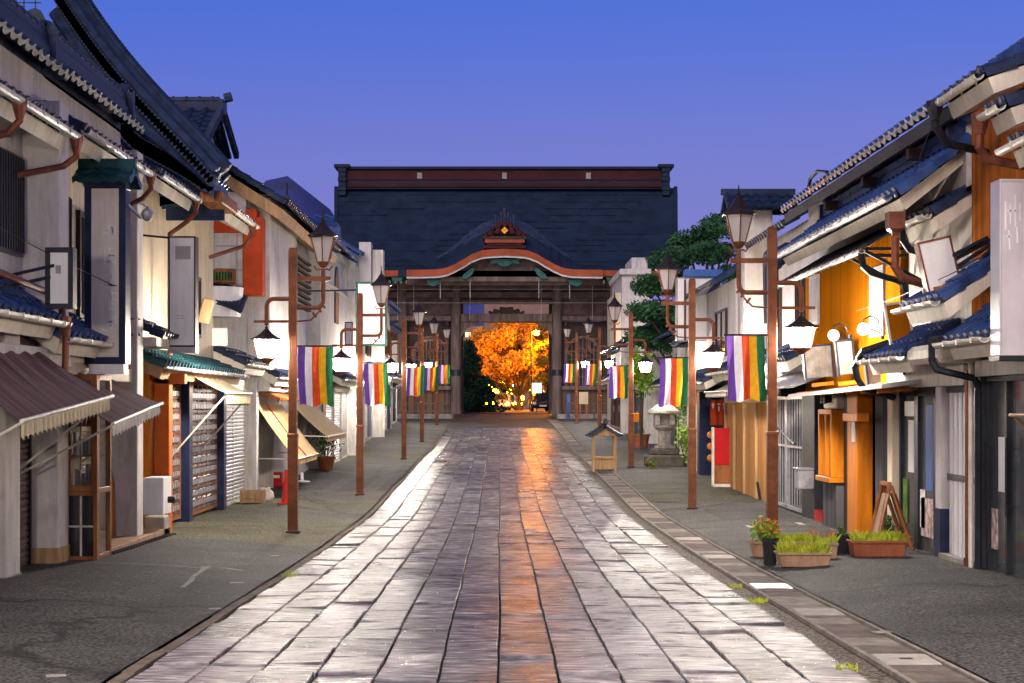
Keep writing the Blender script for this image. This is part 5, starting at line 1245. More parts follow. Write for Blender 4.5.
x, D, z = gp(277, 487); m = MB(); m.box(x-.13,x+.13,D-.13,D+.13,z,z+.36); bx_ = one('red_box', m, 'red_paint', 'small red box with white marking under the nearest slanted blind', 'box', bev=.02); q = MB(); q.box(x-.08,x+.08,D-.136,D-.13,z+.22,z+.29); q.build('white_marking', 'sign_white', bx_)
x, D, z = gp(302, 482); m = MB(); m.lathe([(.2,0),(.2,.03),(.04,.05),(.04,.22),(.02,.24)], (x, D, z), 12); one('stand_base', m, 'sign_white', 'small white cone-shaped stand base on the asphalt below the blinds', 'stand')
def potted(px, py, pot, h_, r_, label, leaf='leaf_green', n=160, foliage=.3, flowers=None, cat='potted plant', size=.05):
    x, D, z = gp(px, py); o = thing('potted_plant', label, cat, (x, D, z))
    m = MB(); m.lathe([(r_*.72,0),(r_*.95,h_*.85),(r_*1.08,h_*.86),(r_*1.08,h_),(r_*.95,h_),(r_*.9,h_*.88)], (x,D,z), 14); m.build('pot', pot, o)
    m = MB(); leaves(m, (x,D,z+h_+foliage*.75), foliage, n, size, (1,1,1.1), .3)
    for k in range(6): a = k*1.05; m.tube([(x,D,z+h_*.8),(x+foliage*.6*math.cos(a),D+foliage*.6*math.sin(a),z+h_+foliage*rnd.uniform(.5,1.2))], .008, 4)
    m.build('foliage', leaf, o)
    if flowers: m = MB(); leaves(m, (x,D,z+h_+foliage*.9), foliage, 40, .03, (1,1,1), .8); m.build('flowers', flowers, o)
    return o
potted(326, 470, 'terracotta', .38, .25, 'green leafy plant in a terracotta pot beside the second slanted blind', n=260, foliage=.5)
# ------------------------------------------------------------------ right row of shop houses (s = +1)
s = 1
# --- R1: nearest, glass front below, brown vertical siding above
Q = house('shop_house', 'nearest right shop house with brown vertical siding upstairs and black glass shop front', s, 10, 20, x=5.5)
wall(Q, 5.55, 11, 10, 20.0, 2.6, 5.75, 'siding_brown')
wall(Q, 5.62, 11, 20.0, 22.3, 2.6, 4.35, 'siding_brown', 'side_wall')
wall(Q, 6.3, 11, 10, 19.6, 0, 2.6, 'grey_plaster', 'shop_room')
wall(Q, 5.35, 6.3, 10, 19.15, 2.42, 2.6, 'grey_plaster', 'ceiling')
m = MB()
for y in (12, 13.5, 15.0, 16.4, 17.6, 18.35, 19.05): m.box(5.46, 5.56, y-.035, y+.035, gs(5.5,y)-.05, 2.42)
m.box(5.45, 5.57, 10, 19.08, 2.36, 2.42); m.box(5.45, 5.57, 10, 19.08, .1, .24); fr_ = m.build('shop_front_frame', 'pot_black', Q, bev=.004)
m = MB(); m.box(5.50, 5.512, 10, 19.02, .24, 2.36); m.build('shop_glass', 'clear_glass', fr_)
m = MB(); m.box(5.488, 5.496, 18.45, 18.72, 1.15, 1.75); m.build('poster', 'sign_white', fr_); m = MB(); m.box(5.487, 5.495, 18.75, 18.98, .5, .95); m.build('poster', 'merchandise', fr_)
m = MB(); m.tube([(5.42, 18.2, .9), (5.42, 18.2, 1.75)], .016, 6); m.box(5.42, 5.5, 18.19, 18.21, 1.0, 1.02); m.box(5.42, 5.5, 18.19, 18.21, 1.62, 1.64); m.build('door_handle', 'pot_black', fr_)
fin(Q, s, 5.6, 5.42, 19.1, 19.3, 0, 2.62, 'pot_black')
m = MB()
for k, (yy, mt_) in enumerate(((16.6, 0), (17.0, 0), (17.4, 0), (17.9, 0))): m.box(5.8, 6.2, yy, yy+.32, .2, .2+rnd.uniform(.5, 1.5))
m.each('shop_goods', 'merchandise', Q, bev=.02)
for (ya, yb, z) in ((17.25, 18.85, 5.5), (16.5, 17.2, 5.06), (13.5, 16.45, 4.62)):
    pent(Q, s, ya, yb, 4.92, 5.55, z, z+.22, 'roof_tile_dark', 'gutter_white', 'soffit_white', gut_r=.055)
downpipe(Q, [(4.82, 18.85, 5.42), (4.84, 18.9, 5.2), (5.0, 19.0, 5.02), (5.5, 19.2, 4.95)], 'black_pipe', .045)
downpipe(Q, [(4.86, 17.2, 5.0), (4.86, 17.25, 4.72), (4.95, 17.28, 4.6), (5.5, 17.3, 4.5)], 'copper_pipe', .045)
m = MB(); tile_roof(m, (6.2, 10, 6.15), (6.2, 18.7, 6.15), (2.6, 0, 1.75), .3, .3, .04); m.prism([(6.25, 6.05), (8.8, 7.75), (8.8, 5.7), (6.26, 5.7)], 1, 10.05, 18.6); m.build('roof', 'roof_tile_dark', Q)
pent(Q, s, 17.25, 19.05, 4.98, 5.56, 2.84, 3.28); pent(Q, s, 18.75, 20.55, 4.86, 5.56, 3.30, 3.78)
m = MB(); m.tube([(4.93, 19.0, 2.84), (4.90, 19.25, 2.83), (4.90, 19.28, 2.60), (4.95, 19.26, 2.50), (5.36, 19.2, 2.40), (5.40, 19.2, 2.3), (5.40, 19.2, .1)], .042, 8); m.build('downpipe', 'black_pipe', Q)
m = MB(); m.tube([(5.38, 19.42, .1), (5.38, 19.42, 2.6)], .03, 8); m.build('white_pipe', 'gutter_white', Q)
m = MB(); m.tube([(5.40, 19.60, .15), (5.40, 19.60, 2.5)], .04, 8); m.lathe([(.055,0),(.055,.22)], (5.40,19.60,.12), 8); m.build('brown_pipe', 'copper_pipe', Q)
# --- R2 silver folding shutter, R3 glass doors
Q2 = house('shop_house', 'narrow shop house with silver folding grille and glass double doors beside the sign stand', s, 19.3, 23.5, x=5.5)
wall(Q2, 5.75, 11, 20.0, 23.6, 0, 2.6, 'grey_plaster')
wall(Q2, 5.6, 11, 20.0, 23.3, 2.6, 4.5, 'grey_plaster', 'upper_wall')
m = MB()
y = 19.72
for i in range(6): m.box(5.52, 5.56, y+i*.205, y+i*.205+.14, .2, 2.25)
sh = m.build('folding_shutter', 'sign_white', Q2, bev=.006)
m = MB()
for i in range(7): m.box(5.535, 5.575, y-.06+i*.205, y+i*.205-.005, .16, 2.26)
m.box(5.51, 5.58, 19.66, 20.95, 1.18, 1.26); m.box(5.5, 5.6, 19.66, 20.95, 2.25, 2.33); m.build('shutter_frame', 'dark_metal', sh)
m = MB(); m.box(5.40, 5.62, 19.66, 20.95, gs(5.5,20)-.05, gs(5.5,20)+.045); m.build('threshold', 'concrete', Q2)
wall(Q2, 5.35, 5.75, 19.62, 23.5, 2.33, 2.62, 'grey_plaster', 'lintel')
p_ = fin(Q2, s, 5.75, 5.44, 20.98, 21.25, 0, 2.33, 'lavender_plaster'); m = MB(); m.box(5.425, 5.76, 20.965, 21.265, 0, .82); m.build('navy_dado', 'navy_metal', p_)
m = MB()
for y in (21.45, 22.35, 22.45, 23.3): m.box(5.48, 5.56, y-.045, y+.045, .1, 2.3)
m.box(5.48, 5.56, 21.4, 23.3, 2.22, 2.33); m.box(5.48, 5.56, 21.4, 23.3, .1, .2); dr = m.each('glass_doors', 'dark_metal', Q2)
m = MB(); m.box(5.515, 5.525, 21.45, 23.3, .2, 2.22); m.build('door_glass', 'clear_glass', dr)
for (ya, yb, za, zb2, mt_) in ((21.6, 21.95, 1.0, 2.1, 'sign_blue'), (22.0, 22.25, .5, 1.0, 'sign_white'), (22.6, 22.9, 1.2, 1.9, 'sign_white'), (22.95, 23.2, .5, 1.1, 'leaf_green'), (21.6, 22.2, .4, .9, 'merchandise'), (22.55, 23.1, 1.95, 2.15, 'sign_white')):
    m = MB(); m.box(5.498, 5.506, ya, yb, za, zb2); m.build('poster', mt_, dr)
fin(Q2, s, 5.75, 5.38, 23.34, 23.62, 0, 2.4, 'beige_plaster')
pent(Q2, s, 20.65, 22.9, 4.92, 5.6, 2.74, 3.14)
m = MB(); m.tube([(4.84, 22.9, 2.70), (4.80, 23.0, 2.62), (4.85, 23.05, 2.45), (4.95, 23.1, 2.32), (5.40, 23.3, 2.20)], .045, 8); m.tube([(4.84, 22.95, 2.72), (4.86, 22.7, 2.82), (5.3, 22.5, 2.98)], .045, 8); m.build('downpipe', 'black_pipe', Q2)
m = MB(); m.box(4.92, 5.5, 19.15, 20.6, 2.58, 2.80); m.build('canopy_box', 'soffit_white', Q2, bev=.06)
pent(Q2, s, 20.05, 21.6, 5.1, 5.6, 4.40, 4.72, 'roof_tile_dark', 'gutter_white')
m = MB(); m.lathe([(.05,-.24),(.07,-.2),(.13,-.16),(.14,.0),(.14,.04)], (4.72, 20.3, 4.36), 4, R(45)); m.tube([(4.72,20.3,4.1), (4.72,20.3,3.75), (4.8,20.3,3.62), (5.6,20.4,3.4)], .05, 8); m.build('rain_head', 'copper_pipe', Q2)
m = MB(); m.tube([(4.88, 20.65, 4.28), (4.9, 20.7, 4.12), (5.0, 20.75, 4.0), (5.58, 20.9, 3.88)], .045, 8); m.build('downpipe', 'black_pipe', Q2)
# --- R4: yellow wooden shop under big roofs
Y = house('shop_house', 'shop house with glowing yellow-orange boarded upper floor and orange posts', s, 23.4, 30.6, x=5.5)
wall(Y, 5.5, 11, 23.35, 30.6, 2.3, 4.5, 'siding_yellow')
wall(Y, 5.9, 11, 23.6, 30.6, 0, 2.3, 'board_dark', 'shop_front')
for (ya, yb, za, zb2) in ((24.3, 25.1, 3.15, 4.05), (29.3, 30.0, 3.55, 4.3)):
    window(Y, s, 5.5, ya, yb, za, zb2, 'gutter_grey', 'lantern_glass', 1, 1, depth=.04)
def corr(mb, y0, y1, xa, za, xb, zb2, n):             # corrugated sheet roof
    rows = []
    for t in (0, .5, 1):
        rows.append([(xa+(xb-xa)*t, y0+(y1-y0)*i/(n*4), za+(zb2-za)*t + .018*math.sin(i*math.pi/2)) for i in range(n*4+1)])
    mb.sheet(rows, .015)
m = MB(); corr(m, 21.9, 28.9, 4.72, 4.16, 5.5, 4.62, 44); e_ = m.build('corrugated_eave', 'dark_metal', Y)
m = MB(); gutter(m, 4.66, 21.9, 28.9, 4.10, .05); m.build('gutter', 'gutter_grey', e_)
m = MB(); m.tube([(4.66, 21.95, 4.08), (4.70, 22.0, 3.90), (4.8, 22.05, 3.82), (5.3, 22.4, 3.72), (5.36, 22.45, 3.6), (5.36, 22.45, 2.5)], .042, 8); m.build('downpipe', 'black_pipe', Y)
m = MB()
for y in (22.2, 23.2): m.bar((4.75, y, 4.12), (5.55, y, 3.7), .04); m.bar((4.75, y, 4.14), (5.55, y, 4.14), .04)
m.each('eave_bracket', 'dark_metal', e_)
m = MB(); m.sheet([[(x, y, 2.36 + (x-4.85)*.14 - .012*(y-21.6)+.0) for y in (21.6+.5*i for i in range(15))] for x in (4.85, 5.2, 5.52)], .05); shf = m.build('shelf_roof', 'gutter_grey', Y)
m = MB()
for i in range(7): y = 22.3+i; m.bar((4.95, y, 2.28), (5.5, y, 2.33), .06)
m.each('rafter', 'orange_wood', shf)
for y in (24.4, 26.6):                               # two globe lamps on swan necks
    m = MB(); m.tube([(5.5, y, 3.12)] + [(5.32 - .12*math.cos(R(a)), y, 3.28 + .10*math.sin(R(a))) for a in (-30, 30, 90, 150, 190)][::1], .012, 6); m.box(5.46, 5.5, y-.05, y+.05, 3.04, 3.2)
    lp = thing('globe_lamp', 'white globe wall lamp on the yellow boards, ' + ('nearer the camera' if y < 25 else 'farther one, beside the lit lantern'), 'wall lamp', (5.3, y, 3.1), 'globe lamps on the yellow wall')
    m.build('bracket', 'dark_metal', lp); q = MB(); q.ball((5.22, y, 3.19), .092, 14); q.build('globe', 'globe_lamp', lp, smooth=True)
# orange posts, booth and counter
def P5(px, x=5.5): return F*x/(px-VX)
m = MB(); m.box(5.28, 5.52, 25.15, 25.5, gs(5.5,25)-.05, 2.28); m.box(5.30, 5.52, 25.56, 25.95, gs(5.5,25)-.05, 2.28); op = m.build('orange_post', 'orange_wood', Y, bev=.012)
m = MB(); m.box(5.10, 5.28, 24.3, 25.3, 1.86, 1.98); m.build('orange_beam', 'orange_wood', op, bev=.01)
m = MB(); m.box(5.262, 5.278, 25.2, 25.45, 1.55, 1.85); nt_ = m.each('notice', 'sign_cream', op)
brush(nt_, [(0,.3,1.6,.3,.12),(0,.7,1.4,.7,.1),(0,1.1,1.6,1.1,.1),(0,1.5,1.2,1.5,.1)], 25.19, 'ink', 5.255, 1.8, .012)
for (ya, yb, x) in ((24.6, 25.05, 5.6), (23.7, 24.0, 5.55)):
    m = MB(); m.box(x-.03, x+.05, ya, yb, .1, 2.28); m.m = 1
    for k in range(17):
        for j in range(3): m.cbox((x-.04, ya+(yb-ya)*(j+.5)/3, .25+k*.118), (.02, .09, .05))
    m.build('chain_screen', ['brown_wood', 'shutter_tan'], Y)
wall(Y, 5.42, 5.9, 24.08, 24.55, 0, 2.25, 'board_grey', 'grey_pillar')
wall(Y, 5.40, 5.9, 26.05, 26.7, 0, 2.28, 'pot_black', 'dark_pillar')
bo = MB(); t = .09
bo.box(5.22, 5.5, 26.8, 26.8+t, .95, 1.95); bo.box(5.22, 5.5, 27.9-t, 27.9, .95, 1.95); bo.box(5.22, 5.5, 26.8, 27.9, 1.951, 2.03); bo.box(5.18, 5.5, 26.75, 27.95, .87, .949); bo.box(5.23, 5.30, 27.3, 27.38, .95, 1.95); b_ = bo.build('ticket_window', 'orange_wood', Y, bev=.008)
m = MB(); m.box(5.34, 5.35, 26.9, 27.8, .95, 1.95); m.build('pane', 'clear_glass', b_)
m = MB(); m.box(5.30, 5.8, 26.8, 27.9, gs(5.5,27)-.05, .868); m.build('counter', 'board_grey', Y)
m = MB(); m.box(5.3, 5.6, 26.85, 27.85, 2.04, 2.26); m.build('meter_panel', 'sign_cream', Y, bev=.02)
m = MB(); m.lathe([(.06,0),(.09,.12)], (0,0,0), 10); m.v = [(5.3 - c, 27.2+a, 2.2+b_2) for a, b_2, c in m.v]; m.lathe([(.06,0),(.09,.12)], (0,0,0), 10); m.v[20:] = [(5.3 - c, 27.45+a, 2.2+b_2) for a, b_2, c in m.v[20:]]
one('flood_lamp', m, 'pot_black', 'pair of small black floodlights above the orange ticket window', 'floodlight')
wall(Y, 5.45, 5.9, 28.0, 28.5, 0, 2.28, 'navy_metal', 'navy_pillar'); wall(Y, 5.4, 5.9, 29.2, 30.4, 0, 2.3, 'pot_black', 'dark_pillar')
m = MB(); m.box(5.4, 5.7, 28.5, 29.2, gs(5.5,28.8), gs(5.5,28.8)+.18); m.build('red_step', 'red_paint', Y)
m = MB(); m.box(5.55, 5.58, 28.55, 29.15, .9, 1.3); m.box(5.55, 5.58, 28.55, 29.15, 1.45, 1.8); m.each('notice', 'sign_white', Y)
mbx = thing('mail_box', 'silver mail box with hinged lid on the dark pillar by the barred gate', 'mail box', (5.3, 29, .9))
m = MB(); m.box(5.12, 5.4, 29.2, 29.55, ZP(489,29.3), ZP(470,29.3)); m.build('box', 'steel', mbx, bev=.015); m = MB(); m.box(5.10, 5.4, 29.18, 29.57, ZP(470,29.3)+.002, ZP(470,29.3)+.04); m.build('lid', 'steel', mbx, bev=.01)
# roofs above
m = MB(); tile_roof(m, (4.68, 20.0, 4.62), (4.68, 28.6, 4.62), (.86, 0, .66), .27, .25, .05); lr = m.build('lower_roof', 'roof_tile', Y)
m = MB(); gutter(m, 4.60, 20.2, 28.6, 4.58, .06); m.build('gutter', 'gutter_grey', lr)
m = MB(); ridge_tiles(m, (5.48, 20.2, 5.2), (5.48, 28.2, 5.2), .26, .2, 2); m.build('ridge', 'roof_tile', lr)
m = MB(); 
for k in range(5): m.tube([(4.62+.06*k, 28.62+.03*k, 4.5+.05*k), (4.62+.06*k, 28.72+.03*k, 4.55+.05*k)], .16-.01*k, 10)
m.tube([(4.62, 28.7, 4.66), (4.62, 29.0, 4.62), (4.64, 29.15, 4.4), (4.66, 29.2, 3.5)], .13, 10); m.build('roof_end', 'roof_tile_dark', lr)
m = MB(); m.prism([(4.74, 4.55), (5.52, 5.14), (5.52, 4.98), (4.82, 4.42)], 1, 20.2, 28.5); m.build('eave_board', 'soffit_white', lr)
wall(Y, 5.5, 11, 20.05, 30.3, 4.62, 5.7, 'lavender_plaster', 'upper_wall')
m = MB(); tile_roof(m, (5.02, 19.7, 5.57), (5.02, 30.4, 5.57), (3.1, 0, 2.1), .3, .3, .05, False); ur = m.build('upper_roof', 'roof_tile', Y)
m = MB(); m.prism([(5.06, 5.49), (8.1, 7.5), (8.1, 7.25), (5.08, 5.33)], 1, 19.75, 30.3); m.build('fascia', 'pot_black', ur)
m = MB()
for y in (21.5, 24.2, 27): m.box(5.15, 5.5, y-.09, y+.09, 5.2, 5.34)
m.each('purlin', 'dark_wood', ur)
m = MB(); m.tube([(5.1, 28.2, 5.63), (5.1, 27.9, 5.83), (5.12, 27.4, 5.87), (5.2, 27.0, 5.8)], .03, 6); m.build('roof_pipe', 'dark_metal', ur)
# --- R5 barred gate, R6 tan boards
Z = house('shop_house', 'house with tan board doors and white upper wall, behind the barred gate', s, 30.6, 41.4, x=5.5)
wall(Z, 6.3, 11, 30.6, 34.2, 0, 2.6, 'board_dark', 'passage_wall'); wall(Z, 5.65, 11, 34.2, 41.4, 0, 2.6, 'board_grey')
wall(Z, 5.8, 11, 30.7, 41.4, 2.6, 5.6, 'lavender_plaster', 'upper_wall')
m = MB(); corr(m, 28.6, 34.2, 4.95, 2.42, 5.9, 2.75, 30); m.build('sheet_canopy', 'gutter_grey', Z)
m = MB()
for (ya, yb) in ((34.6, 36.3), (36.4, 38.1), (38.2, 39.7), (39.8, 41.2)):
    m.box(5.5, 5.55, ya, yb, gz(ya)+.1, 2.15)
m.each('board_door', 'board_tan', Z)
m = MB()
for y in (34.5, 36.35, 38.15, 39.75, 41.3): m.box(5.45, 5.6, y-.045, y+.045, .05, 2.3)
m.box(5.45, 5.6, 34.5, 41.3, 2.151, 2.28); m.each('door_post', 'tan_wood', Z)
awning(Z, s, 34.4, 36.4, 5.55, 2.6, 5.0, 2.36, 'awning_cream', .12, arms=False); awning(Z, s, 37.5, 41.2, 5.55, 2.62, 4.98, 2.4, 'awning_white', .12, arms=False)
for (ya, yb) in ((31.5, 33), (35, 36.5), (38, 39.8)): window(Z, s, 5.8, ya, yb, 3.3, 4.5, 'dark_wood', 'dark_glass', 2, 1, 6)
m = MB(); tile_roof(m, (5.15, 30.8, 5.4), (5.15, 35.5, 5.4), (2.5, 0, 1.6), .3, .3, .045); m.build('roof', 'roof_tile_dark', Z)
pent(Z, s, 30.8, 34.4, 5.15, 5.8, 2.95, 3.3, 'roof_tile_dark', None); pent(Z, s, 36.8, 41.3, 5.1, 5.8, 2.9, 3.3, 'roof_tile_dark', 'gutter_white')
bg = thing('barred_gate', 'tall silver gate of thin vertical bars between the tan boards and the black pillar', 'gate', (5.45, 32.3, gs(5.4,32.3)))
m = MB(); z0 = gs(5.4, 32)
for (ya, yb) in ((30.5, 32.2), (32.25, 34.1)):
    m.box(5.42, 5.47, ya, yb, z0+.05, z0+.11); m.box(5.42, 5.47, ya, yb, z0+2.1, z0+2.16); m.box(5.42, 5.47, ya, yb, z0+1.2, z0+1.24); m.box(5.42, 5.47, ya, ya+.05, z0+.05, z0+2.16); m.box(5.42, 5.47, yb-.05, yb, z0+.05, z0+2.16)
m.build('gate_frame', 'steel', bg); m = MB(); y = 30.6
while y < 34.1: m.box(5.435, 5.458, y-.012, y+.012, z0+.1, z0+2.12); y += .27
m.build('bars', 'steel', bg)
m = MB(); m.tube([(5.38, 34.1, z0+1.72), (5.3, 30.6, z0+1.3)], .02, 6); m.build('slanted_pipe', 'black_pipe', bg)
# tall white sign tower with its little roof
D = 35.6
tw = sign_box('shop_sign', 'very tall white sign panel right behind the largest right street lamp, with a tiled top', XP(742,D), XP(771,D), D-.2, D+.2, ZP(336,D), ZP(211,D), 'sign_cream', 'gutter_grey', .03)
m = MB(); x0, x1 = XP(724,D), XP(792,D)
for sg in (-1, 1): tile_roof(m, (x0, D+sg*.6, ZP(210,D)), (x1, D+sg*.6, ZP(210,D)), (0, -sg*.6, .36), .2, .2, .03)
m.box(x0-.06, x1+.06, D-.08, D+.08, ZP(193,D)-.04, ZP(193,D)+.08); m.build('tiled_top', 'roof_tile_dark', tw)
D = 47.5
ts = sign_box('shop_sign', 'white sign panel with flat blue cap on the right, left of the tallest white panel', XP(676,D), XP(716,D), D-.2, D+.2, ZP(341,D), ZP(278,D), 'sign_white', 'gutter_grey', .03)
m = MB(); m.box(XP(684,D), XP(722,D), D-.26, D+.26, ZP(277.6,D), ZP(270,D)); m.build('blue_cap', 'sign_blue', ts, bev=.015)
m = MB(); m.tube([(XP(684,D), D-.23, ZP(341,D)), (XP(684,D), D-.23, ZP(280,D))], .03, 6); m.build('pipe', 'copper_pipe', ts)
# --- R7, R8 ... the far right row
V = house('shop_house', 'shop house behind the red sign panel, with navy post and cream shutter', s, 41.5, 50, x=5.5)
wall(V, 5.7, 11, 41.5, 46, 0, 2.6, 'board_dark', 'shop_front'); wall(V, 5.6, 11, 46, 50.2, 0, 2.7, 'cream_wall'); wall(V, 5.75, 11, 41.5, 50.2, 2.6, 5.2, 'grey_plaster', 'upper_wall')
shutter(V, s, 5.52, 46.3, 49.8, gz(47)+.1, 2.5, 'shutter_tan', 'gutter_white')
m = MB(); m.box(5.35, 5.7, 45.6, 46.1, .1, 2.6); m.build('navy_post', 'navy_metal', V, bev=.01); m = MB(); m.box(5.6, 5.8, 41.5, 42.0, .05, 2.5); m.build('white_post', 'gutter_white', V, bev=.01)
pent(V, s, 41.6, 50, 4.95, 5.75, 2.72, 3.1, 'roof_tile_dark', 'gutter_white'); window(V, s, 5.75, 43, 45, 3.4, 4.5, 'dark_wood', 'dark_glass', 2, 1)
awning(V, s, 43.2, 46.2, 5.6, 2.68, 4.95, 2.42, 'awning_white', .12, arms=False)
m = MB(); tile_roof(m, (5.2, 41.6, 5.1), (5.2, 50.2, 5.1), (2.6, 0, 1.6), .3, .32, .045); m.build('roof', 'roof_tile_dark', V)
D = 40.8; z0 = gs(5.2, D)
rs = thing('sign_board', 'upright red sign panel with brown lower part standing outside the right shop', 'sign', (5.3, D, z0))
m = MB(); m.box(XP(714,D), XP(730,D), D-.06, D+.06, z0+.52, ZP(428,D)); m.build('red_face', 'red_paint', rs, bev=.01); m = MB(); m.box(XP(714,D), XP(730,D), D-.055, D+.055, z0+.08, z0+.518); m.build('lower_board', 'brown_wood', rs, bev=.01)
m = MB(); m.box(XP(713,D)-.03, XP(714,D)-.002, D-.07, D+.07, z0+.02, ZP(428,D)+.02); m.box(XP(713,D), XP(731,D), D-.2, D-.08, z0, z0+.07); m.box(XP(713,D), XP(731,D), D+.08, D+.2, z0, z0+.07); m.build('stand', 'gutter_white', rs)
D = 42.4; m = MB(); n = 12; m.sheet([[(XP(710,D)+ .42*j/n, D+.02*math.sin(j*1.2), ZP(400,D)-.62*k/4) for j in range(n+1)] for k in range(5)], .006)
nr_ = one('shop_curtain', m, 'vermilion', 'short red cloth curtain with pale writing above the red sign panel', 'curtain'); brush(nr_, [(.3,.6,.9,.6,.18),(.6,.2,.6,1.3,.18),(1.5,.4,2.1,.5,.18),(1.8,.9,1.8,1.9,.18),(2.6,.5,3.2,.5,.18),(2.9,.3,2.9,1.6,.18)], D-.035, 'sign_white', XP(710,D), ZP(402,D), .12)
for k, py in enumerate((435, 446.5, 458)):
    D = 44.6; m = MB(); m.ball((XP(711.5,D), D, ZP(py,D)), .12, 12, sz=.85); o = one('paper_lantern', m, 'skin_orange', 'round orange paper lantern left of the red sign panel, ' + ('topmost', 'middle', 'lowest')[k] + ' of three', 'lantern', 'orange lanterns by the red sign', smooth=True)
    q = MB(); q.lathe([(.05,0),(.05,.03)], (XP(711.5,D), D, ZP(py,D)+.1), 8); q.build('ring', 'pot_black', o)
far = [(50.4, 56.5, 6.2, 4.2, 'white_plaster', 'white shop house with grey doors directly behind the stone lantern', 'board_grey'), (56.8, 64, 6.2, 4.6, 'grey_plaster', 'pale grey shop house with navy doors, beside the light green bush', 'navy_metal'),
       (64.3, 72, 5.7, 4.9, 'white_plaster', 'white shop house with tiled pent roof between the stone lantern and maroon-doored shop', 'board_grey'), (72.3, 82.5, 5.4, 4.7, 'grey_plaster', 'grey shop house with tall maroon doors, nearest the concrete building', 'temple_dark_red')]
for (ya, yb, x, zt, mt_, lab, dm) in far:
    h_ = house('shop_house', lab, s, ya, yb, x=x); base = gz(ya)
    wall(h_, x, 12, ya, yb, 0, zt, mt_)
    pent(h_, s, ya+.1, yb-.1, x-.6, x, base+2.5, base+2.85, 'roof_tile_dark', 'gutter_white')
    m = MB(); tile_roof(m, (x-.5, ya, zt-.1), (x-.5, yb, zt-.1), (2.2, 0, 1.4), .3, .35, .045); m.prism([(x-.45, zt-.2), (x+1.6, zt+1.1), (x+1.6, zt-.2)], 1, ya+.05, yb-.05); m.build('roof', 'roof_tile_dark', h_)
    n = 3; wdt = (yb-ya)/n
    for i in range(n):
        y0_, y1_ = ya+i*wdt+.35, ya+(i+1)*wdt-.35
        if i == 0 and 'maroon' not in lab: shutter(h_, s, x-.03, y0_, y1_, base+.12, base+2.2, 'steel', 'gutter_white')
        else:
            m = MB(); m.box(x-.05, x, y0_, y1_, base+.1, base+2.3); dr = m.build('door', dm, h_); m = MB(); m.box(x-.08, x-.05, y0_+.14, y0_+.2, base+1.0, base+1.3); m.build('handle', 'steel', dr)
    fin(h_, s, x, x-.26, ya+.02, ya+.3, base, zt-.15, 'white_plaster'); wall(h_, x-.08, x, ya+.35, yb-.1, base, base+.35, 'stone_grey', 'plinth')
    window(h_, s, x, ya+1, ya+2.6, base+2.95, base+3.5, 'dark_wood', 'dark_glass', 2, 1); window(h_, s, x, yb-2.8, yb-1.2, base+2.95, base+3.5, 'dark_wood', 'dark_glass', 2, 1)
    downpipe(h_, [(x-.66, ya+.4, base+2.4), (x-.6, ya+.4, base+2.2), (x-.05, ya+.4, base+2.0), (x-.05, ya+.4, base+.1)], 'gutter_grey')
CB = thing('concrete_building', 'pale weathered concrete building standing before the right end of the gate', 'building', (7.6, 88, 1.2))
D = 86; m = MB(); m.box(XP(622,D), XP(650,D), D, D+8, 1, ZP(272,D)); m.build('wall', 'grey_plaster', CB); m = MB(); m.box(XP(619.5,D), XP(651,D), D-.2, D+8.1, ZP(275,D), ZP(269,D)); m.build('cornice', 'white_plaster', CB, bev=.03)
m = MB(); m.box(XP(634,D), XP(650,D), D+1.5, D+6, ZP(270,D), ZP(255,D)); m.build('roof_hut', 'white_plaster', CB)
m = MB(); m.box(XP(616,D), XP(622,D)-.01, D+.5, D+7, 1, ZP(292,D)); m.build('side_wing', 'beige_plaster', CB)
# ------------------------------------------------------------------ right signs and things on the roofs
D = 17.0
o = sign_box('shop_sign', 'huge lavender grey sign panel with faint brush marks beside the brown vertical siding', XP(995,D), 5.95, D-.16, D+.16, ZP(356,D), ZP(181,D), 'sign_lavender', 'sign_lavender', .02)
st = [(a/10, b_/10, c/10, d_/10, w_) for a, b_, c, d_, w_ in ((2,8,2,26,.12),(5,10,5,22,.1),(8,4,8,24,.1),(11,9,11,20,.08),(3,14,9,14,.1),(4,26,4.6,38,.1),(9,24,9.4,34,.1),(2,30,6,30,.08),(14,3,14.2,64,.12),(16,80,16.2,100,.06),(18,82,22,82,.06),(18,86,18,104,.06),(22,84,22,102,.06),(18,94,22,94,.06))]
brush(o, st, D-.146, 'pale_ink', XP(998,D), ZP(190,D), .16)
m = MB(); m.box(XP(994,D), 5.95, D-.18, D+.18, ZP(361,D), ZP(356.3,D)); m.build('sign_foot', 'pot_black', o)
D = 19.6
o = thing('tilted_sign', 'blank white sign board tilted back on wooden blocks above the blue pent roof, far right', 'sign', (5.05, D, 3.4))
rot = Matrix.Rotation(R(-13), 3, 'Y'); c = (XP(938,D), D, ZP(266,D)); m = MB(); m.cbox(c, (.36, .16, .58), rot); m.build('board', 'sign_white', o, bev=.006)
m = MB()
for sg in (-.5, .5):
    m.cbox((c[0]+rot.col[0][0]*sg*.37, c[1], c[2]+rot.col[0][2]*sg*.37), (.022, .18, .60), rot)
    m.cbox((c[0]+rot.col[2][0]*sg*.60, c[1], c[2]+rot.col[2][2]*sg*.60), (.39, .18, .022), rot)
m.build('sign_frame', 'copper_pipe', o)
m = MB(); m.bar((4.9, D+.1, ZP(291,D)), (5.45, D+.1, ZP(280,D)), .06); m.bar((4.9, D-.4, ZP(292,D)), (5.3, D-.4, ZP(286,D)), .06); m.each('wood_block', 'brown_wood', o)
m = MB(); 
for (a, b_) in (((948,258),(975,242)), ((952,270),(985,244)), ((955,286),(986,246)), ((950,262),(986,240))): m.bar((XP(a[0],D), D, ZP(a[1],D)), (XP(b_[0],D), D-.5, ZP(b_[1],D)), .035)
m.build('brace', 'dark_metal', o)
D = 22.3
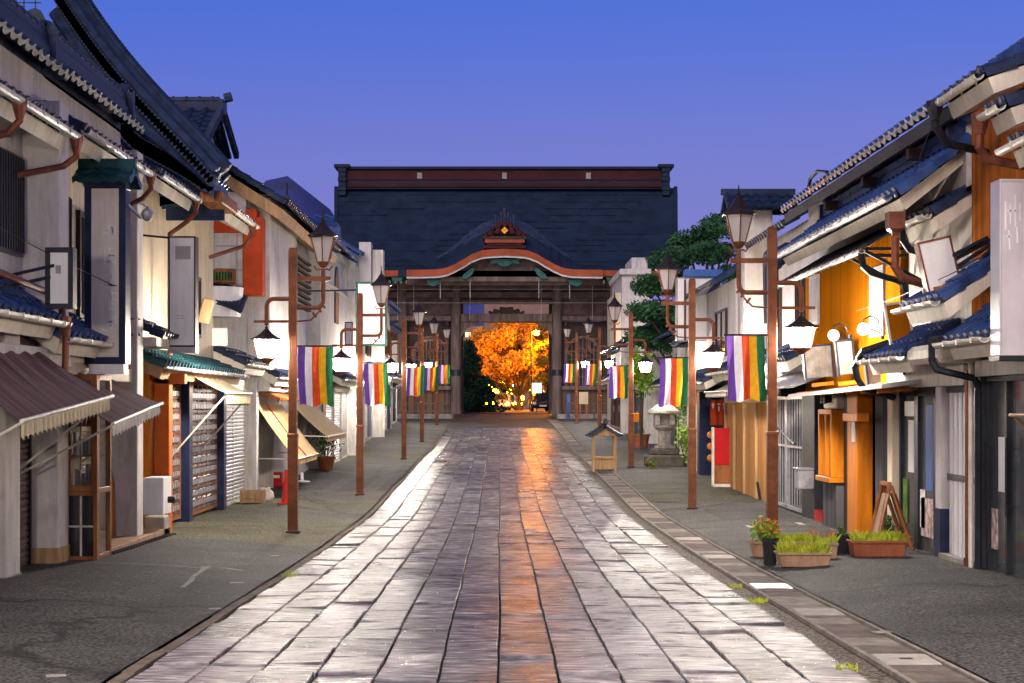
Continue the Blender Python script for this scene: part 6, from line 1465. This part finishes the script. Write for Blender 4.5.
o = thing('tilted_sign', 'yellow-backed empty frame sign leaning above the lower blue tiled roof, beside a black pipe', 'sign', (5.2, D, 2.9))
rot = Matrix.Rotation(R(-9), 3, 'Y'); c = (XP(899,D), D, ZP(324,D)); m = MB()
for sg in (-.5, .5):
    m.cbox((c[0]+rot.col[0][0]*sg*.3, D, c[2]+rot.col[0][2]*sg*.3), (.03, .05, .55), rot); m.cbox((c[0]+rot.col[2][0]*sg*.55, D, c[2]+rot.col[2][2]*sg*.55), (.33, .05, .03), rot)
m.build('sign_frame', 'soffit_white', o); m = MB(); m.cbox(c, (.27, .02, .52), rot); m.build('board', 'siding_yellow', o)
for (px, py, w2, h2, D, a, lab) in ((845,358,.22,.5,26.0,-6,'narrow grey sign board standing on the long shelf roof, between two globe lamps'), (877,368,.30,.5,24.6,-7,'wider grey sign board standing on the shelf roof below the nearer globe lamp'), (818,362,.42,.5,27.6,-5,'grey sign board on the shelf roof right under the lit lantern')):
    o = thing('roof_sign', lab, 'sign', (XP(px,D), D, 2.45), 'boards standing on the shelf roof'); rot = Matrix.Rotation(R(a), 3, 'Y'); m = MB(); m.cbox((XP(px,D), D, ZP(py,D)), (w2, .12, h2), rot); m.build('board', 'drain_lid', o, bev=.004)
    m = MB()
    for sg in (-.5, .5): m.cbox((XP(px,D)+rot.col[0][0]*sg*(w2+.03), D, ZP(py,D)+rot.col[0][2]*sg*(w2+.03)), (.03, .14, h2+.05), rot)
    m.cbox((XP(px,D)+rot.col[2][0]*.5*(h2+.03), D, ZP(py,D)+rot.col[2][2]*.5*(h2+.03)), (w2+.05,.14,.03), rot); m.build('sign_frame', 'dark_metal', o)
    m = MB(); m.bar((XP(px,D)-.1, D, 2.42), (XP(px,D)+.25, D, 2.46), .06); m.each('wood_block', 'orange_wood', o)
# small awning reaching in at the right picture edge
o = thing('small_awning', 'corner of a small purple awning with slanted metal arm under the lavender sign panel', 'awning', (5.2, 16, 2))
m = MB(); m.sheet([[(5.5-.5*t, y, 2.22-.22*t) for y in (13.6, 14.6, 15.6, 16.55)] for t in (0,.5,1)], .01); m.build('cloth', 'awning_purple', o); m = MB(); m.tube([(4.98, 13.6, 2.0), (4.98, 16.6, 2.0)], .02, 6); m.tube([(4.98, 16.5, 2.0), (5.5, 16.4, 1.45)], .016, 6); m.build('awning_frame', 'tan_wood', o)
# ------------------------------------------------------------------ right street clutter
def trough(px, py, w_, l_, h_, mt_, label, rot=0, flowers=None, blades=700, bh=.12):
    x, D, z = gp(px, py); o = thing('planter', label, 'planter', (x, D, z)); Rz = Matrix.Rotation(rot, 3, 'Z'); T = lambda a, b_, c: Vector((x, D, z)) + Rz @ Vector((a, b_, c))
    m = MB()
    def ring(a, b_, zz): return [T(-a,-b_,zz), T(a,-b_,zz), T(a,b_,zz), T(-a,b_,zz)]
    A_, B_ = w_/2, l_/2
    rg_ = [ring(A_*.9,B_*.86,0), ring(A_*.98,B_*.98,h_*.82), ring(A_*1.04,B_*1.08,h_*.83), ring(A_*1.04,B_*1.08,h_), ring(A_*.94,B_*.9,h_), ring(A_*.92,B_*.88,h_*.85)]
    k = len(m.v); m.v += [tuple(q) for r in rg_ for q in r]
    for i in range(5):
        for j in range(4): m.f.append((k+i*4+j, k+i*4+(j+1)%4, k+(i+1)*4+(j+1)%4, k+(i+1)*4+j)); m.mi.append(0)
    m.f.append((k+3,k+2,k+1,k)); m.mi.append(0); m.build('trough', mt_, o, bev=.008)
    q = MB(); q.add(ring(A_*.93,B_*.89,h_*.86), [(0,1,2,3)]); q.build('soil', 'soil', o)
    gmb = MB()
    for _ in range(blades):
        a, b_ = rnd.uniform(-.9,.9)*A_, rnd.uniform(-.85,.85)*B_; q = T(a, b_, h_*.85); hh = bh*rnd.uniform(.5,1.25)*(.75+.5*math.sin(a*9+b_*5)**2); lx, ly = rnd.gauss(0,.4)*hh, rnd.gauss(0,.4)*hh; wd = .006
        gmb.add([(q.x-wd,q.y,q.z),(q.x+wd,q.y,q.z),(q.x+lx*.5+wd,q.y+ly*.5,q.z+hh*.6),(q.x+lx*.5-wd,q.y+ly*.5,q.z+hh*.6),(q.x+lx,q.y+ly,q.z+hh)], [(0,1,2,3),(3,2,4)])
    gmb.build('grass', 'grass_blade', o)
    if flowers:
        f = MB()
        for _ in range(9): q = T(rnd.uniform(-.9,.9)*A_, rnd.uniform(-.8,.8)*B_, h_+bh*rnd.uniform(.7,1.6)); leaves(f, q, .022, 5, .018, (1,1,.6), .6)
        f.each('flower', flowers, o)
    return o
trough(803, 566, .62, .34, .17, 'pot_tan', 'tan planter trough full of grass, nearest to the path at the right lamp foot', 0, None, 900, .11)
trough(790, 554, .6, .34, .17, 'pot_tan', 'tan grass planter with orange flowers just behind the nearest trough', .1, 'flower_orange', 700, .10)
trough(823, 558, .34, .3, .2, 'pot_tan', 'short tan planter with orange flowers at the right end of the grassy troughs', -.1, 'flower_orange', 300, .10)
x_ = potted(770, 565, 'pot_black', .33, .10, 'slim black pot with green shoots and orange flowers at the lamp post foot', 'leaf_lime', 200, .13, 'flower_orange', size=.025)
x_ = potted(762, 556, 'pot_tan', .2, .17, 'wide tan pot of yellow green grass left of the lamp post foot', 'leaf_lime', 240, .17, 'flower_yellow', size=.03)
trough(877, 556, .68, .3, .2, 'terracotta', 'long reddish brown planter with grass below the folding sign stand', 0, None, 900, .11)
potted(842, 553, 'pot_black', .24, .14, 'round black pot with sparse green shoots, alone between the planters', 'leaf_green', 40, .09, size=.02)
potted(886, 545, 'terracotta', .16, .16, 'small terracotta pot with a leafy plant under the folding sign stand', 'leaf_green', 150, .16, size=.03)
potted(903, 546, 'pot_tan', .12, .14, 'low tan pot behind the right leg of the folding sign stand', 'leaf_green', 60, .1, size=.02)
# folding wooden sign stand (A-frame)
x, D, z = gp(897, 551); o = thing('sign_stand', 'reddish folding wooden A-frame sign stand by the glass doors', 'sign stand', (x, D, z))
m = MB(); ap = Vector((x-.05, D+.2, z+.86))
for y_ in (0, .45):
    m.bar(ap + Vector((0,y_,0)), (x-.27, D+y_, z), .05, .035); m.bar(ap + Vector((.02,y_,-.02)), (x+.21, D+y_, z), .05, .035)
m.bar((x-.22, D, z+.18), (x-.22, D+.47, z+.18), .03); m.bar((x+.17, D, z+.18), (x+.17, D+.47, z+.18), .03); m.bar(ap, ap + Vector((0,.45,0)), .05); m.build('frame', 'brown_wood', o, bev=.004)
for k, sg in enumerate((-1, 1)):
    m = MB(); p0 = Vector((x-.1 if sg < 0 else x+.0, D+.03, z+.74)); q0_ = Vector((x-.23 if sg < 0 else x+.18, D+.03, z+.2)); m.sheet([[p0, p0 + Vector((0,.38,0))], [q0_, q0_ + Vector((0,.38,0))]], .015); m.build('sign_panel', 'terracotta' if sg > 0 else 'pot_tan', o)
# little roofed wooden stand beside the path
x, D, z = gp(604, 471); o = thing('roofed_stand', 'little wooden stand with gabled roof beside the path, shrine-like', 'wooden stand', (x, D, z)); w2 = .30
m = MB()
for a in (-w2, w2):
    for b_ in (-.25, .25): m.box(x+a-.035, x+a+.035, D+b_-.035, D+b_+.035, z-.03, z+1.02)
m.each('post', 'tan_wood', o, bev=.006)
m = MB(); m.box(x-w2+.036, x+w2-.036, D-.24, D+.24, z+.06, z+.34); m.build('lower_panel', 'tan_wood', o, bev=.008)
m = MB(); m.box(x-w2-.04, x+w2+.04, D-.29, D+.29, z+.345, z+.40); m.box(x-w2-.04, x+w2+.04, D-.29, D+.29, z+.98, z+1.03); m.build('shelf', 'tan_wood', o, bev=.006)
m = MB()
for sg in (-1, 1): tile_roof(m, (x+sg*.46, D-.38, z+1.0), (x+sg*.46, D+.38, z+1.0), (-sg*.46, 0, .28), .13, .13, .018)
ridge_tiles(m, (x, D-.4, z+1.26), (x, D+.4, z+1.26), .1, .06, 2, False); m.build('roof', 'dark_metal', o)
m = MB(); m.prism([(x-.42, z+1.0), (x+.42, z+1.0), (x, z+1.25)], 1, D-.3, D+.3); m.build('gable', 'tan_wood', o)
# stone lantern with mossy base
D = 50; x = XP(664, D); z = gs(x, D); o = thing('stone_lantern', 'weathered stone lantern on a stepped mossy stone base', 'stone lantern', (x, D, z))
m = MB(); m.box(x-.68, x+.68, D-.6, D+.6, z-.05, z+.42); m.build('base_block', 'stone_dark', o, bev=.05); m = MB(); m.box(x-.5, x+.5, D-.46, D+.46, z+.421, z+.66); m.each('step', 'stone_dark', o, bev=.04)
m = MB(); m.lathe([(.42,.66),(.40,.74),(.26,.80),(.24,.84),(.23,1.32),(.27,1.36),(.42,1.48),(.42,1.56)], (x,D,z), 6, R(30)); m.build('pillar', 'stone_grey', o, bev=.02)
m = MB()
for a in (-1,1):
    for b_ in (-1,1): m.box(x+a*.26-.09, x+a*.26+.09, D+b_*.26-.09, D+b_*.26+.09, z+1.56, z+1.98)
m.box(x-.27, x+.27, D-.1, D+.27, z+1.56, z+1.98); m.build('fire_box', 'stone_grey', o, bev=.02)
m = MB(); m.lathe([(.60,1.98),(.66,2.02),(.62,2.12),(.36,2.30),(.14,2.44),(.12,2.5)], (x,D,z), 6, R(30)); m.lathe([(.1,2.5),(.17,2.58),(.13,2.70),(.03,2.80)], (x,D,z), 10); m.build('cap', 'stone_grey', o, bev=.02)
o.scale = (.82, .82, .76)
D = 51.5
def bush(cx, cy, cz, r_, n, size, mat, label, squash=(1,1,1), name='shrub', cat='shrub'):
    o = thing(name, label, cat, (cx, cy, gs(cx, cy))); m = MB()
    for _ in range(5): leaves(m, (cx+rnd.uniform(-.4,.4)*r_*squash[0], cy+rnd.uniform(-.4,.4)*r_, cz+rnd.uniform(-.45,.45)*r_*squash[2]), r_*.68, n//5, size, squash, .35)
    m.build('foliage', mat, o); m = MB()
    for k in range(4): m.tube([(cx+.04*k, cy, gs(cx,cy)-.05), (cx+rnd.uniform(-.4,.4)*r_, cy, cz)], .02, 5)
    m.build('stems', 'bark', o)
bush(XP(688,49), 49.2, gz(49)+.85, .55, 700, .06, 'leaf_lime', 'bright lime green shrub right of the stone lantern', (.7,.7,1.3))
bush(XP(678,52), 52.5, gz(52)+2.2, .75, 700, .07, 'leaf_green', 'darker climbing shrub behind the stone lantern', (.7,.7,1.5))
bush(XP(640,60), 60, ZP(372,60), .75, 800, .09, 'leaf_lime', 'light green bush glowing behind the third right banner', (.8,.8,1.2))
potted(652, 469, 'flower_yellow', .01, .01, 'clump of yellow and orange flowers at the stone lantern base', 'leaf_green', 90, .2, 'flower_orange', size=.05)
potted(641, 448, 'terracotta', .5, .32, 'squat terracotta pot left of the stone lantern', 'leaf_green', 40, .14, size=.05)
x, D, z = gp(646, 412) if False else (XP(636.5,49.4), 49.4, 0); m = MB(); m.box(x-.08, x+.08, 49.42, 49.56, ZP(422,49.4), ZP(413,49.4)); one('junction_box', m, 'orange_wood', 'small orange box on the lamp post left of the stone lantern', 'junction box', bev=.01)
x, D, z = G_(722, 497)[0], G_(722, 497)[1], 0
m = MB(); x, D = G_(760, 500); m.tube([(x, D, gs(x,D)), (x-.06, D, gs(x,D)+.38)], .03, 6); one('short_bollard', m, 'pot_black', 'short leaning black stake before the tan board doors', 'bollard')
# ------------------------------------------------------------------ trees, and the lit street beyond the gate
def tree(name, label, x, y, zb_, h_, clumps, mat, nleaf, size, trunk_r=.2, lean=(0,0), squash=(1,1,.8), cat='tree', group=None, shell=.35):
    o = thing(name, label, cat, (x, y, zb_), group); m = MB()
    tp = [(x + lean[0]*t*t, y + lean[1]*t*t, zb_ - .2 + h_*.72*t) for t in (0,.2,.4,.6,.8,1)]
    m.tube(tp, trunk_r, 8, trunk_r*.35)
    for (cx, cy, cz, r_) in clumps:
        k = min(5, max(1, int((cz-zb_)/h_*6))) - 1; a = Vector(tp[k]); b_ = Vector((cx, cy, cz)); mid = (a+b_)/2 + Vector((rnd.uniform(-.2,.2), rnd.uniform(-.2,.2), -.15))
        m.tube([a, mid, b_], trunk_r*.4, 5, trunk_r*.12)
    m.build('trunk', 'bark', o); f = MB(); tot = sum(c[3]**2 for c in clumps)
    for (cx, cy, cz, r_) in clumps: leaves(f, (cx, cy, cz), r_, int(nleaf*r_*r_/tot), size, squash, shell)
    f.build('crown', mat, o); return o
# pruned pine on the right, cloud-like pads of needles
D = 62; cl = []
for px, py, r_ in ((725,222,.75),(708,232,.7),(690,240,.85),(735,232,.7),(672,262,.9),(700,256,.8),(722,252,.7),(655,284,.8),(680,284,.9),(706,290,.8),(645,312,.75),(666,312,.9),(690,318,.8),(655,338,.8),(640,335,.6),(672,345,.7),(730,275,.7),(718,305,.8)):
    cl.append((XP(px,D)+rnd.uniform(-.1,.1), D+rnd.uniform(-1.1,1.1), ZP(py,D), r_*1.05))
tree('pine_tree', 'dark green pruned pine tree with cloud-like pads behind the blue-capped white sign', XP(700,D), D+.5, gz(D), 7.6, cl, 'pine_needles', 26000, .085, .24, (.3,0), (1,1,.55), 'pine tree', shell=.2)
def blob(cx, cy, cz, rx, rz, n, r_): 
    q = random.Random(int(cx*7+cz*13)); out_ = []
    while len(out_) < n:
        a, b_, c = q.uniform(-1,1), q.uniform(-1,1), q.uniform(-1,1)
        if a*a+b_*b_+c*c < 1: out_.append((cx+a*rx, cy+b_*rx, cz+c*rz, r_*q.uniform(.7,1.25)))
    return out_
D = 132
tree('broadleaf_tree', 'big round tree lit orange by the sodium street lamp, seen through the gate', XP(520,D), D+6, 1.6, 9.5, blob(XP(518,D+6), D+6, 6.3, 4.4, 2.5, 60, .95), 'lamplit_leaf', 30000, .13, .22)
tree('ginkgo_tree', 'bright yellow small tree at the right edge of the gate opening', XP(547,126), 126, 1.6, 5, blob(XP(547,126), 126, ZP(366,126), 1.0, 1.7, 14, .6), 'ginkgo_leaf', 3000, .13, .14)
tree('conifer_tree', 'dark dense conifer filling the left side of the gate opening', XP(466,116), 118, 1.55, 7, [(XP(468,116)+rnd.uniform(-1,1)*(1.9-k*.18), 118+rnd.uniform(-1,1)*(1.6-k*.15), 1.9+k*.42+rnd.uniform(-.2,.2), 1.0-.05*k) for k in range(11) for _ in range(4)], 'conifer_needles', 11000, .12, .25)
tree('broadleaf_tree', 'darker tree behind the orange-lit tree, upper right of the gate opening', XP(548,165), 168, 1.5, 9, blob(XP(545,165), 168, 7, 4, 3.4, 22, 1.3), 'lamplit_leaf', 5000, .22, .3)
tree('broadleaf_tree', 'dim distant tree at the left of the orange-lit one', XP(486,180), 182, 1.5, 8, blob(XP(488,180), 182, 5.5, 3, 2.6, 16, 1.3), 'conifer_needles', 4000, .22, .3)
# apartment block far beyond the gate
D = 230; AP = thing('apartment_block', 'pale apartment block with orange-lit windows, top left of the gate opening', 'building', (XP(470,D), D+6, 1.3))
m = MB(); m.box(XP(440,D), XP(484,D), D, D+14, 1, ZP(326,D)); m.box(XP(484,D), XP(575,D), D+6, D+18, 1, ZP(300,D)); m.build('wall', 'apartment_wall', AP)
for i in range(4):
    for j in range(5):
        x = XP(462+i*6,D); z = ZP(392-j*14,D); m = MB(); m.box(x-.28*1.3, x+.28*1.3, D-.05, D, z-.5, z+.5); wf = m.build('window', 'lit_window' if (i*3+j*2) % 5 < 2 else 'dark_glass', AP)
for j in range(5): m = MB(); m.box(XP(458,D), XP(484,D), D-1.0, D, ZP(400-j*14,D)-.1, ZP(400-j*14,D)+.9); m.build('balcony', 'apartment_wall', AP)
for (x0, x1, D, zt, lab) in ((XP(440,190), XP(478,190), 190, 6, 'dim low shop on the left side of the road beyond the gate'), (XP(536,175), XP(580,175), 175, 6.5, 'dim low shop on the right side of the road beyond the gate'), (XP(492,330), XP(538,330), 300, 12, 'far pale building closing the road beyond the gate')):
    o = thing('shop_building', lab, 'building', ((x0+x1)/2, D+4, 1.4)); m = MB(); m.box(x0, x1, D, D+14, 1, zt); m.build('wall', 'apartment_wall', o)
    m = MB(); m.box(x0+.3, x1-.3, D-.06, D, 1.8, 3.6); m.build('lit_shop_front', 'shop_glow', o); m = MB(); m.box(x0-.2, x1+.2, D-.7, D+14.2, zt+.002, zt+.35); m.build('roof', 'dark_metal', o)
# sodium street lamp and smaller amber lamps
def road_lamp(px, py, D, mat, r_, label, group='amber street lamps beyond the gate', gx_=0):
    x, z = XP(px, D), ZP(py, D); o = thing('road_lamp', label, 'street lamp', (x+.7, D, 1.6), group)
    m = MB(); m.tube([(x+gx_, D, 1.55), (x+gx_, D, z+.1), (x, D, z+.22)] if gx_ else [(x, D, 1.55), (x, D, z)], .06, 8); m.build('pole', 'dark_metal', o)
    m = MB(); m.ball((x, D, z), r_, 10, sz=.8); m.build('lamp_glass', mat, o, smooth=True); m = MB(); m.lathe([(r_*1.2,0),(r_*1.1,.04),(r_*.3,.14)], (x, D, z+r_*.8), 10); m.build('hood', 'dark_metal', o)
road_lamp(536.5, 333, 126, 'sodium_lamp', .21, 'tall street lamp with blazing orange light, seen high in the gate opening', gx_=-.4)
road_lamp(566, 345, 131, 'added_sodium_light', .2, 'unseen added orange lamp behind the right gate column, lighting the big tree')  # no known source: added out of sight to brighten the orange tree
road_lamp(449, 352, 127, 'added_sodium_light', .15, 'unseen added orange lamp behind the left gate column, lighting the big tree')  # second added light, out of sight, for the left side of the tree
road_lamp(489, 387, 128, 'amber_globe', .22, 'low amber street lamp in the left of the gate opening')
road_lamp(529.5, 388.5, 140, 'amber_globe', .18, 'low amber street lamp in the right of the gate opening')
D = 150; o = thing('traffic_signal', 'small green traffic signal shining far beyond the gate', 'traffic signal', (XP(515,D), D, 1.6)); m = MB(); m.tube([(XP(515,D)+.5, D, 1.6), (XP(515,D)+.5, D, ZP(384,D)), (XP(515,D), D, ZP(384,D))], .05, 6); m.build('pole', 'steel', o); m = MB(); m.box(XP(515,D)-.5, XP(515,D)+.4, D-.15, D-.02, ZP(387,D), ZP(383,D)); m.build('housing', 'dark_metal', o); m = MB(); m.ball((XP(514,D), D-.17, ZP(385,D)), .13, 8); m.build('green_light', 'signal_green', o)
D = 122; o = thing('lit_sign', 'small glowing cyan sign box at the right of the gate opening', 'sign', (XP(537,D), D, 1.6)); m = MB(); m.box(XP(532,D), XP(541.5,D), D-.1, D+.1, ZP(393,D), ZP(383,D)); m.build('screen', 'cyan_screen', o, bev=.01); m = MB(); m.tube([(XP(537,D), D, 1.55), (XP(537,D), D, ZP(393,D))], .05, 6); m.build('pole', 'dark_metal', o)
# cars on the road
def car(px, D, mat, label, front=True, wd=1.7, glow=True):
    x = XP(px, D); z = gz(D)+.03; o = thing('parked_car' if not glow else 'car', label, 'car', (x, D, z)); ln = 4.0; h = wd/2
    side = [(0,.32),(.05,.62),(.9,.82),(1.5,1.36),(3.1,1.42),(3.85,.92),(4.0,.6),(4.0,.3),(3.6,.22),(.4,.22)]
    m = MB(); m.prism([(D+a, z+b_) for a, b_ in side], 0, x-h, x+h); m.build('body', mat, o, bev=.08)
    m = MB(); m.add([(x-h*.78, D+.95, z+.86), (x+h*.78, D+.95, z+.86), (x+h*.66, D+1.42, z+1.31), (x-h*.66, D+1.42, z+1.31)], [(0,1,2,3)]); m.v = [(a, b_-.03, c+.02) for a, b_, c in m.v]; m.build('windscreen', 'dark_glass', o)
    for sx_ in (-1, 1):
        for yy in (.75, 3.2):
            w_ = MB(); w_.lathe([(.2,-.1),(.31,-.09),(.31,.09),(.2,.1)], (0,0,0), 16); w_.v = [(x+sx_*(h-.08)+c, D+yy+a, z+.31+b_) for a, b_, c in w_.v]; wl_ = w_.build('wheel', 'rubber', o); q = MB(); q.lathe([(.17,-.105),(.17,.105)], (0,0,0), 12); q.v = [(x+sx_*(h-.08)+c, D+yy+a, z+.31+b_) for a, b_, c in q.v]; q.build('rim', 'steel', wl_)
        l = MB(); l.ball((x+sx_*h*.72, D+.03, z+.58), .11, 8, sx=1.3, sy=.5); l.build('headlight', 'headlight_glow' if glow else 'sign_white', o)
    m = MB(); m.box(x-.26, x+.26, D-.02, D+.01, z+.36, z+.48); m.build('number_plate', 'sign_white', o)
car(500, 136, 'car_silver', 'oncoming car with bright yellow headlights in the middle of the gate opening')
car(477, 150, 'car_silver', 'second oncoming car with glowing headlights, left in the gate opening')
car(514, 158, 'car_dark', 'farther oncoming car with headlights right of the middle')
car(543, 124, 'car_dark', 'dark parked car behind the right gate column', glow=False)
car(492, 178, 'car_dark', 'small far car with headlights beyond the nearer cars')
car(507, 146, 'car_silver', 'oncoming silver car just right of the middle of the gate opening')
for k, (px, py, D, r_) in enumerate(((473,396,160,.3),(495,392,170,.36),(503,384,185,.4),(521,398,150,.28),(510,392,200,.45),(484,402,143,.26))):
    road_lamp(px, py, D, 'amber_globe', r_, ('small amber lamp left of the oncoming cars', 'amber lamp above the oncoming silver car', 'highest amber lamp among the far traffic', 'amber lamp just left of the cyan sign', 'farthest amber lamp at the end of the road', 'lowest amber lamp beside the dark conifer')[k])
# overhead wires
def wire(pts, label, r_=.006):
    P_ = []
    for (a, b_) in zip(pts, pts[1:]):
        for i in range(10):
            t = i/10; v = Vector(a)*(1-t) + Vector(b_)*t; v.z -= .25*t*(1-t)*((Vector(b_)-Vector(a)).length/10); P_.append(v)
    P_.append(Vector(pts[-1])); m = MB(); m.tube(P_, r_, 5); return one('overhead_wire', m, 'dark_metal', label, 'wire', 'thin overhead wires')
wire([(-5.4, 17, ZP(205,17)), (-4.85, 21.3, ZP(285,21.3))], 'thin wire sagging across the upper left shop fronts')
wire([(5.12, 24.4, 3.45), (5.0, 17.6, 3.62)], 'thin wire running from the largest lamp to the right lavender panel')
wire([(4.85, 18.9, 5.35), (4.9, 20.8, 4.5)], 'thin stay wire hanging from the top right eave to the blue roof')
